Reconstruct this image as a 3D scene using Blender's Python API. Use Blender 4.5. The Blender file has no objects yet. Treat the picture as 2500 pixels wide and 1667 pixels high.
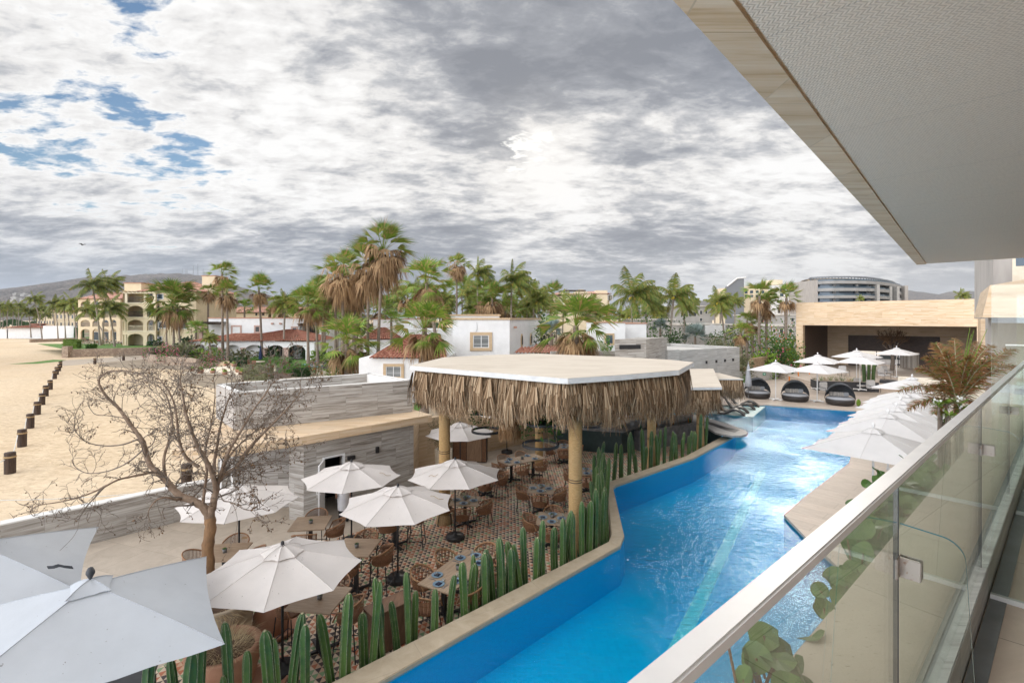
import bpy, bmesh, math, random
from mathutils import Vector, Matrix
from math import sin, cos, pi, radians as R, sqrt, atan2
SC = bpy.context.scene
COL = SC.collection
RND = random.Random(7)

# ------------------------------------------------------------------ camera
EYE = 6.5                       # metres above the restaurant floor
FPX, CX, HY = 1211.0, 1250.0, 778.0   # measured on the 2500 px wide photograph
cam_d = bpy.data.cameras.new('camera')
cam = bpy.data.objects.new('camera', cam_d)
COL.objects.link(cam)
cam.location = (0, 0, EYE)
cam.rotation_euler = (R(90), 0, 0)
cam_d.sensor_width = 36
cam_d.lens = 36 * FPX / 2500
cam_d.shift_y = -(833.5 - HY) / 2500
cam_d.clip_start = 0.05
cam_d.clip_end = 12000
SC.camera = cam

# ------------------------------------------------------------------ sky, sun, exposure
SUN_AZ, SUN_EL = R(29), R(21)      # azimuth measured from +Y towards +X
sun_dir = Vector((sin(SUN_AZ) * cos(SUN_EL), cos(SUN_AZ) * cos(SUN_EL), sin(SUN_EL)))
glow_dir = Vector((0.034, 1.0, 0.345)).normalized()
world = bpy.data.worlds.new('World')
SC.world = world
world.use_nodes = True
wt = world.node_tree
wt.nodes.clear()


class NT:
 """tiny helper to write node trees"""
 def __init__(s, tree):
  s.t = tree

 def n(s, kind, **kw):
  nd = s.t.nodes.new(kind)
  for k, v in kw.items():
   if k.startswith('i_'):
    key = k[2:]
    nd.inputs[int(key) if key.isdigit() else key].default_value = v
   else:
    setattr(nd, k, v)
  return nd

 def l(s, a, b):
  s.t.links.new(a, b)

 def math(s, op, a, b=0.0, clamp=False):
  nd = s.n('ShaderNodeMath', operation=op, use_clamp=clamp)
  for i, x in enumerate((a, b)):
   if isinstance(x, (int, float)):
    nd.inputs[i].default_value = x
   else:
    s.l(x, nd.inputs[i])
  return nd.outputs[0]

 def vmath(s, op, a, b):
  nd = s.n('ShaderNodeVectorMath', operation=op)
  for i, x in enumerate((a, b)):
   if isinstance(x, (tuple, list, Vector)):
    nd.inputs[i].default_value = tuple(x)
   else:
    s.l(x, nd.inputs[i])
  return nd

 def ramp(s, fac, pts, interp='LINEAR'):
  nd = s.n('ShaderNodeValToRGB')
  cr = nd.color_ramp
  cr.interpolation = interp
  while len(cr.elements) < len(pts):
   cr.elements.new(0.5)
  for e, (p, c) in zip(cr.elements, pts):
   e.position = p
   e.color = (c, c, c, 1) if isinstance(c, (int, float)) else (*c, 1)
  s.l(fac, nd.inputs[0])
  return nd.outputs[0]

 def mix(s, fac, a, b, blend='MIX'):
  nd = s.n('ShaderNodeMix', data_type='RGBA', blend_type=blend)
  for i, x in zip((0, 6, 7), (fac, a, b)):
   if isinstance(x, (int, float)):
    nd.inputs[i].default_value = x
   elif isinstance(x, tuple):
    nd.inputs[i].default_value = (*x, 1) if len(x) == 3 else x
   else:
    s.l(x, nd.inputs[i])
  return nd.outputs[2]

 def noise(s, vec, scale, detail=4, rough=0.55, dist=0.0, lac=2.0):
  nd = s.n('ShaderNodeTexNoise')
  nd.inputs['Scale'].default_value = scale
  nd.inputs['Detail'].default_value = detail
  nd.inputs['Roughness'].default_value = rough
  nd.inputs['Distortion'].default_value = dist
  nd.inputs['Lacunarity'].default_value = lac
  if vec is not None:
   s.l(vec, nd.inputs['Vector'])
  return nd.outputs[0]

 def mapping(s, vec, scale=(1, 1, 1), rot=(0, 0, 0), loc=(0, 0, 0)):
  nd = s.n('ShaderNodeMapping')
  nd.inputs['Scale'].default_value = scale
  nd.inputs['Rotation'].default_value = rot
  nd.inputs['Location'].default_value = loc
  s.l(vec, nd.inputs['Vector'])
  return nd.outputs[0]


w = NT(wt)
tc = w.n('ShaderNodeTexCoord')
DIR = tc.outputs['Generated']
sep = w.n('ShaderNodeSeparateXYZ')
w.l(DIR, sep.inputs[0])
dx, dy, dz = sep.outputs
den = w.math('ADD', w.math('MAXIMUM', dz, 0.0), 0.20)
comb = w.n('ShaderNodeCombineXYZ')
w.l(w.math('DIVIDE', dx, den), comb.inputs[0])
w.l(w.math('DIVIDE', dy, den), comb.inputs[1])
plane = comb.outputs[0]
# big cloud masses, broken texture and thin streaks on a cloud layer overhead
pm = w.mapping(plane, rot=(0, 0, R(-22)), scale=(0.85, 1.0, 1), loc=(3.7, 1.2, 0))
big = w.noise(pm, 0.85, 4, 0.5, 0.35)
med = w.noise(w.mapping(plane, rot=(0, 0, R(-30)), scale=(1.0, 1.35, 1), loc=(1.3, 0.4, 0)), 3.2, 9, 0.60, 0.35)
fine = w.noise(w.mapping(plane, rot=(0, 0, R(-32)), scale=(1.0, 1.7, 1), loc=(9.1, 4.2, 0)), 10.0, 7, 0.62, 0.3)
thick = w.math('ADD', w.math('ADD', w.math('MULTIPLY', w.math('SUBTRACT', big, 0.10), 0.50), w.math('MULTIPLY', med, 0.70)), w.math('MULTIPLY', fine, 0.40))
# the large masses: heavy upper right and low on the left horizon, thin and bright elsewhere
def smooth(x, lo, hi):
 f = w.math('MULTIPLY', w.math('SUBTRACT', x, lo), 1.0 / (hi - lo), True)
 return w.math('MULTIPLY', w.math('MULTIPLY', f, f), w.math('SUBTRACT', 3.0, w.math('MULTIPLY', f, 2.0)))
def lobe(px, py, lo, amt):
 v = Vector(((px - 1250) / 1211, 1.0, (778 - py) / 1211)).normalized()
 return w.math('MULTIPLY', smooth(w.vmath('DOT_PRODUCT', DIR, v).outputs['Value'], lo, 1.0), amt)
for q in ((1540, 190, 0.91, 0.125), (1080, 40, 0.95, 0.06), (1680, 400, 0.975, 0.07), (560, 150, 0.985, 0.07), (1150, 470, 0.985, 0.06), (560, 330, 0.90, -0.13), (1240, 420, 0.96, -0.09), (1800, 540, 0.955, -0.19), (1350, 545, 0.98, -0.11), (160, 130, 0.94, -0.08), (760, 180, 0.98, -0.07)):
 thick = w.math('ADD', thick, lobe(*q))
lowband = w.ramp(dz, [(0.0, 0.20), (0.13, 0.17), (0.24, 0.0), (1.0, 0.0)])
thick = w.math('ADD', thick, w.math('MULTIPLY', lowband, w.ramp(dx, [(0.0, 1.0), (0.25, 0.75), (0.5, 0.45)])))
dsun = w.vmath('DOT_PRODUCT', DIR, glow_dir).outputs['Value']
g1 = w.math('ADD', w.math('MULTIPLY', smooth(dsun, 0.90, 1.0), 0.4), w.math('MULTIPLY', smooth(dsun, 0.990, 1.0), 0.6))
cover = w.ramp(w.math('ADD', thick, w.math('MULTIPLY', w.math('MAXIMUM', w.math('ADD', dx, 0.52), 0.0), 1.3)), [(0.505, 0.0), (0.585, 1.0)])
thick = w.math('SUBTRACT', thick, w.math('MULTIPLY', g1, 0.06))
ccol = w.ramp(thick, [(0.575, (1.0, 0.99, 0.975)), (0.66, (0.84, 0.825, 0.81)), (0.735, (0.56, 0.565, 0.585)), (0.825, (0.345, 0.36, 0.395)), (0.95, (0.245, 0.26, 0.295))])
# the veiled sun and the brighter cloud round it
g2 = smooth(w.math('ADD', dsun, w.math('MULTIPLY', w.math('SUBTRACT', fine, 0.52), 0.011)), 0.9991, 1.0002)
warm = w.mix(1.0, ccol, (1.12, 1.03, 0.91), 'MULTIPLY')
ccol2 = w.mix(w.math('MULTIPLY', g1, 0.22), ccol, w.mix(0.35, warm, (1.0, 0.94, 0.85)))
ccol2 = w.mix(g2, ccol2, (1.15, 1.12, 1.06))
# haze towards the horizon
hz = w.ramp(dz, [(0.0, 1.0), (0.05, 0.75), (0.13, 0.2), (0.22, 0.0)])
warmhz = w.ramp(w.math('ADD', w.math('MULTIPLY', dx, 0.5), 0.5), [(0.30, (0.36, 0.42, 0.50)), (0.52, (0.48, 0.51, 0.55)), (0.80, (0.74, 0.72, 0.69))])
ccol3 = w.mix(w.math('MULTIPLY', hz, 0.66), ccol2, warmhz)
# unseen sky to the left, behind and overhead, brightened to add fill light
side = w.vmath('DOT_PRODUCT', DIR, (-0.80, -0.60, 0.0)).outputs['Value']
back = w.ramp(w.math('ADD', w.math('MULTIPLY', side, 0.5), 0.5), [(0.60, 0.0), (0.82, 1.0)])
top = w.ramp(dz, [(0.60, 0.0), (0.95, 0.22)])
low = w.ramp(dz, [(0.30, 1.0), (0.70, 0.25)])
lift = w.math('MAXIMUM', w.math('MULTIPLY', back, low), top)
bright = w.math('ADD', 0.715, w.math('MULTIPLY', lift, 5.9))
cov = w.math('MAXIMUM', cover, w.math('MULTIPLY', hz, 0.9))
sky = w.n('ShaderNodeTexSky', sky_type='NISHITA', sun_disc=False)
sky.sun_elevation = SUN_EL
sky.sun_rotation = SUN_AZ
sky.air_density = 1.2
sky.dust_density = 0.4
sky.ozone_density = 2.0
bg_sky = w.n('ShaderNodeBackground', i_Strength=0.085)
w.l(w.mix(1.0, sky.outputs[0], (0.80, 0.92, 1.02), 'MULTIPLY'), bg_sky.inputs[0])
bg_cl = w.n('ShaderNodeBackground')
w.l(ccol3, bg_cl.inputs[0])
w.l(bright, bg_cl.inputs[1])
ms = w.n('ShaderNodeMixShader')
w.l(cov, ms.inputs[0])
w.l(bg_sky.outputs[0], ms.inputs[1])
w.l(bg_cl.outputs[0], ms.inputs[2])
wo = w.n('ShaderNodeOutputWorld')
w.l(ms.outputs[0], wo.inputs[0])
world.cycles.sampling_method = 'MANUAL'
world.cycles.sample_map_resolution = 1024

sun_d = bpy.data.lights.new('sun', 'SUN')
sun_d.energy = 0.7
sun_d.angle = R(11)
sun_d.color = (1.0, 0.93, 0.83)
sun = bpy.data.objects.new('sun', sun_d)
COL.objects.link(sun)
sun.rotation_euler = (-sun_dir).to_track_quat('-Z', 'Y').to_euler()

SC.view_settings.view_transform = 'Standard'
SC.view_settings.look = 'None'
SC.view_settings.gamma = 1
SC.view_settings.exposure = 0.52
SC.render.engine = 'CYCLES'
SC.cycles.use_denoising = True
SC.cycles.max_bounces = 8
SC.cycles.transparent_max_bounces = 24
SC.cycles.caustics_reflective = False
SC.cycles.caustics_refractive = False

# ------------------------------------------------------------------ measuring helpers
def P(px, py, z=0.0):
 """point at height z seen at photograph pixel (px, py)"""
 d = FPX * (EYE - z) / (py - HY)
 return Vector(((px - CX) / FPX * d, d, z))

def Q(px, py, d):
 """point at distance d seen at photograph pixel (px, py)"""
 return Vector(((px - CX) / FPX * d, d, EYE - (py - HY) / FPX * d))

# ------------------------------------------------------------------ mesh builder
class MB:
 def __init__(s):
  s.v, s.f, s.m, s.sm = [], [], [], []

 def face(s, pts, mi=0, smooth=False):
  b = len(s.v)
  s.v += [tuple(p) for p in pts]
  s.f.append(tuple(range(b, b + len(pts))))
  s.m.append(mi)
  s.sm.append(smooth)

 def grid(s, rows, mi=0, smooth=True, close=False, flip=False):
  """rows: list of equal length point rings"""
  b = len(s.v)
  n = len(rows[0])
  for r in rows:
   s.v += [tuple(p) for p in r]
  for i in range(len(rows) - 1):
   for j in range(n if close else n - 1):
    k = (j + 1) % n
    q = (b + i * n + j, b + i * n + k, b + (i + 1) * n + k, b + (i + 1) * n + j)
    s.f.append(q[::-1] if flip else q)
    s.m.append(mi)
    s.sm.append(smooth)

 def box(s, x0, y0, z0, x1, y1, z1, mi=0):
  s.prism([(x0, y0), (x1, y0), (x1, y1), (x0, y1)], z0, z1, mi)

 def prism(s, poly, z0, z1, mi=0, mtop=None, mbot=None, bottom=True, top=True):
  a = sum(poly[i][0] * poly[(i + 1) % len(poly)][1] - poly[(i + 1) % len(poly)][0] * poly[i][1] for i in range(len(poly)))
  if a < 0:
   poly = poly[::-1]
  n = len(poly)
  lo = [(p[0], p[1], z0) for p in poly]
  hi = [(p[0], p[1], z1) for p in poly]
  for i in range(n):
   j = (i + 1) % n
   s.face([lo[i], lo[j], hi[j], hi[i]], mi)
  if top:
   s.face(hi, mi if mtop is None else mtop)
  if bottom:
   s.face(lo[::-1], mi if mbot is None else mbot)

 def obox(s, c, ax, L, W, z0, z1, mi=0):
  """box centred at c (x, y), long axis direction ax (x, y), length L, width W"""
  ax = Vector((ax[0], ax[1])).normalized()
  pe = Vector((-ax.y, ax.x))
  c = Vector((c[0], c[1]))
  s.prism([c - ax * L / 2 - pe * W / 2, c + ax * L / 2 - pe * W / 2, c + ax * L / 2 + pe * W / 2, c - ax * L / 2 + pe * W / 2], z0, z1, mi)

 def wall(s, a, b, t, z0, z1, mi=0, side=1):
  """straight wall from a to b, thickness t to the left (side 1) of a->b"""
  a = Vector((a[0], a[1])); b = Vector((b[0], b[1]))
  d = (b - a).normalized()
  pe = Vector((-d.y, d.x)) * t * side
  s.prism([a, b, b + pe, a + pe], z0, z1, mi)

 def tube(s, pts, r, n=6, mi=0, caps=True, smooth=True):
  pts = [Vector(p) for p in pts]
  if isinstance(r, (int, float)):
   r = [r] * len(pts)
  rows = []
  up = None
  for i, p in enumerate(pts):
   t = (pts[min(i + 1, len(pts) - 1)] - pts[max(i - 1, 0)])
   if t.length < 1e-9:
    t = Vector((0, 0, 1))
   t.normalize()
   if up is None:
    up = t.orthogonal().normalized()
   else:
    up = up - t * up.dot(t)
    up = up.normalized() if up.length > 1e-6 else t.orthogonal().normalized()
   bi = t.cross(up)
   rows.append([p + (up * cos(2 * pi * k / n) + bi * sin(2 * pi * k / n)) * r[i] for k in range(n)])
  s.grid(rows, mi, smooth, close=True)
  if caps:
   s.face(rows[0][::-1], mi)
   s.face(rows[-1], mi)

 def bar(s, a, b, wd, mi=0):
  """square bar"""
  s.tube([a, b], wd * 0.7071, 4, mi, True, False)

 def lathe(s, prof, n=24, c=(0, 0, 0), mi=0, smooth=True, cap0=False, cap1=False):
  rows = [[(c[0] + r * cos(2 * pi * k / n), c[1] + r * sin(2 * pi * k / n), c[2] + z) for k in range(n)] for r, z in prof]
  s.grid(rows, mi, smooth, close=True)
  if cap0:
   s.face(rows[0][::-1], mi)
  if cap1:
   s.face(rows[-1], mi)

 def ball(s, c, rx, ry=None, rz=None, n=10, m=6, mi=0, jit=0.0, rnd=None):
  ry = rx if ry is None else ry
  rz = rx if rz is None else rz
  rows = []
  for i in range(m + 1):
   th = pi * i / m
   row = []
   for k in range(n):
    q = 1 + (rnd.uniform(-jit, jit) if rnd and 0 < i < m else 0)
    row.append((c[0] + rx * q * sin(th) * cos(2 * pi * k / n), c[1] + ry * q * sin(th) * sin(2 * pi * k / n), c[2] - rz * q * cos(th)))
   rows.append(row)
  s.grid(rows, mi, True, close=True)

 def build(s, name, mats, parent=None, kind=None, bevel=0, auto=None):
  if not isinstance(mats, (list, tuple)):
   mats = [mats]
  off = parent.location if parent is not None else Vector((0, 0, 0))
  if parent is not None and parent.get('_off'):
   off = Vector(parent['_off'])
  me = bpy.data.meshes.new(name)
  me.from_pydata([(a - off.x, b - off.y, c - off.z) for a, b, c in s.v], [], s.f)
  for m in mats:
   me.materials.append(m)
  me.polygons.foreach_set('material_index', s.m)
  me.polygons.foreach_set('use_smooth', s.sm)
  uv = me.uv_layers.new(name='UVMap')
  co = s.v
  buf = []
  for fc in s.f:
   p = [co[i] for i in fc[:4]]
   a = Vector(p[1]) - Vector(p[0])
   b = Vector(p[-1]) - Vector(p[0])
   nr = a.cross(b)
   if nr.length > 1e-12:
    nr.normalize()
   if abs(nr.z) > 0.75 or nr.length < 1e-9:
    for i in fc:
     buf += [co[i][0], co[i][1]]
   else:
    t = Vector((-nr.y, nr.x, 0)).normalized()
    for i in fc:
     buf += [co[i][0] * t.x + co[i][1] * t.y, co[i][2]]
  uv.data.foreach_set('uv', buf)
  if bevel:
   bm = bmesh.new()
   bm.from_mesh(me)
   bmesh.ops.remove_doubles(bm, verts=bm.verts, dist=1e-5)
   ed = [e for e in bm.edges if len(e.link_faces) == 2 and e.calc_face_angle(0) > 0.6]
   bmesh.ops.bevel(bm, geom=ed, offset=bevel, segments=2, affect='EDGES', clamp_overlap=True)
   bm.to_mesh(me)
   bm.free()
  me.validate()
  o = bpy.data.objects.new(name, me)
  COL.objects.link(o)
  if parent is not None:
   o.parent = parent
   if parent.type == 'MESH':
    o['_off'] = list(off)
  if parent is None or parent.type != 'EMPTY':
   pass
  if parent is not None:
   o['_off'] = list(off)
  if kind:
   o['kind'] = kind
  return o

def root(name, label, cat, loc=(0, 0, 0), group=None, rz=0.0):
 o = bpy.data.objects.new(name, None)
 o.empty_display_size = 0.3
 COL.objects.link(o)
 o.location = loc
 o.rotation_euler = (0, 0, rz)
 o['label'] = label
 o['category'] = cat
 if group:
  o['group'] = group
 return o

def tag(o, label, cat, group=None, kind=None):
 o['label'] = label
 o['category'] = cat
 if group:
  o['group'] = group
 if kind:
  o['kind'] = kind
 return o

def dup(src, loc, rz=0.0, sc=1.0, label=None, group=None):
 def cp(o, par):
  c = o.copy()
  COL.objects.link(c)
  if par is not None:
   c.parent = par
  for ch in o.children:
   cp(ch, c)
  return c
 r = cp(src, None)
 r.location = loc
 r.rotation_euler = (0, 0, rz)
 r.scale = (sc, sc, sc) if isinstance(sc, (int, float)) else sc
 if label:
  r['label'] = label
 if group:
  r['group'] = group
 elif 'group' in r and group is not None:
  del r['group']
 return r

class Proto:
 """first use moves the prototype itself, later uses copy it"""
 def __init__(s, o):
  s.o, s.used = o, False

 def __call__(s, loc, rz=0.0, sc=1.0, label=None, group=None):
  if s.used:
   return dup(s.o, loc, rz, sc, label, group)
  s.used = True
  o = s.o
  o.location = loc
  o.rotation_euler = (0, 0, rz)
  o.scale = (sc, sc, sc) if isinstance(sc, (int, float)) else sc
  if label:
   o['label'] = label
  if group:
   o['group'] = group
  return o
# ------------------------------------------------------------------ materials
def newmat(name):
 m = bpy.data.materials.new(name)
 m.use_nodes = True
 m.node_tree.nodes.clear()
 t = NT(m.node_tree)
 out = t.n('ShaderNodeOutputMaterial')
 return m, t, out

def principled(t, out, col, rough=0.6, metal=0.0, spec=0.5, bump=None, bstr=0.3, bdist=0.02, sheen=0.0, trans=None):
 p = t.n('ShaderNodeBsdfPrincipled')
 if isinstance(col, tuple):
  p.inputs['Base Color'].default_value = (*col, 1)
 else:
  t.l(col, p.inputs['Base Color'])
 if isinstance(rough, (int, float)):
  p.inputs['Roughness'].default_value = rough
 else:
  t.l(rough, p.inputs['Roughness'])
 p.inputs['Metallic'].default_value = metal
 p.inputs['Specular IOR Level'].default_value = spec
 if bump is not None:
  b = t.n('ShaderNodeBump')
  b.inputs['Strength'].default_value = bstr
  b.inputs['Distance'].default_value = bdist
  t.l(bump, b.inputs['Height'])
  t.l(b.outputs[0], p.inputs['Normal'])
 sh = p.outputs[0]
 if trans:
  tr = t.n('ShaderNodeBsdfTranslucent')
  if isinstance(col, tuple):
   tr.inputs[0].default_value = (*col, 1)
  else:
   t.l(col, tr.inputs[0])
  mx = t.n('ShaderNodeMixShader')
  mx.inputs[0].default_value = trans
  t.l(sh, mx.inputs[1])
  t.l(tr.outputs[0], mx.inputs[2])
  sh = mx.outputs[0]
 t.l(sh, out.inputs[0])
 return p

def simple(name, c1, c2=None, scale=6.0, rough=0.6, stretch=(1, 1, 1), bump=0.0, bdist=0.01, uv=False, detail=5, metal=0.0, spec=0.5, lo=0.35, hi=0.65, rnd=0.0, trans=None, geo=False):
 m, t, out = newmat(name)
 if c2 is None:
  c2 = tuple(x * 0.8 for x in c1)
 if geo:
  co = t.n('ShaderNodeNewGeometry').outputs['Position']
 else:
  co = t.n('ShaderNodeTexCoord').outputs['UV' if uv else 'Object']
 v = t.mapping(co, scale=stretch)
 n = t.noise(v, scale, detail, 0.6)
 f = t.ramp(n, [(lo, 0.0), (hi, 1.0)])
 col = t.mix(f, c1, c2)
 if rnd:
  oi = t.n('ShaderNodeObjectInfo')
  k = t.math('ADD', 1 - rnd, t.math('MULTIPLY', oi.outputs['Random'], 2 * rnd))
  cc = t.n('ShaderNodeCombineColor')
  for i in range(3):
   t.l(k, cc.inputs[i])
  col = t.mix(1.0, col, cc.outputs[0], 'MULTIPLY')
 principled(t, out, col, rough, metal, spec, n if bump else None, bump, bdist, trans=trans)
 return m

def travertine(name, dark, mid, light, vs=7.0, us=0.35, rough=0.55, pw=1.2, ph=0.6, joint=0.55, bump=0.15, lo=0.33, hi=0.66, tilt=0.0):
 """vein cut stone: horizontal veins, panel joints, each panel a little different"""
 m, t, out = newmat(name)
 uv = t.n('ShaderNodeTexCoord').outputs['UV']
 br = t.n('ShaderNodeTexBrick')
 br.offset = 0.5
 br.inputs['Color1'].default_value = (0, 0, 0, 1)
 br.inputs['Color2'].default_value = (1, 1, 1, 1)
 br.inputs['Mortar'].default_value = (0.5, 0.5, 0.5, 1)
 br.inputs['Scale'].default_value = 1.0
 br.inputs['Mortar Size'].default_value = 0.004
 br.inputs['Brick Width'].default_value = pw
 br.inputs['Row Height'].default_value = ph
 t.l(uv, br.inputs['Vector'])
 sh = t.n('ShaderNodeCombineXYZ')
 k = t.math('MULTIPLY', br.outputs['Color'], 7.3)
 t.l(k, sh.inputs[0]); t.l(k, sh.inputs[1])
 v0 = t.vmath('ADD', uv, sh.outputs[0]).outputs[0]
 v = t.mapping(v0, scale=(us, vs, 1), rot=(0, 0, tilt))
 n1 = t.noise(v, 1.6, 8, 0.68, 0.5)
 n2 = t.noise(t.mapping(v0, scale=(us * 3, vs * 5, 1)), 2.0, 4, 0.6)
 n = t.math('ADD', t.math('MULTIPLY', n1, 0.78), t.math('MULTIPLY', n2, 0.22))
 col = t.ramp(n, [(lo, dark), ((lo + hi) / 2, mid), (hi, light)])
 tone = t.math('ADD', 0.93, t.math('MULTIPLY', br.outputs['Color'], 0.12))
 cc = t.n('ShaderNodeCombineColor')
 for i in range(3):
  t.l(tone, cc.inputs[i])
 col = t.mix(1.0, col, cc.outputs[0], 'MULTIPLY')
 col = t.mix(t.math('MULTIPLY', br.outputs['Fac'], joint), col, tuple(x * 0.45 for x in mid))
 principled(t, out, col, rough, 0, 0.4, n, bump, 0.01)
 return m

def glassmat(name, tint, rough=0.0, refl=1.0, ior=1.5, edge=None):
 m, t, out = newmat(name)
 tr = t.n('ShaderNodeBsdfTransparent')
 tr.inputs[0].default_value = (*tint, 1)
 gl = t.n('ShaderNodeBsdfGlossy')
 gl.inputs['Roughness'].default_value = rough
 gl.inputs['Color'].default_value = (refl, refl, refl, 1)
 fr = t.n('ShaderNodeFresnel')
 bf = t.n('ShaderNodeNewGeometry').outputs['Backfacing']
 t.l(t.math('ADD', ior, t.math('MULTIPLY', bf, 1 / ior - ior)), fr.inputs[0])
 mx = t.n('ShaderNodeMixShader')
 t.l(fr.outputs[0], mx.inputs[0])
 t.l(tr.outputs[0], mx.inputs[1])
 t.l(gl.outputs[0], mx.inputs[2])
 t.l(mx.outputs[0], out.inputs[0])
 return m

MT = {}
MT['grey_stone'] = travertine('grey_stone', (0.15, 0.125, 0.10), (0.36, 0.33, 0.295), (0.53, 0.505, 0.47), vs=6.0, us=0.30, tilt=R(2), lo=0.36, hi=0.60)
MT['pale_stone'] = travertine('pale_stone', (0.27, 0.255, 0.235), (0.42, 0.41, 0.385), (0.55, 0.54, 0.51), vs=6.5, us=0.4)
MT['beige_stone'] = travertine('beige_stone', (0.50, 0.33, 0.17), (0.655, 0.485, 0.315), (0.73, 0.59, 0.43), vs=5.0, us=0.3, lo=0.36, hi=0.62, joint=0.35)
MT['beige_wall'] = travertine('beige_wall', (0.40, 0.27, 0.15), (0.54, 0.40, 0.26), (0.62, 0.49, 0.35), vs=5.0, us=0.3, joint=0.35)
MT['cream_stone'] = simple('cream_stone', (0.74, 0.66, 0.53), (0.66, 0.57, 0.44), 3, 0.7, bump=0.15)

def cream_ledge():
 m, t, out = newmat('ledge_stone')
 co = t.n('ShaderNodeTexCoord').outputs['Object']
 a = t.noise(co, 2.5, 6, 0.6)
 col = t.mix(a, (0.62, 0.55, 0.44), (0.50, 0.435, 0.335))
 v = t.noise(t.mapping(co, scale=(22, 55, 22), rot=(0, 0, R(-41))), 1.5, 3, 0.5)
 pit = t.ramp(v, [(0.30, 1.0), (0.355, 0.0)])
 fl = t.noise(co, 180, 2, 0.5)
 col = t.mix(t.math('MULTIPLY', fl, 0.18), col, (0.36, 0.29, 0.2))
 col = t.mix(t.math('MULTIPLY', pit, 0.85), col, (0.16, 0.12, 0.08))
 principled(t, out, col, 0.75, 0, 0.3, t.math('SUBTRACT', fl, t.math('MULTIPLY', pit, 2.0)), 0.3, 0.003)
 return m
MT['ledge'] = cream_ledge()

def roof_plaster():
 m, t, out = newmat('roof_plaster')
 co = t.n('ShaderNodeTexCoord').outputs['Object']
 a = t.noise(t.mapping(co, scale=(0.25, 2.2, 1)), 2.0, 8, 0.65, 0.4)
 b = t.noise(co, 0.6, 5, 0.6)
 col = t.mix(t.ramp(a, [(0.35, 0.0), (0.7, 1.0)]), (0.62, 0.555, 0.465), (0.50, 0.43, 0.345))
 col = t.mix(t.ramp(b, [(0.5, 0.0), (0.75, 0.55)]), col, (0.43, 0.36, 0.285))
 sp = t.ramp(t.noise(co, 26, 3, 0.5), [(0.66, 0.0), (0.72, 1.0)])
 col = t.mix(t.math('MULTIPLY', sp, 0.35), col, (0.35, 0.27, 0.2))
 principled(t, out, col, 0.85, 0, 0.2, a, 0.1, 0.01)
 return m
MT['roof_plaster'] = roof_plaster()
MT['slab_edge'] = simple('slab_edge', (0.64, 0.635, 0.62), (0.54, 0.535, 0.52), 3, 0.75, (1, 1, 3))
MT['white_wall'] = simple('white_wall', (0.82, 0.82, 0.81), (0.74, 0.74, 0.73), 1.2, 0.85, bump=0.05)
MT['white_trim'] = simple('white_trim', (0.78, 0.76, 0.73), (0.70, 0.68, 0.64), 2.5, 0.8)
MT['cream_wall'] = simple('cream_wall', (0.75, 0.63, 0.44), (0.68, 0.56, 0.38), 0.5, 0.85)
MT['cream_trim'] = simple('cream_trim', (0.80, 0.71, 0.54), (0.74, 0.65, 0.48), 1.0, 0.85)
MT['tan_frame'] = simple('tan_frame', (0.58, 0.43, 0.27), (0.50, 0.36, 0.22), 6, 0.7)
MT['pink_stone'] = simple('pink_stone', (0.52, 0.36, 0.30), (0.44, 0.29, 0.24), 6, 0.7)
MT['terra_trim'] = simple('terra_trim', (0.50, 0.27, 0.18), (0.42, 0.22, 0.14), 5, 0.7)
MT['dark_glass'] = simple('dark_glass', (0.025, 0.03, 0.035), (0.04, 0.045, 0.05), 2, 0.08, spec=0.8)
MT['blue_glass'] = simple('blue_glass', (0.05, 0.085, 0.11), (0.03, 0.05, 0.07), 0.3, 0.1, spec=0.8)
MT['shade_inside'] = simple('shade_inside', (0.30, 0.24, 0.17), (0.20, 0.16, 0.12), 0.7, 0.8)
MT['blind'] = simple('blind', (0.06, 0.065, 0.065), (0.33, 0.34, 0.33), 1, 0.5, (0.01, 0.01, 60), lo=0.45, hi=0.55, geo=True, detail=0)
MT['white_paint'] = simple('white_paint', (0.80, 0.80, 0.79), (0.74, 0.74, 0.73), 3, 0.4)
MT['white_metal'] = simple('white_metal', (0.78, 0.78, 0.77), (0.70, 0.70, 0.69), 3, 0.35, metal=0.0)
MT['silver'] = simple('silver', (0.82, 0.81, 0.80), (0.76, 0.75, 0.74), 8, 0.45)
MT['black_metal'] = simple('black_metal', (0.012, 0.012, 0.013), (0.022, 0.022, 0.024), 12, 0.45)
MT['charcoal'] = simple('charcoal', (0.030, 0.032, 0.036), (0.045, 0.047, 0.052), 8, 0.6)
MT['grey_metal'] = simple('grey_metal', (0.20, 0.21, 0.22), (0.16, 0.165, 0.17), 5, 0.5)
MT['concrete'] = simple('concrete', (0.40, 0.385, 0.36), (0.29, 0.28, 0.26), 1.2, 0.9, bump=0.1)
MT['concrete_far'] = simple('concrete_far', (0.44, 0.42, 0.39), (0.30, 0.285, 0.26), 0.25, 0.9)
MT['roof_far'] = simple('roof_far', (0.62, 0.58, 0.52), (0.50, 0.46, 0.40), 0.4, 0.9)
MT['warm_grey'] = simple('warm_grey', (0.42, 0.385, 0.35), (0.34, 0.31, 0.28), 2, 0.9, (1, 1, 0.2), bump=0.2)

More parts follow.
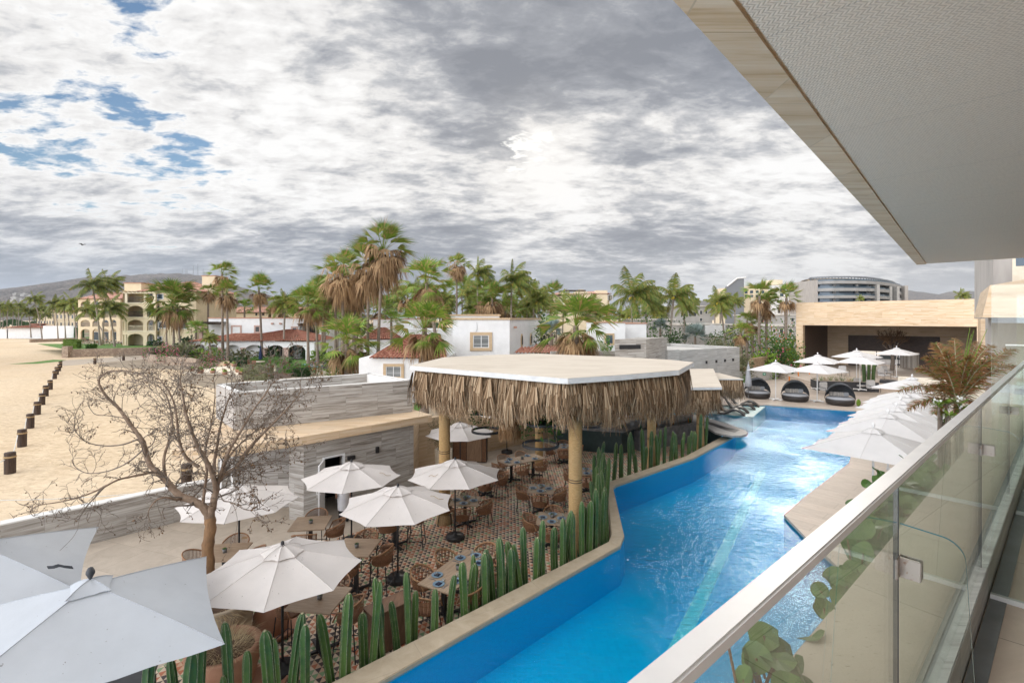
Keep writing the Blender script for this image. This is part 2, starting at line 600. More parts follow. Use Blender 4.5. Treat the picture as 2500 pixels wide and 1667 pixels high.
def soffit_fabric():
 """pale herringbone textured ceiling"""
 m, t, out = newmat('soffit_texture')
 uv = t.n('ShaderNodeTexCoord').outputs['UV']
 v = t.mapping(uv, rot=(0, 0, R(-42.5)))
 s = t.n('ShaderNodeSeparateXYZ')
 t.l(v, s.inputs[0])
 u, q = s.outputs[0], s.outputs[1]
 zig = t.math('PINGPONG', t.math('MULTIPLY', u, 46.0), 1.0)
 saw = t.math('FRACT', t.math('ADD', t.math('MULTIPLY', q, 58.0), zig))
 ln = t.ramp(saw, [(0.0, 0.0), (0.3, 1.0), (0.6, 1.0), (1.0, 0.0)])
 n = t.noise(t.mapping(v, scale=(9, 60, 1)), 1.2, 6, 0.7)
 big = t.noise(uv, 0.7, 3, 0.5)
 h = t.math('ADD', t.math('MULTIPLY', ln, 0.5), t.math('MULTIPLY', n, 0.7))
 col = t.mix(t.ramp(h, [(0.25, 0.0), (0.85, 1.0)]), (0.56, 0.465, 0.365), (0.78, 0.67, 0.545))
 col = t.mix(t.math('MULTIPLY', big, 0.12), col, (0.52, 0.44, 0.36))
 j = t.math('ABSOLUTE', t.math('SUBTRACT', t.math('FRACT', t.math('MULTIPLY', u, 0.77)), 0.5))
 col = t.mix(t.ramp(j, [(0.0, 0.35), (0.004, 0.0)]), col, (0.2, 0.18, 0.16))
 principled(t, out, col, 0.9, 0, 0.2, h, 0.35, 0.01)
 return m
MT['soffit'] = soffit_fabric()

def wood(name, a, b, rough=0.55, us=2.0, vs=26.0, plank=None, rot=0.0):
 m, t, out = newmat(name)
 uv = t.n('ShaderNodeTexCoord').outputs['UV']
 v = t.mapping(uv, rot=(0, 0, rot), scale=(us, vs, 1))
 n = t.noise(v, 1.0, 7, 0.65, 1.2)
 col = t.ramp(n, [(0.3, b), (0.5, tuple((x + y) / 2 for x, y in zip(a, b))), (0.7, a)])
 principled(t, out, col, rough, 0, 0.4, n, 0.12, 0.004)
 return m
MT['table_wood'] = wood('table_wood', (0.46, 0.345, 0.245), (0.27, 0.19, 0.125), 0.45)
MT['dark_wood'] = wood('dark_wood', (0.085, 0.050, 0.032), (0.030, 0.018, 0.012), 0.5, 2, 12)
MT['brown_wood'] = wood('brown_wood', (0.22, 0.125, 0.075), (0.11, 0.062, 0.038), 0.5, 12, 2)
MT['cabinet_wood'] = wood('cabinet_wood', (0.33, 0.205, 0.12), (0.17, 0.10, 0.06), 0.5, 20, 2)
MT['post_wood'] = simple('post_wood', (0.035, 0.020, 0.013), (0.075, 0.045, 0.03), 5, 0.75, (4, 4, 0.6), bump=0.4)
MT['rope_white'] = simple('rope_white', (0.72, 0.71, 0.68), (0.55, 0.54, 0.5), 30, 0.9)
MT['rope_tan'] = simple('rope_tan', (0.45, 0.32, 0.17), (0.3, 0.2, 0.1), 30, 0.9)

def rope_column():
 m, t, out = newmat('rope_wrap')
 co = t.n('ShaderNodeTexCoord').outputs['Object']
 s = t.n('ShaderNodeSeparateXYZ')
 t.l(co, s.inputs[0])
 wv = t.math('SINE', t.math('MULTIPLY', s.outputs[2], 2 * pi / 0.028))
 n = t.noise(t.mapping(co, scale=(14, 14, 60)), 1.0, 4, 0.6)
 n2 = t.noise(co, 1.2, 3, 0.5)
 h = t.math('ADD', t.math('MULTIPLY', wv, 0.35), n)
 col = t.mix(t.ramp(h, [(0.15, 0.0), (0.8, 1.0)]), (0.22, 0.125, 0.045), (0.58, 0.39, 0.185))
 col = t.mix(t.ramp(n2, [(0.4, 0.0), (0.7, 0.5)]), col, (0.36, 0.25, 0.13))
 principled(t, out, col, 0.9, 0, 0.2, h, 0.8, 0.012)
 return m
MT['rope_wrap'] = rope_column()

def thatch(name, cols, sx=26, bands=1.0):
 m, t, out = newmat(name)
 uv = t.n('ShaderNodeTexCoord').outputs['UV']
 oi = t.n('ShaderNodeNewGeometry')
 n = t.noise(t.mapping(uv, scale=(sx, 0.8, 1)), 1.0, 4, 0.7, 0.15)
 k = t.math('ADD', t.math('MULTIPLY', oi.outputs['Random Per Island'], 0.55), t.math('MULTIPLY', n, 0.5))
 col = t.ramp(k, [(0.12, cols[0]), (0.40, cols[1]), (0.62, cols[2]), (0.88, cols[3])])
 principled(t, out, col, 0.85, 0, 0.15, trans=0.06)
 return m
MT['thatch'] = thatch('thatch', ((0.045, 0.024, 0.011), (0.16, 0.098, 0.054), (0.315, 0.212, 0.125), (0.54, 0.415, 0.28)))
MT['thatch_brown'] = thatch('thatch_brown', ((0.08, 0.04, 0.018), (0.20, 0.11, 0.05), (0.34, 0.20, 0.10), (0.48, 0.31, 0.17)))

def canvas(name, col, specks=0.5, tint=None, weave=260.0):
 m, t, out = newmat(name)
 co = t.n('ShaderNodeTexCoord').outputs['Object']
 n = t.noise(co, 2.2, 6, 0.6)
 wv = t.noise(t.mapping(co, scale=(1, 1, 1)), weave, 2, 0.5)
 c = t.mix(t.ramp(n, [(0.35, 0.0), (0.7, 1.0)]), col, tuple(x * 0.93 for x in col))
 c = t.mix(t.math('MULTIPLY', wv, 0.10), c, tuple(x * 0.6 for x in col))
 sp = t.noise(co, 16, 2, 0.6)
 spk = t.ramp(sp, [(0.735, 0.0), (0.75, 1.0)])
 c = t.mix(t.math('MULTIPLY', spk, specks), c, (0.10, 0.075, 0.05))
 wr = t.noise(t.mapping(co, scale=(1.2, 1.2, 3.0)), 3.0, 4, 0.5, 0.6)
 hh = t.math('ADD', t.math('MULTIPLY', wv, 0.12), wr)
 principled(t, out, c, 0.85, 0, 0.2, hh, 0.16, 0.03, trans=0.22)
 return m
MT['canvas_beige'] = canvas('canvas_beige', (0.76, 0.71, 0.67))
MT['canvas_white'] = canvas('canvas_white', (0.82, 0.80, 0.78), 0.15)
MT['canvas_grey'] = canvas('canvas_grey', (0.53, 0.555, 0.585), 0.55)
MT['canvas_navy'] = canvas('canvas_navy', (0.02, 0.035, 0.09), 0.0)

def mosaic():
 """encaustic floor: slanted cells split into triangles of cream, terracotta, green and near black"""
 m, t, out = newmat('mosaic_floor')
 uv = t.n('ShaderNodeTexCoord').outputs['UV']
 v = t.mapping(uv, rot=(0, 0, R(-27)), scale=(8.2, 7.0, 1))
 s = t.n('ShaderNodeSeparateXYZ')
 t.l(v, s.inputs[0])
 x, y = s.outputs[0], s.outputs[1]
 xs = t.math('SUBTRACT', x, t.math('MULTIPLY', y, 0.5))
 fx, fy = t.math('FRACT', xs), t.math('FRACT', y)
 cxn, cyn = t.math('FLOOR', xs), t.math('FLOOR', y)
 tri = t.math('GREATER_THAN', t.math('ADD', fx, fy), 1.0)
 cb = t.n('ShaderNodeCombineXYZ')
 t.l(cxn, cb.inputs[0]); t.l(cyn, cb.inputs[1]); t.l(t.math('MULTIPLY', tri, 3.0), cb.inputs[2])
 wn = t.n('ShaderNodeTexWhiteNoise', noise_dimensions='3D')
 t.l(cb.outputs[0], wn.inputs[0])
 r = wn.outputs[0]
 creamy = t.ramp(r, [(0.0, (0.70, 0.56, 0.41)), (0.45, (0.62, 0.50, 0.38)), (0.80, (0.56, 0.37, 0.25))], 'CONSTANT')
 strong = t.ramp(r, [(0.0, (0.055, 0.042, 0.042)), (0.34, (0.46, 0.15, 0.075)), (0.60, (0.22, 0.34, 0.18)), (0.80, (0.45, 0.20, 0.11)), (0.92, (0.10, 0.07, 0.065))], 'CONSTANT')
 col = t.mix(tri, creamy, strong)
 e1 = t.math('MINIMUM', fx, fy)
 e2 = t.math('ABSOLUTE', t.math('SUBTRACT', t.math('ADD', fx, fy), 1.0))
 e = t.math('MINIMUM', e1, e2)
 gr = t.ramp(e, [(0.02, 1.0), (0.035, 0.0)])
 col = t.mix(t.math('MULTIPLY', gr, 0.6), col, (0.30, 0.25, 0.20))
 wear = t.noise(uv, 1.4, 5, 0.6)
 col = t.mix(t.ramp(wear, [(0.5, 0.0), (0.8, 0.25)]), col, (0.50, 0.43, 0.36))
 rg = t.ramp(wear, [(0.3, 0.34), (0.7, 0.55)])
 principled(t, out, col, rg, 0, 0.25, gr, -0.1, 0.003)
 return m
MT['mosaic'] = mosaic()

def paving(name, a, b, pw, ph, rot=0.0, joint=(0.30, 0.25, 0.19), rough=0.6, streak=1.0, jsize=0.006):
 m, t, out = newmat(name)
 uv = t.n('ShaderNodeTexCoord').outputs['UV']
 v = t.mapping(uv, rot=(0, 0, rot))
 br = t.n('ShaderNodeTexBrick')
 br.offset = 0.5
 br.inputs['Color1'].default_value = (0, 0, 0, 1)
 br.inputs['Color2'].default_value = (1, 1, 1, 1)
 br.inputs['Scale'].default_value = 1.0
 br.inputs['Mortar Size'].default_value = jsize
 br.inputs['Brick Width'].default_value = pw
 br.inputs['Row Height'].default_value = ph
 t.l(v, br.inputs['Vector'])
 n = t.noise(t.mapping(v, scale=(1, streak, 1)), 2.4, 8, 0.68, 1.0)
 big = t.noise(v, 0.35, 4, 0.5)
 col = t.mix(t.ramp(n, [(0.3, 0.0), (0.7, 1.0)]), a, b)
 col = t.mix(t.math('MULTIPLY', big, 0.30), col, tuple(x * 0.72 for x in b))
 tone = t.math('ADD', 0.92, t.math('MULTIPLY', br.outputs['Color'], 0.13))
 cc = t.n('ShaderNodeCombineColor')
 for i in range(3):
  t.l(tone, cc.inputs[i])
 col = t.mix(1.0, col, cc.outputs[0], 'MULTIPLY')
 col = t.mix(t.math('MULTIPLY', br.outputs['Fac'], 0.75), col, joint)
 principled(t, out, col, rough, 0, 0.35, n, 0.08, 0.005)
 return m
MT['patio'] = paving('patio_paving', (0.56, 0.485, 0.395), (0.44, 0.37, 0.295), 1.2, 1.2, R(20))
MT['deck'] = paving('deck_stone', (0.62, 0.53, 0.44), (0.50, 0.40, 0.32), 1.8, 0.6, R(47), streak=3.5)
MT['coping'] = paving('coping_stone', (0.56, 0.47, 0.35), (0.42, 0.335, 0.23), 1.5, 3.0, R(60), streak=1.0, jsize=0.004)
MT['balcony_tile'] = paving('balcony_tile', (0.66, 0.55, 0.455), (0.52, 0.42, 0.34), 1.2, 0.6, R(-47), streak=1.6, joint=(0.12, 0.09, 0.07), jsize=0.003)
MT['path'] = paving('garden_path', (0.60, 0.52, 0.41), (0.48, 0.40, 0.30), 0.9, 0.9, R(10))

def pool_tile(name, a, b, sz=0.10):
 m, t, out = newmat(name)
 uv = t.n('ShaderNodeTexCoord').outputs['UV']
 br = t.n('ShaderNodeTexBrick')
 br.offset = 0.0
 br.inputs['Color1'].default_value = (*a, 1)
 br.inputs['Color2'].default_value = (*b, 1)
 br.inputs['Mortar'].default_value = (*tuple(min(1, x * 1.1 + 0.01) for x in a), 1)
 br.inputs['Scale'].default_value = 1.0
 br.inputs['Mortar Size'].default_value = 0.004
 br.inputs['Brick Width'].default_value = sz
 br.inputs['Row Height'].default_value = sz
 t.l(uv, br.inputs['Vector'])
 principled(t, out, br.outputs['Color'], 0.35, 0, 0.5)
 return m
MT['pool_tile'] = pool_tile('pool_tile', (0.008, 0.58, 0.90), (0.014, 0.64, 0.95))
MT['pool_wall'] = pool_tile('pool_wall_tile', (0.014, 0.60, 0.95), (0.022, 0.66, 0.98), 0.05)
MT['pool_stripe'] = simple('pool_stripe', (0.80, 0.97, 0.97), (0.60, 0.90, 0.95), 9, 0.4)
MT['pool_ledge'] = simple('pool_ledge', (0.62, 0.74, 0.68), (0.52, 0.66, 0.62), 4, 0.5)

def water():
 m, t, out = newmat('pool_water')
 co = t.n('ShaderNodeTexCoord').outputs['Object']
 a = t.noise(t.mapping(co, scale=(1.0, 1.6, 1), rot=(0, 0, R(25))), 4.2, 4, 0.6, 0.5)
 b = t.noise(t.mapping(co, scale=(1.2, 1.0, 1)), 11.0, 3, 0.55, 0.4)
 c = t.noise(co, 0.35, 3, 0.5)
 amp = t.ramp(c, [(0.38, 0.30), (0.62, 1.0)])
 h = t.math('MULTIPLY', t.math('ADD', a, t.math('MULTIPLY', b, 0.42)), amp)
 bp = t.n('ShaderNodeBump')
 bp.inputs['Strength'].default_value = 0.9
 bp.inputs['Distance'].default_value = 0.045
 t.l(h, bp.inputs['Height'])
 tr = t.n('ShaderNodeBsdfTransparent')
 tr.inputs[0].default_value = (0.26, 0.90, 0.99, 1)
 gl = t.n('ShaderNodeBsdfGlossy')
 gl.inputs['Roughness'].default_value = 0.02
 gl.inputs['Color'].default_value = (0.44, 0.50, 0.56, 1)
 t.l(bp.outputs[0], gl.inputs['Normal'])
 fr = t.n('ShaderNodeFresnel')
 fr.inputs[0].default_value = 1.333
 t.l(bp.outputs[0], fr.inputs['Normal'])
 mx = t.n('ShaderNodeMixShader')
 t.l(fr.outputs[0], mx.inputs[0])
 t.l(tr.outputs[0], mx.inputs[1])
 t.l(gl.outputs[0], mx.inputs[2])
 t.l(mx.outputs[0], out.inputs[0])
 return m
MT['water'] = water()
MT['glass'] = glassmat('railing_glass', (0.955, 0.98, 0.962))
MT['glass_edge'] = simple('glass_edge', (0.10, 0.30, 0.36), (0.16, 0.40, 0.48), 3, 0.15)
MT['clear_glass'] = glassmat('clear_glass', (0.93, 0.95, 0.94))

def sand():
 m, t, out = newmat('beach_sand')
 co = t.n('ShaderNodeTexCoord').outputs['Object']
 s = t.n('ShaderNodeSeparateXYZ')
 t.l(co, s.inputs[0])
 a = t.noise(co, 1.6, 8, 0.70)
 b = t.noise(co, 0.05, 4, 0.55)
 bp = t.noise(t.mapping(co, scale=(1, 1.5, 1)), 3.2, 6, 0.62, 0.3)
 col = t.mix(t.ramp(bp, [(0.36, 0.0), (0.62, 1.0)]), (0.575, 0.435, 0.28), (0.745, 0.59, 0.405))
 col = t.mix(t.ramp(b, [(0.45, 0.0), (0.72, 0.55)]), col, (0.78, 0.66, 0.51))
 band = t.ramp(t.math('MULTIPLY', s.outputs[1], 0.001), [(0.052, 0.0), (0.058, 0.35), (0.075, 0.32), (0.083, 0.0)])
 col = t.mix(t.math('MULTIPLY', band, t.ramp(a, [(0.35, 0.3), (0.6, 1.0)])), col, (0.42, 0.30, 0.19))
 principled(t, out, col, 0.95, 0, 0.15, t.math('ADD', t.math('MULTIPLY', bp, 1.0), t.math('MULTIPLY', a, 0.35)), 0.75, 0.12)
 return m
MT['sand'] = sand()
MT['lawn'] = simple('lawn', (0.11, 0.225, 0.028), (0.075, 0.165, 0.022), 2.5, 0.9, bump=0.6, bdist=0.05)
MT['soil'] = simple('soil', (0.16, 0.10, 0.065), (0.09, 0.055, 0.035), 5, 0.95, bump=0.5, bdist=0.05)
MT['gravel'] = simple('gravel', (0.50, 0.42, 0.33), (0.36, 0.29, 0.22), 14, 0.95, bump=0.5, bdist=0.03)
MT['dry_ground'] = simple('dry_ground', (0.34, 0.27, 0.19), (0.24, 0.19, 0.13), 0.6, 0.95)

def hill(name, a, b, c):
 m, t, out = newmat(name)
 co = t.n('ShaderNodeTexCoord').outputs['Object']
 n = t.noise(co, 0.010, 8, 0.7)
 n2 = t.noise(co, 0.05, 6, 0.72)
 n3 = t.ramp(t.noise(co, 0.11, 3, 0.6), [(0.45, 0.0), (0.60, 1.0)])
 col = t.mix(t.ramp(n, [(0.35, 0.0), (0.65, 1.0)]), a, b)
 col = t.mix(t.ramp(n2, [(0.42, 0.0), (0.7, 0.9)]), col, c)
 col = t.mix(t.math('MULTIPLY', n3, 0.6), col, tuple(x * 0.62 for x in c))
 principled(t, out, col, 0.95, 0, 0.1, n2, 1.0, 14)
 return m
MT['hill'] = hill('hill_scrub', (0.26, 0.215, 0.175), (0.18, 0.155, 0.135), (0.13, 0.115, 0.10))

def rubble(name, c1, c2, mortar, sc=3.2):
 m, t, out = newmat(name)
 uv = t.n('ShaderNodeTexCoord').outputs['UV']
 vo = t.n('ShaderNodeTexVoronoi', feature='DISTANCE_TO_EDGE')
 vo.inputs['Scale'].default_value = sc
 vc = t.n('ShaderNodeTexVoronoi')
 vc.inputs['Scale'].default_value = sc
 wv = t.mapping(uv, scale=(1, 1.5, 1))
 t.l(wv, vo.inputs['Vector']); t.l(wv, vc.inputs['Vector'])
 s = t.n('ShaderNodeSeparateColor')
 t.l(vc.outputs['Color'], s.inputs[0])
 n = t.noise(uv, 9, 4, 0.6)
 f = t.math('ADD', t.math('MULTIPLY', s.outputs[0], 0.8), t.math('MULTIPLY', n, 0.25))
 col = t.mix(f, c1, c2)
 e = t.ramp(vo.outputs['Distance'], [(0.015, 0.0), (0.06, 1.0)])
 col = t.mix(e, mortar, col)
 principled(t, out, col, 0.9, 0, 0.2, e, 0.6, 0.04)
 return m
MT['rubble'] = rubble('rubble_stone', (0.50, 0.40, 0.30), (0.30, 0.215, 0.16), (0.22, 0.17, 0.13))
MT['rubble_tan'] = rubble('rubble_tan', (0.46, 0.34, 0.21), (0.30, 0.20, 0.12), (0.20, 0.14, 0.09), 5.0)

def roof_tile(name, a, b, c):
 m, t, out = newmat(name)
 co = t.n('ShaderNodeNewGeometry').outputs['Position']
 wn = t.noise(t.mapping(co, scale=(3.5, 3.5, 9)), 1.3, 3, 0.7)
 col = t.ramp(wn, [(0.40, tuple(x * .6 for x in a)), (0.46, a), (0.53, b), (0.60, c)])
 n2 = t.ramp(t.noise(co, 1.1, 5, 0.7), [(0.5, 0.0), (0.75, 0.55)])
 col = t.mix(n2, col, tuple(x * 0.55 for x in a))
 principled(t, out, col, 0.85, 0, 0.2)
 return m
MT['roof_red'] = roof_tile('roof_red', (0.27, 0.10, 0.065), (0.40, 0.165, 0.105), (0.47, 0.255, 0.175))
MT['roof_pink'] = roof_tile('roof_pink', (0.48, 0.25, 0.18), (0.60, 0.33, 0.25), (0.68, 0.42, 0.33))

# foliage
def leaf(name, a, b, rnd=0.0, trans=0.25, rough=0.5, tip=None, tipat=0.80):
 m, t, out = newmat(name)
 g = t.n('ShaderNodeNewGeometry')
 k = g.outputs['Random Per Island']
 col = t.mix(k, a, b)
 if tip:
  col = t.mix(t.ramp(k, [(tipat, 0.0), (tipat + .04, 1.0)]), col, tip)
 if rnd:
  oi = t.n('ShaderNodeObjectInfo')
  kk = t.math('ADD', 1 - rnd, t.math('MULTIPLY', oi.outputs['Random'], 2 * rnd))
  cc = t.n('ShaderNodeCombineColor')
  for i in range(3):
   t.l(kk, cc.inputs[i])
  col = t.mix(1.0, col, cc.outputs[0], 'MULTIPLY')
 principled(t, out, col, rough, 0, 0.35, trans=trans)
 return m
MT['fan_green'] = leaf('fan_palm_green', (0.095, 0.175, 0.022), (0.26, 0.325, 0.048), 0.2, tip=(0.36, 0.25, 0.10))
MT['fan_bright'] = leaf('fan_palm_bright', (0.10, 0.215, 0.025), (0.235, 0.35, 0.055), 0.12, tip=(0.38, 0.30, 0.11))
MT['fan_dead'] = leaf('fan_palm_dead', (0.20, 0.11, 0.05), (0.50, 0.335, 0.18), 0.12, 0.15, 0.8)
MT['coco_green'] = leaf('coco_palm_green', (0.082, 0.145, 0.022), (0.27, 0.30, 0.045), 0.2, tip=(0.36, 0.27, 0.07))
MT['silver_leaf'] = leaf('silver_palm_leaf', (0.17, 0.23, 0.21), (0.29, 0.35, 0.32), 0.1)
MT['areca_leaf'] = leaf('areca_leaf', (0.20, 0.095, 0.034), (0.44, 0.22, 0.095), 0.0, 0.3, tip=(0.12, 0.19, 0.035), tipat=0.76)
MT['shrub'] = leaf('shrub_leaf', (0.045, 0.12, 0.016), (0.11, 0.22, 0.034), 0.3)
MT['shrub_dark'] = leaf('shrub_dark_leaf', (0.018, 0.050, 0.010), (0.045, 0.10, 0.020), 0.25)
MT['shrub_lime'] = leaf('shrub_lime_leaf', (0.11, 0.20, 0.02), (0.20, 0.31, 0.035), 0.2)
MT['shrub_sage'] = leaf('shrub_sage_leaf', (0.12, 0.13, 0.06), (0.21, 0.21, 0.11), 0.2)
MT['pink_flower'] = leaf('pink_flower', (0.62, 0.07, 0.20), (0.80, 0.26, 0.38), 0.1)
MT['red_flower'] = leaf('red_flower', (0.55, 0.04, 0.02), (0.70, 0.16, 0.04), 0.1)
MT['white_flower'] = leaf('white_flower', (0.8, 0.8, 0.75), (0.85, 0.85, 0.82), 0.0)
MT['grape_leaf'] = leaf('grape_leaf', (0.050, 0.115, 0.028), (0.105, 0.19, 0.045), 0.0, 0.2, 0.4)
MT['fern'] = leaf('pendant_fern', (0.022, 0.070, 0.014), (0.065, 0.15, 0.030), 0.0)
MT['dry_grass'] = leaf('dry_grass', (0.42, 0.31, 0.17), (0.62, 0.50, 0.31), 0.0, 0.2, 0.8)
MT['palm_trunk'] = simple('palm_trunk', (0.27, 0.215, 0.165), (0.15, 0.115, 0.088), 3, 0.95, (1, 1, 5), bump=0.5, bdist=0.05)
MT['coco_trunk'] = simple('coco_trunk', (0.36, 0.305, 0.25), (0.22, 0.18, 0.145), 3, 0.95, (1, 1, 4), bump=0.4, bdist=0.04)
MT['bark'] = simple('tree_bark', (0.30, 0.165, 0.075), (0.15, 0.085, 0.045), 7, 0.85, (1, 1, 0.4), bump=0.6, bdist=0.03)
MT['twig'] = simple('twig_bark', (0.21, 0.17, 0.135), (0.12, 0.09, 0.07), 12, 0.9)
MT['limb'] = simple('limb_bark', (0.25, 0.175, 0.12), (0.15, 0.095, 0.06), 9, 0.9, bump=.4)
MT['dead_leaf'] = leaf('dead_leaf', (0.085, 0.045, 0.022), (0.20, 0.115, 0.055), 0.0, 0.15, 0.8)
MT['terracotta'] = simple('terracotta', (0.46, 0.245, 0.155), (0.36, 0.18, 0.11), 3, 0.8, bump=0.1)
MT['planter_beige'] = simple('planter_beige', (0.47, 0.385, 0.28), (0.37, 0.295, 0.21), 2.5, 0.85, bump=0.15)

def cactus_mat():
 m, t, out = newmat('cactus_skin')
 co = t.n('ShaderNodeTexCoord').outputs['Object']
 at = t.n('ShaderNodeUVMap')
 n = t.noise(co, 5, 5, 0.6)
 oi = t.n('ShaderNodeObjectInfo')
 col = t.mix(t.ramp(n, [(0.35, 0.0), (0.68, 1.0)]), (0.022, 0.072, 0.024), (0.066, 0.14, 0.034))
 col = t.mix(t.math('MULTIPLY', oi.outputs['Random'], 0.6), col, (0.09, 0.155, 0.028))
 sc = t.ramp(t.noise(t.mapping(co, scale=(1, 1, 0.6)), 17, 4, 0.65), [(0.64, 0.0), (0.74, 0.7)])
 col = t.mix(sc, col, (0.27, 0.27, 0.20))
 principled(t, out, col, 0.5, 0, 0.4, n, 0.25, 0.02)
 return m
MT['cactus'] = cactus_mat()
MT['cactus_rib'] = simple('cactus_rib', (0.30, 0.31, 0.20), (0.10, 0.15, 0.07), 30, 0.8)
MT['cactus_tip'] = simple('cactus_tip', (0.40, 0.33, 0.22), (0.20, 0.20, 0.11), 25, 0.9)

MT['rattan'] = simple('rattan', (0.36, 0.185, 0.085), (0.22, 0.105, 0.047), 18, 0.55, bump=0.2)
MT['rattan_light'] = simple('rattan_light', (0.44, 0.25, 0.12), (0.28, 0.145, 0.065), 18, 0.5, bump=0.2)
MT['rattan_weave'] = simple('rattan_weave', (0.26, 0.125, 0.058), (0.13, 0.06, 0.03), 40, 0.65, bump=0.3)
MT['black_rattan'] = simple('black_rattan', (0.018, 0.015, 0.014), (0.045, 0.038, 0.034), 30, 0.5, (1, 1, 3), bump=0.4)
MT['plate'] = simple('plate_glaze', (0.012, 0.018, 0.045), (0.02, 0.028, 0.06), 5, 0.3)
MT['plate_rim'] = simple('plate_rim', (0.22, 0.32, 0.40), (0.16, 0.25, 0.33), 5, 0.3)
MT['bowl'] = simple('bowl_stone', (0.16, 0.155, 0.15), (0.10, 0.098, 0.095), 12, 0.6)
MT['cutlery'] = simple('cutlery', (0.6, 0.6, 0.6), None, 5, 0.25, metal=0.9)
MT['cushion_grey'] = simple('cushion_grey', (0.40, 0.41, 0.43), (0.33, 0.34, 0.36), 14, 0.9)
MT['cushion_light'] = simple('cushion_light', (0.58, 0.57, 0.56), (0.50, 0.49, 0.48), 14, 0.9)
MT['stripe'] = simple('striped_cloth', (0.62, 0.58, 0.52), (0.16, 0.15, 0.15), 1.0, 0.9, (22, 0.01, 0.01), lo=0.46, hi=0.54, detail=1)
MT['hotel_band'] = simple('hotel_band', (0.30, 0.295, 0.285), (0.24, 0.235, 0.225), 0.4, 0.8)
MT['canopy_grey'] = simple('canopy_grey', (0.090, 0.098, 0.108), (0.066, 0.072, 0.080), 6, 0.85, (1, 1, 5))
MT['blue_cloth'] = simple('blue_cloth', (0.08, 0.32, 0.55), (0.55, 0.68, 0.74), 1.0, 0.8, (9, 0.1, 0.1), lo=0.45, hi=0.55)
MT['bar_tile'] = simple('bar_tile', (0.012, 0.030, 0.032), (0.022, 0.045, 0.045), 6, 0.3)
MT['bar_top'] = simple('bar_top', (0.22, 0.22, 0.22), (0.13, 0.13, 0.135), 5, 0.35)
MT['bar_stone'] = simple('bar_stone', (0.42, 0.40, 0.37), (0.24, 0.23, 0.215), 22, 0.6)
MT['bottle_green'] = simple('bottle_green', (0.02, 0.08, 0.03), None, 3, 0.1)
MT['bottle_amber'] = simple('bottle_amber', (0.25, 0.10, 0.02), None, 3, 0.1)
MT['yellow'] = simple('yellow_paint', (0.65, 0.50, 0.05), None, 3, 0.4)
MT['orange'] = simple('orange_paint', (0.75, 0.22, 0.02), None, 3, 0.4)
MT['sign_green'] = simple('sign_green', (0.01, 0.22, 0.13), None, 3, 0.4)
MT['skin'] = simple('skin', (0.22, 0.11, 0.065), None, 5, 0.5)
MT['hair'] = simple('hair', (0.012, 0.010, 0.009), None, 5, 0.5)
MT['cloth_white'] = simple('cloth_white', (0.74, 0.74, 0.76), (0.62, 0.62, 0.65), 5, 0.85, bump=0.3)
MT['cloth_black'] = simple('cloth_black', (0.015, 0.015, 0.017), None, 5, 0.8)
MT['rust_metal'] = simple('hinge_metal', (0.42, 0.37, 0.33), (0.22, 0.11, 0.06), 60, 0.4, metal=0.6, lo=0.58, hi=0.72)
MT['car_paint'] = simple('car_paint', (0.75, 0.76, 0.78), None, 2, 0.25)
MT['tyre'] = simple('tyre', (0.02, 0.02, 0.02), None, 8, 0.8)
MT['drape'] = simple('drape', (0.62, 0.58, 0.52), (0.30, 0.26, 0.22), 1.0, 0.9, (5, 5, 0.01), lo=0.42, hi=0.58)
# ------------------------------------------------------------------ the setting: ground, pool, paving
def V2(p):
 return (p[0], p[1])

WALL = [(-18.5, 7.2), (-13.4, 13.0), (-10.6, 16.0), (-9.7, 16.75)]       # garden wall along the beach
CUT = [(2000, 58), (60, 58), (33, 62), (27, 52), (18.6, 40.5), (12.2, 36.6), (6, 31.5), (1.2, 26.6), (-1.2, 24.6), (-4.05, 21.6), (-6.4, 22.4), (-10.5, 17.8), (-10.62, 16.2), (-13.42, 13.1), (-18.52, 7.3), (-40, -14)]
bm = bmesh.new()
outer = [(-40, -600), (-4000, -600), (-4000, 6000), (5000, 6000), (5000, 58)]
vs = [bm.verts.new((x, y, 0.5)) for x, y in outer + CUT]
fc = bm.faces.new(vs)
bmesh.ops.triangulate(bm, faces=[fc])
me = bpy.data.meshes.new('beach_sand')
bm.normal_update()
if bm.faces[:][0].normal.z < 0:
 bmesh.ops.reverse_faces(bm, faces=bm.faces[:])
bm.to_mesh(me); bm.free()
me.materials.append(MT['sand'])
o = bpy.data.objects.new('beach_sand', me); COL.objects.link(o); o['kind'] = 'structure'

def sheet(name, pts, z, mat, kind='structure'):
 m = MB()
 a = sum(pts[i][0] * pts[(i + 1) % len(pts)][1] - pts[(i + 1) % len(pts)][0] * pts[i][1] for i in range(len(pts)))
 if a < 0:
  pts = pts[::-1]
 m.face([(p[0], p[1], z) for p in pts])
 o = m.build(name, mat, kind=kind)
 return o

# pool: the left edge follows the coping, the right edge the deck
PL = [P(921, 1667, .55), P(1514, 1331, .55), P(1524, 1307, .55), P(1497, 1190, .55), P(1503, 1184, .55), P(1691, 1118, .55), P(1790, 1066, .55)]
PO = [P(805, 1667, .55), P(1486, 1321, .55), P(1493, 1304, .55), P(1481, 1177, .55), P(1673, 1113, .55), P(1765, 1064, .55)]
dL = (PL[0] - PL[1]).normalized()
PL0 = PL[0] + dL * 6.0
PO0 = PO[0] + (PO[0] - PO[1]).normalized() * 6.5
BARP = [(12.0, 26.6), (11.2, 29.0), (10.2, 32.6)]
FAR = [P(1869, 987, .55), P(2091, 1002, .55)]
RIGHT = [(15.5, 22.6), P(2073, 1130, .55), P(1966, 1211, .55), P(1914, 1255, .55), P(1967, 1310, .55), P(1996, 1337, .55), P(2067, 1402, .55), P(2089, 1439, .55)]
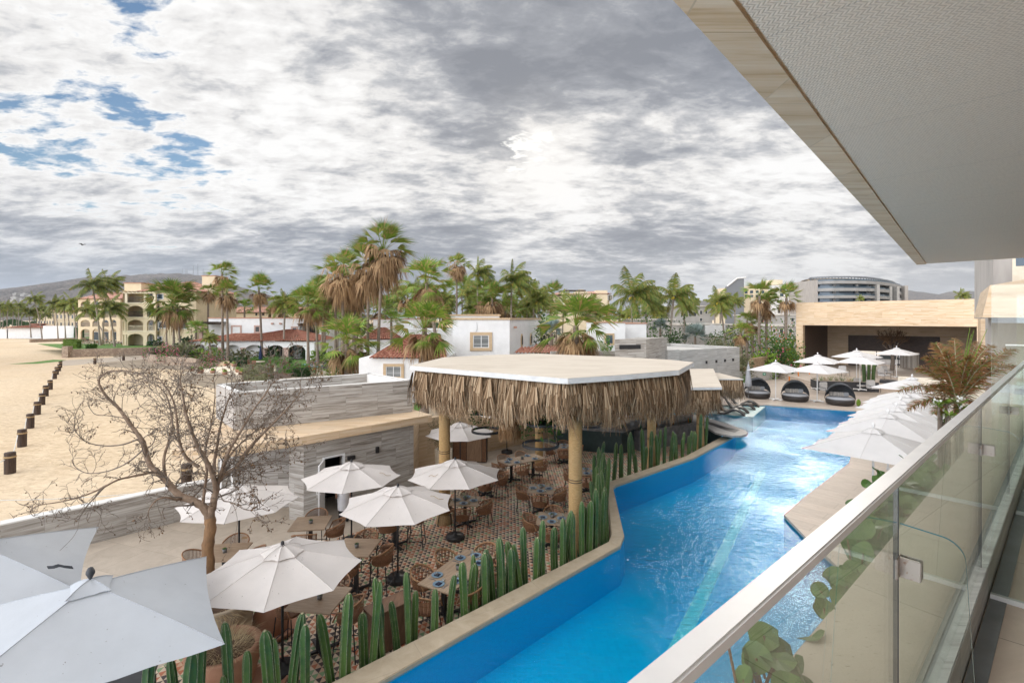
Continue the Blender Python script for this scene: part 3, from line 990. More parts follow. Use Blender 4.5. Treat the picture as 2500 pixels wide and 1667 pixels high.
POOL = [V2(PL0)] + [V2(p) for p in PL] + BARP + [(13.5, 34.2)] + [V2(p) for p in FAR] + [V2(p) for p in RIGHT] + [(7.2, 9.0), (6.0, 7.3), (-2.5, 0.0)]
sheet('pool_floor', POOL, -0.50, MT['pool_tile'])
m = MB()
for i in range(len(POOL)):
 a, b = POOL[i], POOL[(i + 1) % len(POOL)]
 m.face([(a[0], a[1], -0.50), (b[0], b[1], -0.50), (b[0], b[1], 0.47), (a[0], a[1], 0.47)])
m.build('pool_wall', MT['pool_wall'], kind='structure')
sheet('pool_water', POOL, 0.44, MT['water'])
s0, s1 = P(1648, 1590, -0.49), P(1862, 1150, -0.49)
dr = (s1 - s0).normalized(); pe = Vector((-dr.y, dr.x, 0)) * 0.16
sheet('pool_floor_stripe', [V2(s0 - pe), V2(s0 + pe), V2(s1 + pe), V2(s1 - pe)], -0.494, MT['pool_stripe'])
LEDGE = [V2(P(1869, 988, .55)), V2(P(1838, 1018, .44)), V2(P(1728, 1009, .44)), (10.3, 32.4), (13.4, 34.1)]
m = MB()
m.prism(LEDGE, -0.49, 0.443)
m.build('shallow_pool_shelf', MT['pool_ledge'], kind='structure')

m = MB()
ol = [V2(PO0)] + [V2(p) for p in PO]
il = [V2(PL0)] + [V2(p) for p in PL]
m.prism(ol + il[::-1], 0.43, 0.55)
m.build('pool_coping', MT['coping'], kind='structure', bevel=0.012)
m = MB()
m.prism(ol + [(a[0] * .9 + b[0] * .1, a[1] * .9 + b[1] * .1) for a, b in zip(ol, [il[0], il[1], il[2], il[3], il[5], il[6], il[7]])][::-1], -0.1, 0.428)
m.build('pool_edge_wall', MT['coping'], kind='structure')

DECK_R = [V2(p) for p in RIGHT[::-1]] + [V2(FAR[1]), (37, 33), (37, 24), (13, 8.5), (7.2, 9.0)]
DECK_F = [(10.2, 32.6), (13.5, 34.2), V2(FAR[0]), V2(FAR[1]), (37, 33), (48, 37), (42, 70), (27, 62), (27.2, 52), (18.7, 40.5), (12.3, 36.6), (8.0, 33.2)]
for nm, pl in (('pool_deck', DECK_R), ('far_pool_deck', DECK_F)):
 m = MB()
 m.prism(pl, 0.40, 0.55)
 m.build(nm, MT['deck'], kind='structure')
# raised terrace in front of the portal building, two steps
tb = [(25.5, 41.8), (46.0, 37.0), (56, 43), (44, 72), (28.0, 60)]
ctr = Vector((38, 50))
for i, (nm, k) in enumerate((('terrace_step', 1.0), ('terrace_step', 0.985), ('upper_terrace', 0.97))):
 m = MB()
 pl = [(ctr.x + (x - ctr.x) * k, ctr.y + (y - ctr.y) * k) for x, y in tb]
 m.prism(pl, 0.5, 0.70 + 0.16 * i)
 m.build(nm, MT['deck'], kind='structure')

PATIO = [(-18.5, 7.2), (-13.4, 13.0), (-10.6, 16.0), (-9.7, 16.75), (-9.0, 20), (-4.05, 21.6), (-1.2, 24.6), (1.2, 26.6), (6, 31.5), (12.2, 36.6), (11.2, 28.5), (11.6, 26.2), V2(PL[6]), V2(PL[5]), V2(PL[4]), V2(PL[3]), V2(PL[2]), V2(PL[1]), V2(PL0), (-14, -2)]
sheet('patio_paving', PATIO, 0.0, MT['patio'])
MOS = [V2(P(250, 1720)), V2(P(560, 1520)), V2(P(640, 1430)), V2(P(830, 1310)), V2(P(946, 1279)), V2(P(1110, 1196)), V2(P(1337, 1106)), V2(P(1480, 1085)), V2(P(1640, 1070)), (9.5, 24.5), V2(PO[4]), V2(PO[3]), V2(PO[2]), V2(PO[1]), V2(PO[0]), V2(PO0)]
sheet('mosaic_floor', MOS, 0.004, MT['mosaic'])
m = MB()      # planting strip of soil behind the coping for the cactus row
st = []
for a in PO:
 st.append(V2(a))
PS = [PO0] + PO
def off_line(pts, dist):
 res = []
 for i, p in enumerate(pts):
  t = Vector((0, 0))
  if i > 0:
   t += Vector((p.x - pts[i - 1].x, p.y - pts[i - 1].y)).normalized()
  if i < len(pts) - 1:
   t += Vector((pts[i + 1].x - p.x, pts[i + 1].y - p.y)).normalized()
  t.normalize()
  res.append((p.x - t.y * dist, p.y + t.x * dist))
 return res
inner = off_line(PS, 0.42)
m.prism([V2(p) for p in PS] + inner[::-1], -0.05, 0.10)
m.build('planting_soil', MT['soil'], kind='structure')

# ------------------------------------------------------------------ hills
def hills(name, pts, d, depth, base=0.0):
 m = MB()
 rnd = random.Random(len(pts))
 xs = []
 for i in range(len(pts) - 1):
  (x0, y0), (x1, y1) = pts[i], pts[i + 1]
  n = max(2, int(abs(x1 - x0) / 7))
  for k in range(n):
   f = k / n
   xs.append((x0 + (x1 - x0) * f, y0 + (y1 - y0) * f + rnd.uniform(-1.0, 1.0)))
 xs.append(pts[-1])
 rows = []
 N = 12
 for j in range(N + 1):
  f = j / N
  row = []
  for (px, py) in xs:
   dd = d - depth * (1 - f)
   x = (px - CX) / FPX * d
   top = EYE - (py - HY) / FPX * d
   g = f ** 1.15
   z = base + (top - base) * g
   z += rnd.uniform(-1, 1) * 0.028 * top * (0.3 if f in (0, 1) else 1.0) + 0.07 * top * sin(px * 0.11 + f * 5) * f * (1 - f) * 2.5
   row.append((x, dd, max(z, base - 2)))
  rows.append(row)
 back = [(x, y + depth * 0.8, base) for (x, y, z) in rows[-1]]
 rows.append(back)
 m.grid(rows)
 o = m.build(name, MT['hill'], kind='structure')
 return o
hills('hills', [(-700, 740), (-300, 725), (0, 707), (60, 700), (110, 697), (128, 690), (170, 688), (190, 680), (235, 676), (275, 672), (340, 671), (390, 668), (440, 668), (500, 673), (545, 688), (590, 701), (640, 714), (690, 730), (735, 748), (790, 762), (900, 768)], 2300, 900)
hills('hills', [(1500, 768), (1600, 752), (1680, 738), (1720, 733), (1780, 742), (1900, 735), (2050, 725), (2150, 716), (2206, 708), (2235, 711), (2262, 715), (2285, 719), (2310, 714), (2345, 711), (2368, 710), (2400, 712), (2600, 700), (2900, 720)], 3000, 900)

# ------------------------------------------------------------------ own hotel wing: balcony, soffit, ledge, neighbouring balconies
RD = Vector((0.7504, 0.6610))                 # direction of the railing
RN = Vector((RD.y, -RD.x))                    # towards the rooms
R0 = Vector((0.147, 0.658))
def rail(t, off=0.0):
 p = R0 + RD * t + RN * off
 return (p.x, p.y)
hotel = root('hotel_building', 'pale stone hotel wing on the right with an overhanging textured soffit and tiled balcony', 'hotel', (6, 2, 0))
ZF, ZC, ZR = 4.85, 5.017, 6.017
T0, T1 = -6.0, 15.0
m = MB()
m.prism([rail(T0, 0.06), rail(T1, 0.06), rail(T1, 3.2), rail(T0, 3.2)], 4.45, ZF)
m.build('balcony_floor', MT['balcony_tile'], hotel)
m = MB()
m.prism([rail(T0, -0.012), rail(T1, -0.012), rail(T1, 0.055), rail(T0, 0.055)], 4.6, ZC)
m.build('curb', MT['pale_stone'], hotel, bevel=0.004)
m = MB()
m.prism([rail(T0, 0.063), rail(T1, 0.063), rail(T1, 0.135), rail(T0, 0.135)], ZF - 0.02, ZF + 0.004)
m.build('drain_channel', MT['grey_metal'], hotel)
m = MB()
LW = 0.44
m.prism([rail(T0, -LW), rail(T1, -LW), rail(T1, -0.012), rail(T0, -0.012)], 4.1, 5.0)
m.build('planter_ledge', MT['ledge'], hotel, bevel=0.01)
m = MB()
m.prism([rail(T0, -LW + 0.30), rail(T1 - 3, -LW + 0.30), rail(T1 - 3, 3.0), rail(T0, 3.0)], -0.5, 4.1)
m.build('lower_wall', MT['beige_wall'], hotel)
m = MB()
m.wall(rail(T0, 3.2), rail(T1, 3.2), 0.3, ZF, 7.5, side=-1)
m.build('room_wall', MT['warm_grey'], hotel)
# soffit of the balcony above
SE = Vector((0.6755, 0.7374)); SN = Vector((0.703, -0.711))
S1 = Vector((7.80, 9.56)); S0 = S1 - SE * 14.5
ZS = EYE + 1.05
q = [S0, S1, S1 + SN * 16, S0 + SN * 16]
m = MB(); m.prism([V2(p) for p in q], ZS + 0.004, ZS + 0.5)
m.build('upper_slab', MT['beige_stone'], hotel)
m = MB()
w_ = 0.155
q2 = [S0 + SN * w_, S1 + SN * w_ - SE * 0.02, S1 + SN * 16 - SE * 0.02, S0 + SN * 16]
m.prism([V2(p) for p in q2], ZS - 0.004, ZS + 0.004)
m.build('soffit_panel', MT['soffit'], hotel)
m = MB()
q3 = [S0, S1, S1 + SN * (w_ - 0.012), S0 + SN * (w_ - 0.012)]
m.prism([V2(p) for p in q3], ZS - 0.012, ZS + 0.004)
m.build('soffit_border', MT['beige_stone'], hotel)

# the neighbouring part of the facade, seen past the end of the soffit
def slabq(pxys, d0, d1):
 pass
A = Q(2398, 774.5, 13.0); B = Q(2417, 689, 13.6)
m = MB()
dirR = Vector((0.86, -0.51))
def ext(p, L):
 return Vector((p.x + dirR.x * L, p.y + dirR.y * L, p.z))
At = Vector((B.x, B.y, 7.42)); Ab = Vector((A.x, A.y, 6.53))
bk = Vector((0.66, 0.75, 0))
Lx = 9
pts_b = [Ab, ext(Ab, Lx), ext(Ab, Lx) + bk * 6, Ab + bk * 6 ]
pts_t = [At, ext(At, Lx), ext(At, Lx) + bk * 6, At + bk * 5.4]
m.face([pts_b[0], pts_b[1], pts_t[1], pts_t[0]])
m.face([pts_b[3], pts_b[0], pts_t[0], pts_t[3]])
m.face(pts_t)
m.face(pts_b[::-1])
m.build('neighbour_fascia', MT['beige_wall'], hotel)
m = MB()
U0 = Vector((At.x + 0.05, At.y, 7.42)); U1 = Vector((At.x + 3.4, At.y + 1.6, 7.85))
m.face([U0, ext(U0, Lx), ext(U1, Lx), U1])
m.face([U0, U1, U1 + bk * 5, U0 + bk * 5.2])
m.face([U1, ext(U1, Lx), ext(U1, Lx) + bk * 5, U1 + bk * 5])
m.build('upper_fascia', MT['beige_wall'], hotel)
m = MB()
c0 = Q(2436, 760, 15.0)
m.prism([(c0.x, c0.y), (c0.x + 7, c0.y - 4.2), (c0.x + 9, c0.y - 1), (c0.x + 2.0, c0.y + 2.4)], 3.6, 6.60)
m.build('neighbour_wall', MT['warm_grey'], hotel)
m = MB()
c1 = Q(2422, 780, 17.0)
m.prism([(c1.x, c1.y), (c1.x + 0.25, c1.y - 0.1), (c1.x + 1.5, c1.y + 1.4), (c1.x + 1.2, c1.y + 1.5)], 1.0, 6.62)
m.build('pier', MT['warm_grey'], hotel)
m = MB()
c2 = Q(2413, 791, 19.0)
for (u0, u1, z0, z1, mi) in ((0, .05, 5.3, 6.3, 0), (.05, .16, 5.3, 6.24, 1), (.16, .2, 5.3, 6.3, 0), (0, .2, 6.24, 6.32, 0)):
 m.box(c2.x + u0, c2.y, z0, c2.x + u1, c2.y + 0.08, z1, mi)
m.build('side_window', [MT['white_paint'], MT['blue_glass']], hotel)
m = MB()
e0 = Q(2394, 634, 34.0)
m.prism([(e0.x, e0.y), (e0.x + 1.15, e0.y - 1.0), (e0.x + 6, e0.y + 4), (e0.x + 4.5, e0.y + 5)], 0.5, 10.7)
m.build('far_tower', MT['beige_wall'], hotel)
m = MB()
e1 = Q(2398, 640, 27.0)
for (za, zb, k) in ((6.95, 7.25, 0.0), (8.1, 9.9, 0.6)):
 m.prism([(e1.x + k, e1.y), (e1.x + 2.2 + k, e1.y - 1.7), (e1.x + 6, e1.y + 2), (e1.x + 3.5, e1.y + 4)], za, zb)
m.build('far_balcony', MT['cream_stone'], hotel)
m = MB()
e2 = Q(2425, 640, 21.0)
m.prism([(e2.x, e2.y), (e2.x + 0.5, e2.y - 0.3), (e2.x + 3, e2.y + 3), (e2.x + 2, e2.y + 3)], 6.5, 10.5)
m.prism([(e2.x + 0.8, e2.y - 0.6), (e2.x + 5, e2.y - 4), (e2.x + 7, e2.y - 1), (e2.x + 3, e2.y + 1)], 8.3, 11.5, 1)
m.build('upper_room_wall', [MT['warm_grey'], MT['white_wall']], hotel)
m = MB()
e3 = Q(2480, 630, 17.0)
m.prism([(e3.x, e3.y), (e3.x + 3, e3.y - 2), (e3.x + 3.1, e3.y - 1.9), (e3.x + 0.1, e3.y + 0.1)], 8.3, 9.6)
m.build('upper_window', [MT['blue_glass']], hotel)
m = MB()
g0 = Q(2455, 846, 13.2)
m.prism([(g0.x, g0.y), (g0.x + 4, g0.y - 2.4), (g0.x + 4.02, g0.y - 2.36), (g0.x + .02, g0.y + .04)], 4.9, 5.78)
m.build('neighbour_railing_glass', MT['glass'], hotel)
m = MB()
m.tube([(g0.x, g0.y, 5.80), (g0.x + 4, g0.y - 2.4, 5.80)], 0.025, 6)
m.build('neighbour_railing_rail', MT['silver'], hotel)
m = MB()      # lower roof terrace seen behind the brown palm
l0 = P(2405, 960, 3.2)
m.prism([(l0.x - 0.1, l0.y), (l0.x + 7, l0.y - 4), (l0.x + 9, l0.y + 1), (l0.x + 1.2, l0.y + 6.5)], 0.5, 3.2)
m.build('lower_canopy', MT['cream_stone'], hotel)

# glass balustrade
rl = root('glass_railing', 'frameless glass balcony railing with a silver handrail, running along the stone ledge', 'railing', (rail(3)[0], rail(3)[1], ZC))
m = MB()
hr = [rail(-0.75), rail(11.0), rail(11.0, 0.046), rail(-0.75, 0.046)]
m.prism(hr, ZR - 0.026, ZR)
m.build('handrail', MT['silver'], rl, bevel=0.004)
joints = [-0.72, 1.415, 3.52, 5.42, 7.03, 8.9, 10.9]
for a, b in zip(joints[:-1], joints[1:]):
 m = MB()
 m.prism([rail(a + 0.006, 0.014), rail(b - 0.006, 0.014), rail(b - 0.006, 0.026), rail(a + 0.006, 0.026)], ZC + 0.001, ZR - 0.027)
 m.build('glass_pane', MT['glass'], rl)
for j in joints[1:-1]:
 m = MB()
 m.prism([rail(j - 0.005, 0.013), rail(j + 0.001, 0.013), rail(j + 0.001, 0.027), rail(j - 0.005, 0.027)], ZC, ZR - 0.028)
 m.build('joint_seal', MT['charcoal'], rl)
 # stiffening fin of glass, rounded at the top, with its clamp
 prof = [(0.03, ZF + 0.01), (0.235, ZF + 0.01)]
 for k in range(9):
  a = pi / 2 * k / 8
  prof.append((0.125 + 0.06 * cos(a), 5.785 + 0.06 * sin(a)))
 prof.append((0.03, 5.853))
 m = MB()
 for sgn, tt in ((1, j - 0.006), (-1, j + 0.006)):
  ring = [(*rail(tt, o_), z_) for o_, z_ in prof]
  m.face(ring if sgn > 0 else ring[::-1])
 fin = m.build('glass_fin', MT['glass'], rl)
 m = MB()
 for k in range(1, len(prof) - 1):
  a, b = prof[k], prof[k + 1]
  m.face([(*rail(j - 0.006, a[0]), a[1]), (*rail(j + 0.006, a[0]), a[1]), (*rail(j + 0.006, b[0]), b[1]), (*rail(j - 0.006, b[0]), b[1])])
 m.build('fin_edge', MT['glass_edge'], fin)
 m = MB()
 m.prism([rail(j - 0.018, 0.030), rail(j - 0.007, 0.030), rail(j - 0.007, 0.085), rail(j - 0.018, 0.085)], 5.69, 5.752)
 m.prism([rail(j + 0.007, 0.030), rail(j + 0.018, 0.030), rail(j + 0.018, 0.085), rail(j + 0.007, 0.085)], 5.69, 5.752)
 m.prism([rail(j - 0.05, 0.0275), rail(j + 0.018, 0.0275), rail(j + 0.018, 0.0325), rail(j - 0.05, 0.0325)], 5.688, 5.754)
 m.build('hinge_clamp', MT['rust_metal'], rl, bevel=0.003)
for j, lb in ((3.52, 'clear glass balcony divider on a white base rail, nearest one'), (5.42, 'clear glass balcony divider on a white base rail, farther one')):
 dv = root('glass_divider', lb, 'glass divider', (*rail(j, 0.1), ZF), 'glass dividers across the balcony')
 m = MB()
 m.prism([rail(j - 0.006, 0.07), rail(j + 0.006, 0.07), rail(j + 0.006, 2.6), rail(j - 0.006, 2.6)], ZF + 0.03, 6.7)
 m.build('glass_pane', MT['glass'], dv)
 m = MB()
 m.prism([rail(j - 0.015, 0.065), rail(j + 0.015, 0.065), rail(j + 0.015, 2.6), rail(j - 0.015, 2.6)], ZF + 0.001, ZF + 0.03)
 m.build('base_rail', MT['white_metal'], dv)

# ------------------------------------------------------------------ portal building at the far end of the pool
pt = root('portal_building', 'tan travertine portal building with a huge dark opening beyond the pool', 'building', (36, 50, 0.5))
PA = Vector((31.5, 55.0)); PU = Vector((0.684, -0.7295)); PN = Vector((0.7295, 0.684))
def pp(s, t):
 v = PA + PU * s + PN * t
 return (v.x, v.y)
ZT, ZO = 8.27, 5.79
m = MB()
m.prism([pp(0, 0), pp(24, 0), pp(24, 0.8), pp(0, 0.8)], ZO, ZT)          # header over the opening
m.prism([pp(0, 0), pp(0.67, 0), pp(0.67, 0.8), pp(0, 0.8)], 0.5, ZO - 0.001)
m.prism([pp(14.66, 0), pp(24, 0), pp(24, 0.8), pp(14.66, 0.8)], 0.5, ZO - 0.001)
m.prism([pp(0, 0.802), pp(0.66, 0.802), pp(0.66, 9.6), pp(0, 9.6)], 0.5, ZT - 0.3)
m.build('front_wall', MT['beige_stone'], pt)
m = MB()
m.prism([pp(0.0, 0.802), pp(16, 0.802), pp(16, 9.6), pp(0.0, 9.6)], ZO + 0.01, ZO + 0.6)
m.build('roof', MT['dark_wood'], pt)
m = MB()
m.prism([pp(0.662, 0.6), pp(0.74, 0.6), pp(0.74, 8.98), pp(0.662, 8.98)], 0.9, ZO)
m.build('side_door', MT['dark_wood'], pt)
m = MB()
m.prism([pp(0.68, 9.0), pp(3.97, 9.0), pp(3.97, 9.4), pp(0.68, 9.4)], 0.5, ZO)
m.prism([pp(9.5, 9.0), pp(16, 9.0), pp(16, 9.4), pp(9.5, 9.4)], 0.5, ZO)
m.prism([pp(3.97, 9.0), pp(9.5, 9.0), pp(9.5, 9.4), pp(3.97, 9.4)], 2.75, ZO)
m.build('back_wall', MT['beige_wall'], pt)
m = MB()
m.prism([pp(2.9, 8.9), pp(11.2, 8.9), pp(11.2, 8.995), pp(2.9, 8.995)], 2.78, 4.55)
m.prism([pp(2.9, 8.9), pp(3.95, 8.9), pp(3.95, 8.995), pp(2.9, 8.995)], 0.9, 2.779)
m.prism([pp(9.52, 8.9), pp(11.2, 8.9), pp(11.2, 8.995), pp(9.52, 8.995)], 0.9, 2.779)
m.build('wood_panelling', MT['dark_wood'], pt)
m = MB()
m.prism([pp(14.7, 0.802), pp(15.2, 0.802), pp(15.2, 9.0), pp(14.7, 9.0)], 0.5, ZO)
m.build('inner_wall', MT['dark_wood'], pt)
for k, s in enumerate((3.99, 5.6, 7.6, 9.43)):
 m = MB()
 m.prism([pp(s, 9.05), pp(s + 0.06, 9.05), pp(s + 0.06, 9.12), pp(s, 9.12)], 0.9, 2.745)
 m.build('gate_post', MT['black_metal'], pt)
m = MB()
for k in range(26):
 s = 7.7 + k * 0.066
 m.prism([pp(s, 9.5 + 0.05 * (k % 2)), pp(s + 0.06, 9.5 + 0.05 * ((k + 1) % 2)), pp(s + 0.06, 9.56), pp(s, 9.56)], 0.9, 2.7)
m.build('curtain', MT['drape'], pt)
m = MB()
for (s, z) in ((0.3, 1.9),):
 m.prism([pp(s, -0.03), pp(s + 0.13, -0.03), pp(s + 0.13, -0.001), pp(s, -0.001)], z, z + 0.16)
m.build('light_switch', MT['white_paint'], pt)
sheet('street', [pp(-10, 11), pp(40, 11), pp(40, 60), pp(-10, 60)], 0.55, MT['path'])

car = root('parked_car', 'white parked car seen through the opening of the portal building', 'car', (*pp(5.6, 13.5), 0.55))
def carpt(s, z, t):
 x, y = pp(3.6 + s, 12.4 + t)
 return (x, y, 0.55 + z)
m = MB()
prof = [(0.0, 0.35), (0.0, 0.85), (0.25, 1.0), (1.1, 1.08), (1.7, 1.62), (3.3, 1.68), (4.0, 1.12), (4.3, 1.0), (4.35, 0.35)]
fr_ = [carpt(s, z, 0.0 if z < 1.05 else 0.12) for s, z in prof]; bk_ = [carpt(s, z, 1.75 if z < 1.05 else 1.62) for s, z in prof]
m.face(fr_); m.face(bk_[::-1])
for i in range(len(prof)):
 j = (i + 1) % len(prof)
 m.face([fr_[i], bk_[i], bk_[j], fr_[j]])
m.build('body', MT['car_paint'], car)
m = MB()
m.face([carpt(1.35, 1.13, -0.01), carpt(3.75, 1.15, -0.01), carpt(3.25, 1.58, 0.10), carpt(1.80, 1.55, 0.10)])
m.build('window', MT['blue_glass'], car)
for s in (0.85, 3.5):
 m = MB()
 c = carpt(s, 0.33, 0)
 rows = []
 for t, r_ in ((-0.03, 0.22), (-0.03, 0.33), (0.2, 0.33)):
  rows.append([carpt(s + r_ * cos(a), 0.33 + r_ * sin(a), t) for a in [2 * pi * k / 16 for k in range(16)]])
 m.grid(rows, close=True); m.face(rows[0])
 m.build('wheel', MT['tyre'], car)

# ------------------------------------------------------------------ stone walls beside the portal and behind the bar
def rowpart(nm, mat, par, quads):
 m = MB()
 for qd in quads:
  m.prism(*qd)
 return m.build(nm, mat, par)

gw = root('service_building', 'flat grey stone service building with four small wall lights behind the bar', 'building', (14.5, 39, 0.5))
ga = Q(1659, 855, 36); gb = Q(1805.6, 847.6, 40); gl = Q(1630, 853, 40)
zt_ = 4.22
m = MB()
bkx = Vector((-3.6, 6.5))
m.prism([(ga.x, ga.y), (gb.x, gb.y), (gb.x + bkx.x, gb.y + bkx.y), (ga.x - 2.8, ga.y + 5)], 0.3, zt_ - 0.25)
m.build('wall', MT['pale_stone'], gw)
m = MB()
par = [(ga.x, ga.y), (gb.x, gb.y), (gb.x + bkx.x, gb.y + bkx.y), (ga.x - 2.8, ga.y + 5)]
for i in range(4):
 a, b = par[i], par[(i + 1) % 4]
 m.wall(a, b, 0.18, zt_ - 0.249, zt_)
m.build('parapet', MT['pale_stone'], gw)
for px in (1720, 1744, 1766, 1787):
 f = (px - 1659) / (1805.6 - 1659)
 x = ga.x + (gb.x - ga.x) * f; y = ga.y + (gb.y - ga.y) * f
 m = MB()
 zc = EYE - (884 - (px - 1720) * 0.09 - HY) / FPX * y
 nn = Vector((gb.y - ga.y, -(gb.x - ga.x))).normalized()
 c = Vector((x, y)) + nn * 0.05
 m.obox((c.x, c.y), (gb.x - ga.x, gb.y - ga.y), 0.11, 0.10, zc - 0.1, zc + 0.1)
 m.build('wall_light', MT['black_metal'], gw)
sg = root('exit_sign', 'small green exit sign with a white arrow on the low grey wall', 'sign', P(1866, 913, 1.6), None)
c = Q(1866, 913, 41.6)
m = MB(); m.box(c.x - 0.12, c.y, c.z - 0.10, c.x + 0.12, c.y + 0.02, c.z + 0.10)
sg.location = c
m.build('board', MT['sign_green'], sg)
m = MB()
for a_ in ([(-.07, -.02), (.02, -.02), (.02, .02), (-.07, .02)], [(.02, -.05), (.08, 0), (.02, .05)]):
 m.face([(c.x + u, c.y - 0.004, c.z + v) for u, v in a_])
m.build('arrow', MT['white_paint'], sg)

ch = root('stone_chimney', 'square pale stone chimney block with a dark slot, above the pavilion roof', 'chimney', Q(1560, 850, 33) * 1.0)
ch.location.z = 0.5
ca, cb, cc_ = Q(1501, 828, 31.5), Q(1577.5, 828, 32.2), Q(1628, 836, 35.5)
m = MB()
m.prism([(ca.x, ca.y), (cb.x, cb.y), (cc_.x, cc_.y), (cc_.x - (cb.x - ca.x), cc_.y - (cb.y - ca.y))], 0.5, 5.18)
m.build('shaft', MT['grey_stone'], ch)
m = MB()
sa, sb = Q(1512, 842, 31.56), Q(1564, 842, 32.04)
z0_, z1_ = 4.56, 4.82
m.prism([(sa.x, sa.y), (sb.x, sb.y), (sb.x, sb.y - 0.03), (sa.x, sa.y - 0.03)], z0_, z1_)
m.build('vent_slot', MT['black_metal'], ch)
m = MB()
a_, b_ = Q(1345, 868, 36), Q(1501, 858, 36.5)
m.wall(V2(a_), V2(b_), 0.3, 0.3, 4.12)
o = m.build('garden_wall', MT['grey_stone']); tag(o, 'low vein cut stone wall behind the pavilion roof, left of the chimney', 'wall')
m = MB()
a_ = Q(1630, 854, 35.2); b_ = Q(1659, 855, 35.7)
m.prism([V2(a_), V2(b_), (b_.x - 2, b_.y + 4), (a_.x - 2, a_.y + 4)], 0.3, 4.27)
o = m.build('side_wall', MT['pale_stone'], gw)

rw = MB()
ra, rb = P(1838, 918, 0.62), P(1925, 896, 0.62)
ra = Vector((22.2, 46.0, 0)); rb = Vector((29.8, 54.5, 0))
rw.wall((19.2, 44.5), (22.4, 46.2), 0.4, 0.5, 2.0)
rw.wall((22.4, 46.2), (29.6, 53.6), 0.4, 0.5, 2.75)
o = rw.build('stone_wall', MT['rubble_tan']); tag(o, 'tan rubble retaining wall stepping up to the left of the portal building', 'wall')
m = MB()
m.wall((18.8, 43.2), (29.5, 52.6), 0.3, 0.5, 1.75, side=-1)
o = m.build('terrace_wall', MT['pale_stone']); tag(o, 'low pale stone terrace wall behind the far parasols', 'wall')
gt = root('iron_gate', 'black iron gate at the left corner of the portal building', 'gate', (30.3, 53.8, 0.5))
m = MB()
ga_, gb_ = Vector((29.9, 54.1)), Vector((31.2, 55.1))
for k in range(9):
 p_ = ga_ + (gb_ - ga_) * (k / 8)
 m.box(p_.x - .02, p_.y - .02, 0.6, p_.x + .02, p_.y + .02, 3.05)
m.build('bar_panel', MT['black_metal'], gt)
m = MB()
for z in (0.65, 1.8, 3.05):
 m.bar((ga_.x, ga_.y, z), (gb_.x, gb_.y, z), 0.09)
for p_ in (ga_, gb_):
 m.bar((p_.x, p_.y, 0.6), (p_.x, p_.y, 3.1), 0.10)
m.build('gate_frame', MT['black_metal'], gt)

# ------------------------------------------------------------------ grey stone kitchen building and the beach wall
kb = root('kitchen_building', 'grey vein cut stone kitchen building with a beige ledge and an open white door', 'building', (-7, 18, 0))
W0, W1 = Vector((-6.65, 15.83)), Vector((-3.74, 18.85))
wd = (W1 - W0).normalized(); wn_ = Vector((-wd.y, wd.x))
ZL = 2.50
def wp(t, o_=0.0):
 v = W0 + wd * t + wn_ * o_
 return (v.x, v.y)
WL = (W1 - W0).length
td0, td1 = 0.62, 1.40      # doorway
m = MB()
m.prism([wp(0), wp(td0), wp(td0, .35), wp(0, .35)], 0, ZL - 0.001)
m.prism([wp(td1), wp(WL), wp(WL, .35), wp(td1, .35)], 0, ZL - 0.001)
m.prism([wp(td0), wp(td1), wp(td1, .35), wp(td0, .35)], 1.95, ZL - 0.001)
m.build('front_wall', MT['grey_stone'], kb)
m = MB()
m.prism([wp(0, .352), (-7.3, 16.25), (-6.9, 17.2), wp(1.0, .352 + .6)], 0, ZL - 0.002)
m.prism([wp(0.0, 0.0), wp(0.0, .35), (-7.3, 16.25), (-7.22, 16.10)], 0, ZL - 0.0015)
m.build('pier', MT['grey_stone'], kb)
m = MB()
m.prism([(-9.9, 16.7), (-7.2, 17.2), (-7.1, 17.5), (-9.8, 17.0)], 0, ZL - 0.002)
m.build('recessed_wall', MT['grey_stone'], kb)
m = MB()
m.prism([wp(WL, .352), wp(WL - .3, .352), (-5.9, 21.4), (-5.6, 21.6)], 0, ZL - 0.002)
m.build('rear_wall', MT['grey_stone'], kb)
m = MB()
m.prism([wp(td0 - .2, 1.6), wp(td1 + .6, 1.6), wp(td1 + .6, 1.7), wp(td0 - .2, 1.7)], 0, ZL - .01)
m.prism([wp(td0 - .2, .36), wp(td0 - .15, .36), wp(td0 - .15, 1.6), wp(td0 - .2, 1.6)], 0, ZL - .01)
m.prism([wp(td1 + .55, .36), wp(td1 + .6, .36), wp(td1 + .6, 1.6), wp(td1 + .55, 1.6)], 0, ZL - .01)
m.build('dark_lobby', MT['charcoal'], kb)
m = MB()      # ledge that juts out over the wall
m.prism([(-9.6, 14.0), (-8.3, 14.22), wp(0.05, -0.12), wp(WL + 0.75, -0.16), wp(WL + 0.9, 1.4), (-5.2, 21.0), (-9.9, 18.2), (-10.4, 16.4)], ZL, ZL + 0.27)
m.build('ledge', MT['beige_stone'], kb, bevel=0.008)
UB = [V2(Q(577, 960, 16.55)), V2(Q(1007, 928, 19.9)), V2(P(904, 911, 4.03)), (-10.6, 19.0)]
UB[3] = V2(P(530, 938, 4.03))
m = MB()
m.prism(UB, ZL + 0.272, 3.62)
m.build('upper_block', MT['grey_stone'], kb)
m = MB()
for i in range(4):
 m.wall(UB[i], UB[(i + 1) % 4], 0.14, 3.621, 4.03)
m.build('parapet', MT['grey_stone'], kb)
m = MB()
for i in range(4):
 a, b = Vector(UB[i]), Vector(UB[(i + 1) % 4])
 m.wall(V2(a), V2(b), 0.16, 4.03, 4.045)
ia = [Vector(p) for p in UB]
cen = sum(ia, Vector((0, 0))) / 4
m.prism([V2(p + (cen - p).normalized() * 0.25) for p in ia], 3.63, 3.66)
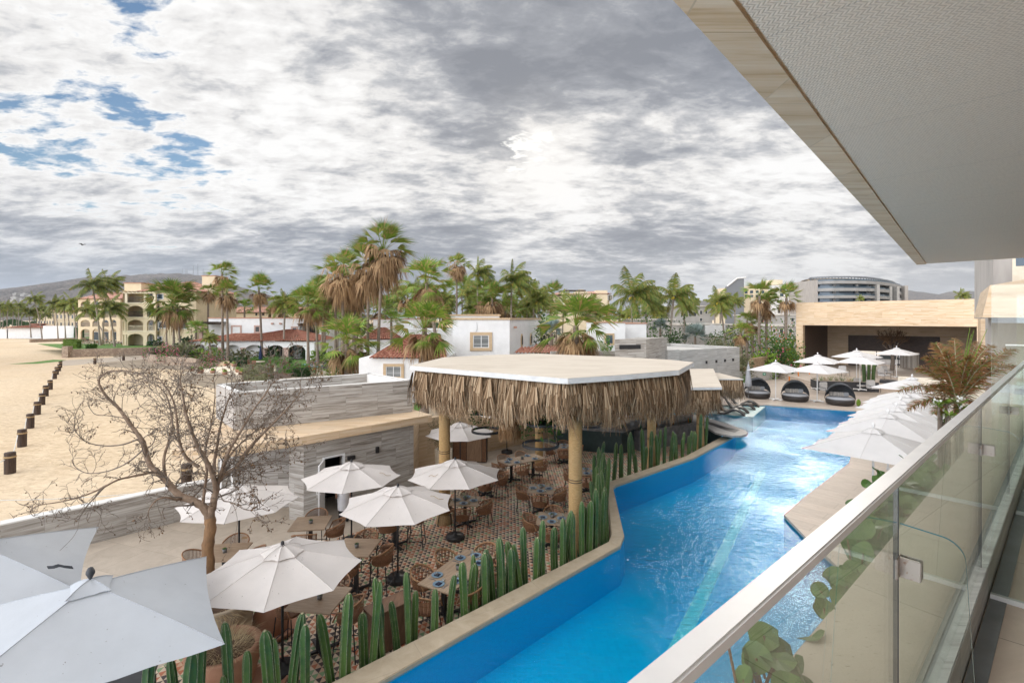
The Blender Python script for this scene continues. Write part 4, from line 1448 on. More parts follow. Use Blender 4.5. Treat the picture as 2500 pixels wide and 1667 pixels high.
for i in range(1, 4):
 a, b = ia[i] + (cen - ia[i]).normalized() * 0.23, ia[(i + 1) % 4] + (cen - ia[(i + 1) % 4]).normalized() * 0.23
 m.wall(V2(a), V2(b), 0.02, 3.66, 4.02)
m.build('roof_coat', MT['white_trim'], kb)
m = MB()
a, b = Vector(UB[3]), Vector(UB[0])
m.prism([UB[3], UB[0], (UB[0][0] - 0.02, UB[0][1] - 0.02), (UB[3][0] - 0.03, UB[3][1] - 0.02)], ZL + 0.275, 4.0)
m.build('side_coat', MT['warm_grey'], kb)
m = MB()
r0 = ia[0] + (cen - ia[0]).normalized() * 0.9; r1 = ia[0] * 0.55 + ia[1] * 0.45 + (cen - ia[0]).normalized() * 0.5
m.tube([(r0.x, r0.y, 3.9), (r1.x, r1.y, 3.9), (r1.x, r1.y, 3.66)], 0.025, 6)
m.build('roof_pipe', MT['grey_metal'], kb)
# door frame, the door leaf that stands open, wall lights
m = MB()
m.prism([wp(td0 - .0, -.03), wp(td0 + .06, -.03), wp(td0 + .06, .10), wp(td0, .10)], 0, 1.95)
m.prism([wp(td1 - .06, -.03), wp(td1, -.03), wp(td1, .10), wp(td1 - .06, .10)], 0, 1.95)
m.prism([wp(td0 + .061, -.03), wp(td1 - .061, -.03), wp(td1 - .061, .10), wp(td0 + .061, .10)], 1.89, 1.949)
m.build('door_frame', MT['white_paint'], kb)
dl = Vector(wp(td0 + 0.02, -0.035)); dv_ = Vector((0.16, -0.99))
m = MB()
m.wall(V2(dl), V2(dl + dv_ * 0.80), 0.045, 0.02, 1.90)
door = m.build('door', MT['white_paint'], kb)
m = MB()
hp = dl + dv_ * 0.72
for s in (-0.05, 0.09):
 m.tube([(hp.x + s * .3, hp.y, 1.0), (hp.x + s, hp.y - .01, 1.0), (hp.x + s, hp.y - .01, 1.12)], 0.014, 6)
m.build('handle', MT['silver'], door)
for tt, zz, wdt, hh in ((1.62, 1.75, 0.26, 0.13), (2.62, 1.83, 0.11, 0.22)):
 m = MB()
 c = wp(tt, -0.05)
 m.obox(c, wd, wdt, 0.09, zz - hh / 2, zz + hh / 2)
 m.build('wall_light', MT['black_metal'], kb, bevel=0.01)

gwall = root('beach_wall', 'long grey vein cut stone wall with a white cap between patio and beach', 'wall', (-13.4, 13, 0))
m = MB()
for a, b in zip(WALL[:-1], WALL[1:]):
 m.wall(a, b, 0.28, -0.05, 1.08)
m.build('stone_face', MT['grey_stone'], gwall)
m = MB()
for a, b in zip(WALL[:-1], WALL[1:]):
 a_ = Vector(a); b_ = Vector(b); d_ = (b_ - a_).normalized(); n_ = Vector((-d_.y, d_.x))
 m.wall(V2(a_ - n_ * 0.02), V2(b_ - n_ * 0.02), 0.34, 1.081, 1.12)
m.build('cap', MT['white_trim'], gwall)
wg = root('white_gate', 'narrow white metal gate frame at the end of the beach wall by the kitchen', 'gate', (-9.55, 16.4, 0))
m = MB()
for k in range(2):
 x = -9.72 + 0.32 * k
 m.box(x, 16.5 + .1 * k, 0, x + .06, 16.57 + .1 * k, 2.1)
m.box(-9.66, 16.52, 2.04, -9.40, 16.58, 2.1)
m.box(-9.66, 16.52, 0.02, -9.40, 16.58, 0.08)
m.bar((-9.66, 16.55, 0.1), (-9.4, 16.62, 0.9), 0.04)
m.build('frame', MT['white_paint'], wg)

m = MB()
BW = [(-3.85, 19.2), (-4.0, 21.3), (-1.26, 24.2), (0.5, 25.7), (5.8, 31.0)]
for a, b, h in ((BW[1], BW[2], 2.15), (BW[2], BW[3], 2.15), (BW[3], BW[4], 2.15)):
 m.wall(a, b, 0.3, 0, h)
m.wall(BW[0], BW[1], 0.3, 0, 2.15, side=1)
bwall = m.build('patio_wall', MT['beige_wall']); tag(bwall, 'beige travertine patio wall behind the parasols, joining the kitchen building', 'wall')
# ------------------------------------------------------------------ thatched pavilion
pv = root('pavilion', 'thatched open pavilion with a flat pale roof slab and rope wrapped columns', 'pavilion', (1.4, 16, 0))
ZR1 = 5.04
S1P = [(1000, 892), (1084, 872), (1190, 866.5), (1311, 863), (1500, 870.5), (1637, 878), (1694, 884), (1658, 903), (1520, 914.5), (1387, 923), (1366, 922), (1180, 907)]
roof1 = [V2(P(x, y, ZR1)) for x, y in S1P]
ROOFS = [(roof1, ZR1, 0.15)]
ZR2 = 3.30
roof2 = [V2(P(1763, 944.7, ZR2)), V2(P(1741.5, 899.5, ZR2)), (5.0, 31.0), (1.0, 28.5), (1.0, 22.6), (4.0, 22.2), V2(P(1667, 945.5, ZR2))]
ROOFS.append((roof2, ZR2, 0.13))
ZR3 = 2.95
roof3 = [V2(P(1815.5, 925, ZR3)), (13.6, 32.5), (11.5, 33.0), (10.6, 31.5), (9.8, 28.5), V2(P(1740, 925, ZR3))]
ROOFS.append((roof3, ZR3, 0.06))
for rf, z, th in ROOFS:
 m = MB()
 m.prism(rf, z - th, z, 1, 0, 2)
 m.build('roof_slab', [MT['roof_plaster'], MT['slab_edge'], MT['dark_wood']], pv, bevel=0.008)

def shrink(poly, d):
 n = len(poly)
 a = sum(poly[i][0] * poly[(i + 1) % n][1] - poly[(i + 1) % n][0] * poly[i][1] for i in range(n))
 sg = 1 if a > 0 else -1
 res = []
 for i in range(n):
  p0, p1, p2 = Vector(poly[i - 1]), Vector(poly[i]), Vector(poly[(i + 1) % n])
  e1 = (p1 - p0).normalized(); e2 = (p2 - p1).normalized()
  n1 = Vector((-e1.y, e1.x)) * sg; n2 = Vector((-e2.y, e2.x)) * sg
  b = (n1 + n2)
  k = max(0.35, b.length_squared / 2)
  res.append(p1 + b / (2 * k) * d * 1.0 if b.length > 1e-6 else p1 + n1 * d)
 return res

def strand(m, p, out, tan, L, w, rnd, z0):
 """one hanging palm strip: a narrow bent ribbon"""
 lean = rnd.gauss(0, 0.13)
 bulge = rnd.uniform(0.02, 0.14)
 n = 3
 prev = None
 pts = []
 for k in range(n + 1):
  f = k / n
  c = p + out * (bulge * sin(f * 2.2)) + tan * (lean * L * f * f) + Vector((0, 0, -L * f))
  ww = w * (1.0 - 0.75 * f)
  pts.append((c - tan * ww, c + tan * ww))
 for k in range(n):
  m.face([pts[k][0], pts[k][1], pts[k + 1][1], pts[k + 1][0]])

def thatch_edge(poly, z, length, dens, name, par, rnd, only=None, inset=0.28, lv=0.18, fans=True):
 ins = shrink(poly, inset)
 m = MB()
 n = len(ins)
 a = sum(poly[i][0] * poly[(i + 1) % n][1] - poly[(i + 1) % n][0] * poly[i][1] for i in range(n))
 sg = 1 if a > 0 else -1
 for i in range(n):
  if only is not None and i not in only:
   continue
  p, q = ins[i], ins[(i + 1) % n]
  e = q - p
  L = e.length
  t = e.normalized()
  o = Vector((t.y, -t.x)) * sg
  cnt = int(L * dens)
  T3, O3 = Vector((t.x, t.y, 0)), Vector((o.x, o.y, 0))
  for k in range(cnt):
   s = rnd.random() * L
   layer = rnd.random()
   base = p + t * s - o * (0.22 * (1 - layer))
   drop = 0.0 if layer > 0.35 else rnd.uniform(0.0, 0.35)
   ll = length * (1 + rnd.gauss(0, 0.07)) * (0.86 + 0.14 * sin(s * 2.1 + i) + 0.05 * sin(s * 7.3))
   if rnd.random() < 0.08:
    ll *= 1.12
   strand(m, Vector((base.x, base.y, z - drop)), O3, T3, ll - drop, rnd.uniform(0.010, 0.024), rnd, z)
  if fans:      # whole fan leaves spread over the fringe
   for k in range(int(L * 1.3)):
    s = rnd.random() * L
    base = p + t * s + o * 0.10
    c0 = Vector((base.x, base.y, z - rnd.uniform(0.0, 0.18)))
    w0 = rnd.uniform(0.14, 0.30)
    ll = length * rnd.uniform(0.80, 1.0)
    cnt2 = 15
    for q_ in range(cnt2):
     f = (q_ / (cnt2 - 1) - 0.5) * 2
     end = c0 + T3 * (f * w0 + rnd.gauss(0, .02)) + O3 * rnd.uniform(0.05, 0.13) + Vector((0, 0, -ll * (1 - 0.22 * f * f) * rnd.uniform(0.88, 1.04)))
     st_ = c0 + T3 * f * 0.05
     mid = st_ * 0.5 + end * 0.5 + O3 * 0.06
     for (a_, b_, w1, w2) in ((st_, mid, .012, .018), (mid, end, .018, .004)):
      m.face([a_ - T3 * w1, a_ + T3 * w1, b_ + T3 * w2, b_ - T3 * w2])
 return m.build(name, MT['thatch'], par)
rt = random.Random(31)
thatch_edge(roof1, ZR1 - 0.14, 1.22, 430, 'thatch_fringe', pv, rt)
thatch_edge(roof2, ZR2 - 0.12, 1.18, 300, 'thatch_fringe', pv, rt, only=(0, 4, 5, 6), inset=0.2)
thatch_edge(roof3, ZR3 - 0.05, 1.12, 300, 'thatch_fringe', pv, rt, only=(0, 4, 5), inset=0.05)
# dark rafters under the roof slabs
for rf, z, th in ROOFS[:2]:
 c = sum((Vector(p) for p in rf), Vector((0, 0))) / len(rf)
 m = MB()
 for k in range(9):
  y = min(p[1] for p in rf) + 1.2 + k * (max(p[1] for p in rf) - min(p[1] for p in rf) - 2) / 8
  xs_ = []
  for i in range(len(rf)):
   p0, p1 = rf[i], rf[(i + 1) % len(rf)]
   if (p0[1] - y) * (p1[1] - y) < 0:
    xs_.append(p0[0] + (p1[0] - p0[0]) * (y - p0[1]) / (p1[1] - p0[1]))
  if len(xs_) >= 2:
   m.box(min(xs_) + .7, y - .06, z - th - .16, max(xs_) - .7, y + .06, z - th - 0.003)
 m.build('rafters', MT['dark_wood'], pv)
def column(x, y, h, r=0.178, plinth=False):
 m = MB()
 rr = random.Random(int(x * 100))
 m.lathe([(r * 1.0, 0), (r * 1.0, h)], 28, (x, y, 0))
 c = m.build('column', MT['rope_wrap'], pv)
 b = MB()
 for zc in (h * 0.46, h * 0.47 + .02):
  b.lathe([(r + .002, zc - .012), (r + .010, zc), (r + .002, zc + .012)], 28, (x, y, 0))
 b.build('rope_band', MT['dark_wood'], c)
 if plinth:
  b = MB()
  b.lathe([(r + .002, 0.30), (r + .05, .26), (r + .07, 0.14), (r + .08, 0.0)], 28, (x, y, 0))
  b.build('column_base', MT['rope_tan'], c)
 return c
column(1.66, 13.0, ZR1 - .16, plinth=True)
column(-2.15, 15.8, ZR1 - .16, plinth=True)
column(5.87, 20.85, ZR2 - .14)
column(9.0, 23.7, ZR2 - .14)
column(1.2, 22.0, ZR2 - .14)

# ------------------------------------------------------------------ bar
br = root('bar_counter', 'dark tiled bar counter with a grey stone top under the thatched roof', 'bar', (5, 24.5, 0))
b0, b1, b2 = P(1352, 1042, 1.1), P(1518, 1052, 1.1), P(1600, 1026, 1.1)
m = MB()
for a, b in ((b0, b1), (b1, b2)):
 m.wall(V2(a), V2(b), 0.55, 0, 1.04)
m.build('front_panel', MT['bar_tile'], br)
m = MB()
for a, b in ((b0, b1), (b1, b2)):
 d_ = (b - a).normalized()
 n_ = Vector((-d_.y, d_.x, 0))
 m.wall(V2(a - n_ * .12 - d_ * .1), V2(b - n_ * .12 + d_ * .1), 0.8, 1.045 if a is b0 else 1.043, 1.12 if a is b0 else 1.118)
m.build('counter_top', MT['bar_top'], br)
cab = root('wooden_cabinet', 'brown wooden two door cabinet standing in front of the dark bar', 'cabinet', P(1470, 1096, 0))
ca_, cb_ = P(1452, 1096, 0), P(1489, 1097, 0)
m = MB()
m.wall(V2(ca_), V2(cb_), 0.4, 0.03, 0.92)
m.build('carcass', MT['cabinet_wood'], cab)
for k in range(2):
 m = MB()
 a = ca_ + (cb_ - ca_) * (0.02 + .49 * k); b = ca_ + (cb_ - ca_) * (.49 + .49 * k)
 m.wall(V2(a), V2(b), 0.02, 0.05, 0.80, side=-1)
 m.build('cabinet_door', MT['cabinet_wood'], cab)
bs = root('back_bar', 'dark stepped back bar crowded with bottles behind the cactus row', 'back bar', (8.6, 25, 0))
m = MB()
m.obox((8.0, 25.6), (1, 0.55), 4.2, 0.5, 0, 1.0)
m.obox((7.9, 26.0), (1, 0.55), 4.2, 0.3, 1.0, 1.35)
m.build('shelf', MT['bar_top'], bs)
bot = MB(); bot.lathe([(0.001, 0), (.038, 0.0), (.038, .18), (.014, .24), (.013, .31), (.001, .31)], 8)
bo = bot.build('bottle', MT['bottle_green']); tag(bo, 'liquor bottle standing on the dark back bar', 'bottle', 'bottles on the back bar')
bo2m = bo.data.copy(); bo2m.materials.clear(); bo2m.materials.append(MT['bottle_amber'])
bo3m = bo.data.copy(); bo3m.materials.clear(); bo3m.materials.append(MT['clear_glass'])
rb_ = random.Random(4)
first = True
for k in range(26):
 u = rb_.uniform(-2, 2)
 up = rb_.random() < .5
 cx_, cy_ = (7.9, 26.0) if up else (8.0, 25.55)
 dx_ = Vector((1, .55)).normalized()
 x, y = cx_ + dx_.x * u, cy_ + dx_.y * u
 if first:
  o = bo; first = False
 else:
  o = bo.copy(); COL.objects.link(o)
  if k % 3 == 1: o.data = bo2m
  if k % 3 == 2: o.data = bo3m
 o.location = (x, y, 1.352 if up else 1.002)
for k in range(9):
 f = k / 9
 a = b1 + (b2 - b1) * (0.08 + f * 0.85)
 o = bo.copy(); COL.objects.link(o)
 o.data = (bo.data, bo2m, bo3m)[k % 3]
 o.location = (a.x - 0.05, a.y + 0.35, 1.121)
 o['label'] = 'liquor bottle standing on the grey bar counter top'
 o['group'] = 'bottles on the bar counter'
 o.scale = (1, 1, rb_.uniform(.7, 1.0))

sw = root('swim_up_counter', 'rounded grey stone swim up bar counter jutting over the pool water', 'bar counter', P(1790, 1062, .85))
outl = [(1660, 1003), (1722, 1018), (1767, 1031), (1807, 1045), (1821, 1050), (1826, 1055), (1822, 1060), (1808, 1063), (1788, 1063.5), (1762, 1059), (1746, 1055), (1729, 1045), (1700, 1033), (1665, 1020)]
zz = 0.86
po = [V2(P(x, y, zz)) for x, y in outl]
m = MB(); m.prism(po, zz - 0.10, zz)
m.build('counter_slab', MT['bar_stone'], sw, bevel=0.01)
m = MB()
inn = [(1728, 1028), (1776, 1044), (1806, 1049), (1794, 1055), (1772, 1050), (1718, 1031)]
m.prism([V2(P(x, y, zz)) for x, y in inn], zz + 0.002, zz + 0.010)  # flat black plate stands in for the dark gap inside the counter
m.build('black_gap_plate', MT['black_metal'], sw)
m = MB()
c = sum((Vector(p) for p in po), Vector((0, 0))) / len(po)
m.prism([V2(P(x, y, zz)) for x, y in ((1662, 1006), (1716, 1021), (1758, 1034), (1762, 1050), (1735, 1044), (1700, 1031), (1668, 1018))], -0.49, zz - .102)
m.build('counter_base', MT['bar_tile'], sw)

# ------------------------------------------------------------------ pendant planters with ring lamps
def pendant(loc, r, ztop, lab):
 x, y, z = loc
 rt_ = root('pendant_planter', lab, 'pendant lamp', (x, y, z), 'hanging ring planters')
 for k, (zz_, rr) in enumerate(((z, r), (z + 0.62, r * 0.93))):
  m = MB()
  m.lathe([(rr, zz_), (rr, zz_ + .075), (rr - .035, zz_ + .075), (rr - .035, zz_), (rr, zz_)], 36, (x, y, 0), smooth=False)
  if k:
   m.prism([(x + (rr - .04) * cos(a), y + (rr - .04) * sin(a)) for a in [2 * pi * i / 24 for i in range(24)]], zz_ + .01, zz_ + .03)
  m.build('ring', MT['black_metal'], rt_)
 m = MB()
 for k in range(4):
  a = k * pi / 2 + .4
  p = (x + r * .96 * cos(a), y + r * .96 * sin(a))
  m.tube([(*p, z + .07), (*p, z + .62)], .006, 4)
  m.tube([(x + r * .9 * cos(a), y + r * .9 * sin(a), z + .69), (x + .05 * cos(a), y + .05 * sin(a), ztop)], .012, 5)
 m.build('cable', MT['rope_tan'], rt_)
 m = MB()
 rr = random.Random(int(abs(x) * 100))
 for k in range(420):
  a = rr.uniform(0, 2 * pi); q = r * sqrt(rr.random()) * 0.98
  c_ = Vector((x + q * cos(a), y + q * sin(a), z + .66 + rr.random() * .32 * (1.3 - q / r)))
  if rr.random() < .28:
   c_ = Vector((x + r * rr.uniform(.85, 1.12) * cos(a), y + r * rr.uniform(.85, 1.12) * sin(a), z + .62 - rr.random() * .38))
  d_ = Vector((rr.gauss(0, 1) + cos(a), rr.gauss(0, 1) + sin(a), rr.gauss(-.2, .7))).normalized()
  s_ = d_.orthogonal().normalized()
  L_ = rr.uniform(.06, .15)
  m.face([c_, c_ + d_ * L_ * .5 + s_ * L_ * .22, c_ + d_ * L_, c_ + d_ * L_ * .5 - s_ * L_ * .22])
 m.build('foliage', MT['fern'], rt_)
 return rt_
pendant((0.82, 14.2, 2.86), 0.53, ZR1 - .15, 'black ring pendant full of broad green leaves, beside the front rope column')
pendant((-0.85, 16.6, 2.72), 0.51, ZR1 - .15, 'black ring pendant with green fern, left one near the thatch lamp')
pendant((2.9, 18.6, 2.50), 0.52, ZR1 - .15, 'black ring pendant half hidden behind the front rope column')
tp = root('thatch_pendant', 'brown shaggy thatch pendant shade hanging under the pavilion edge', 'pendant lamp', (-0.08, 15.6, 2.6))
m = MB()
rr = random.Random(5)
for k in range(900):
 a = rr.uniform(0, 2 * pi)
 zt = rr.uniform(0, .35)
 p0 = Vector((-0.08 + .05 * cos(a), 15.6 + .05 * sin(a), 3.75 - zt * .8))
 sp = .16 + .20 * min(1, zt * 2 + .3)
 p1 = Vector((-0.08 + sp * cos(a), 15.6 + sp * sin(a), 3.35 - zt))
 p2 = Vector((-0.08 + (sp + .02) * cos(a + rr.gauss(0, .08)), 15.6 + (sp + .02) * sin(a), 2.62 + rr.uniform(0, .25) + (.35 - zt) * .4))
 t_ = Vector((-sin(a), cos(a), 0)) * .008
 m.face([p0 - t_, p0 + t_, p1 + t_ * 1.5, p1 - t_ * 1.5]); m.face([p1 - t_ * 1.5, p1 + t_ * 1.5, p2 + t_ * .4, p2 - t_ * .4])
m.build('shade', MT['thatch_brown'], tp)
m = MB(); m.tube([(-.08, 15.6, 3.7), (-.08, 15.6, ZR1 - .15)], .01, 5); m.build('cable', MT['black_metal'], tp)
# ------------------------------------------------------------------ parasols
def canopy(m, corners, apex, hem_z, mids=False, sag=0.035, scallop=0.05, r0=0.0, sub=6, rings=9):
 """ribbed cloth: straight ridges to each corner, cloth sagging between them"""
 n = len(corners)
 ring = []
 for i in range(n):
  a, b = Vector(corners[i]), Vector(corners[(i + 1) % n])
  for k in range(sub):
   f = k / sub
   ring.append((a.lerp(b, f), 4 * f * (1 - f)))
 rows = []
 for j in range(rings + 1):
  f = r0 + (1 - r0) * j / rings
  row = []
  for p, s in ring:
   q = p * f * (1 - scallop * s * f)
   z = apex + (hem_z - apex) * f - sag * s * sin(pi * min(f, 1) * 0.75) + 0.02 * sin(pi * f)
   row.append((q.x, q.y, z))
  rows.append(row)
 wr = random.Random(int(apex * 100) + n)
 for j in range(1, rings + 1):
  rows[j] = [(x, y, z + (wr.uniform(-.010, .010) if k % sub else 0)) for k, (x, y, z) in enumerate(rows[j])]
 for i in range(n):
  m.tube([(r[i * sub][0], r[i * sub][1], r[i * sub][2] + .002) for r in rows], .0065, 4, caps=False)
 # split so each panel is crisp at its rib
 for i in range(n):
  idx = [(i * sub + k) % len(ring) for k in range(sub + 1)]
  m.grid([[r[q] for q in idx] for r in rows], close=False)

def ngon(n, r, a0=0.0):
 return [Vector((r * cos(a0 + 2 * pi * k / n), r * sin(a0 + 2 * pi * k / n))) for k in range(n)]

def make_parasol(name, label, corners, apex, hem, mat, polemat, finial, base, vent=0.22, cat='parasol', pole_r=0.024, group=None, sub=4, hang=0.0):
 r = root(name, label, cat, (0, 0, 0), group)
 m = MB()
 canopy(m, corners, apex, hem, r0=vent * 0.75, sub=sub)
 if hang:
  for i in range(len(corners)):
   a, b = corners[i], corners[(i + 1) % len(corners)]
   for k in range(sub):
    pass
 c = m.build('canopy', mat, r)
 m = MB()
 canopy(m, [q * vent for q in corners], apex + 0.075, apex + (hem - apex) * vent + 0.045, sub=sub, rings=3, sag=0.012, scallop=0.10)
 m.build('vent_cap', mat, c)
 m = MB()
 for q in corners:
  m.tube([(q.x * 0.04, q.y * 0.04, apex - 0.03), (q.x * 0.985, q.y * 0.985, hem - 0.012)], 0.010, 4)
  m.tube([(0, 0, apex - 0.62), (q.x * 0.5, q.y * 0.5, (apex + hem) / 2 - 0.03)], 0.008, 4)
 m.build('ribs', polemat, r)
 m = MB()
 m.tube([(0, 0, 0.02), (0, 0, apex + 0.05)], pole_r, 10)
 m.build('pole', polemat, r)
 m = MB()
 if finial == 'knob':
  m.lathe([(0.0, .15), (.028, .135), (.034, .11), (.03, .07), (.05, .06), (.05, .045), (0, .045)], 10, (0, 0, apex))
  m.build('finial', MT['black_metal'], r)
 else:
  m.lathe([(0.0, .24), (.03, .225), (.05, .18), (.052, .15), (.035, .11), (.02, .08), (.02, .03), (0, .03)], 12, (0, 0, apex))
  m.build('finial', MT['charcoal'] if finial == 'dark' else MT['silver'], r)
 m = MB()
 if base == 'round':
  m.lathe([(0.0, .20), (.05, .20), (.06, .14), (.24, .135), (.265, .11), (.27, .02), (.25, 0.0), (0, 0)], 24)
  m.build('base', MT['black_metal'], r)
 elif base == 'plate':
  m.obox((0, 0), (1, 0), .9, .12, .05, .10); m.obox((0, 0), (0, 1), .9, .12, .051, .101)
  for a in range(4):
   m.ball((.42 * cos(a * pi / 2), .42 * sin(a * pi / 2), .03), .03, n=6, m=4)
  m.build('base', MT['white_metal'], r)
 return r

oct_ = ngon(8, 1.40, R(8))
beige = make_parasol('beige_parasol', 'tmp', oct_, 2.27, 1.90, MT['canvas_beige'], MT['black_metal'], 'knob', 'round', vent=0.27)
# cords tied on two of the canopies
place = Proto(beige)
BP = [((-4.22, 9.12), 0.10, 'near beige octagonal parasol with a wrinkled vent cap, in front of the tree trunk'),
  ((-2.83, 12.3), 0.35, 'beige octagonal parasol over the bar stools in the middle of the patio'),
  ((-4.66, 14.4), 0.0, 'beige octagonal parasol in front of the kitchen doorway'),
  ((-1.68, 14.65), 0.25, 'beige octagonal parasol on a black round base, left of the hanging planters'),
  ((-6.85, 12.45), 0.15, 'beige octagonal parasol behind the bare tree branches, on the left'),
  ((-2.08, 19.9), 0.2, 'smaller looking beige octagonal parasol behind the left rope column'),
  ((-0.25, 24.0), 0.3, 'pale octagonal parasol half hidden by the brown thatch pendant')]
for (x, y), rz, lb in BP:
 place((x, y, 0.004), rz, 1.0, lb, 'beige parasols on the patio')
for (x, y), (dx_, dy_) in (((-2.83, 12.3), (.95, .1)), ((-1.68, 14.65), (-.55, -.62)), ((-4.66, 14.4), (1.0, -.1))):
 m = MB()
 pts = []
 for k in range(9):
  f = k / 8
  px_, py_ = x + dx_ + .32 * (f - .5) * (1 if dx_ > 0 else .8), y + dy_ + .05 * sin(f * 7)
  rr_ = math.hypot(px_ - x, py_ - y)
  pts.append((px_, py_, 2.27 - .37 * rr_ / 1.36 + .022))
 m.tube(pts, .007, 4)
 o = m.build('cord', MT['rope_tan']); tag(o, {0.95: 'thin cord lying on the beige parasol over the bar stools', -.55: 'thin cord lying on the parasol left of the hanging planters', 1.0: 'thin cord lying on the beige parasol by the kitchen doorway'}[dx_], 'cord')

sq = lambda s: [Vector((s, s)), Vector((0, s * 1.0)), Vector((-s, s)), Vector((-s * 1.0, 0)), Vector((-s, -s)), Vector((0, -s * 1.0)), Vector((s, -s)), Vector((s * 1.0, 0))]
big = make_parasol('grey_parasol', 'tmp', [Vector((1.46, 1.46)), Vector((-1.46, 1.46)), Vector((-1.46, -1.46)), Vector((1.46, -1.46))], 2.86, 2.26, MT['canvas_grey'], MT['charcoal'], 'dark', 'none', vent=0.16, pole_r=0.035, sub=8)
place = Proto(big)
ang = atan2(-.81, .58)
place((-5.78, 6.80, 0.004), ang, 1.0, 'large square grey parasol filling the lower left corner, dark knob on top', 'large grey parasols')
place((-8.75, 8.05, 0.004), ang, 1.0, 'large square pale parasol at the left edge behind the nearest grey one', 'large grey parasols')
m = MB()
pts = [P(118, 1388, 2.56), P(133, 1387, 2.57), P(146, 1383, 2.59), P(160, 1386, 2.56), P(180, 1388, 2.52)]
for a, b in zip(pts[:-1], pts[1:]):
 m.face([a, b, b + Vector((0, -.03, .06)), a + Vector((0, -.03, .06))])
 m.face([a + Vector((0, -.004, 0)), a + Vector((0, -.03, .06)), b + Vector((0, -.03, .06)), b + Vector((0, -.004, 0))])
o = m.build('tie_strap', MT['charcoal']); tag(o, 'dark cloth tie strap lying on the pale parasol at the left edge', 'strap')

wsq = make_parasol('white_parasol', 'tmp', sq(1.42), 2.72, 2.18, MT['canvas_white'], MT['white_metal'], 'silver', 'plate', vent=0.17, pole_r=0.03, sub=2)
place = Proto(wsq)
row = [(10.45, 14.35), (12.55, 16.55), (13.75, 17.75), (15.05, 19.2), (16.55, 20.95), (17.85, 22.35)]
ords = ['nearest', 'second', 'third', 'fourth', 'fifth', 'farthest']
for (x, y), w_ in zip(row, ords):
 place((x, y, 0.55), R(42), 1.0, '%s white square parasol in the tight row along the pool edge' % w_ if w_ in ('nearest', 'farthest') else 'white square parasol, %s from the front in the tight row along the pool' % w_, 'white parasols along the pool')
far = [((19.3, 36.3), .55, 'white square parasol behind the left round daybed'),
  ((21.9, 35.6), .55, 'white square parasol between the middle and right daybeds'),
  ((24.4, 39.6), .86, 'white square parasol in the second row, left, against the dark doorway'),
  ((29.6, 42.6), 1.02, 'white square parasol farthest back, in front of the white parked car'),
  ((27.5, 39.2), .86, 'white square parasol above the dark planter with cacti'),
  ((35.9, 46.3), 1.02, 'white square parasol in front of the curtain beyond the indoor tree'),
  ((21.7, 26.9), .55, 'white square parasol half hidden behind the brown palm fronds')]
for (x, y), z, lb in far:
 place((x, y, z), R(RND.uniform(30, 55)), 1.0, lb, 'white parasols around the far terrace')

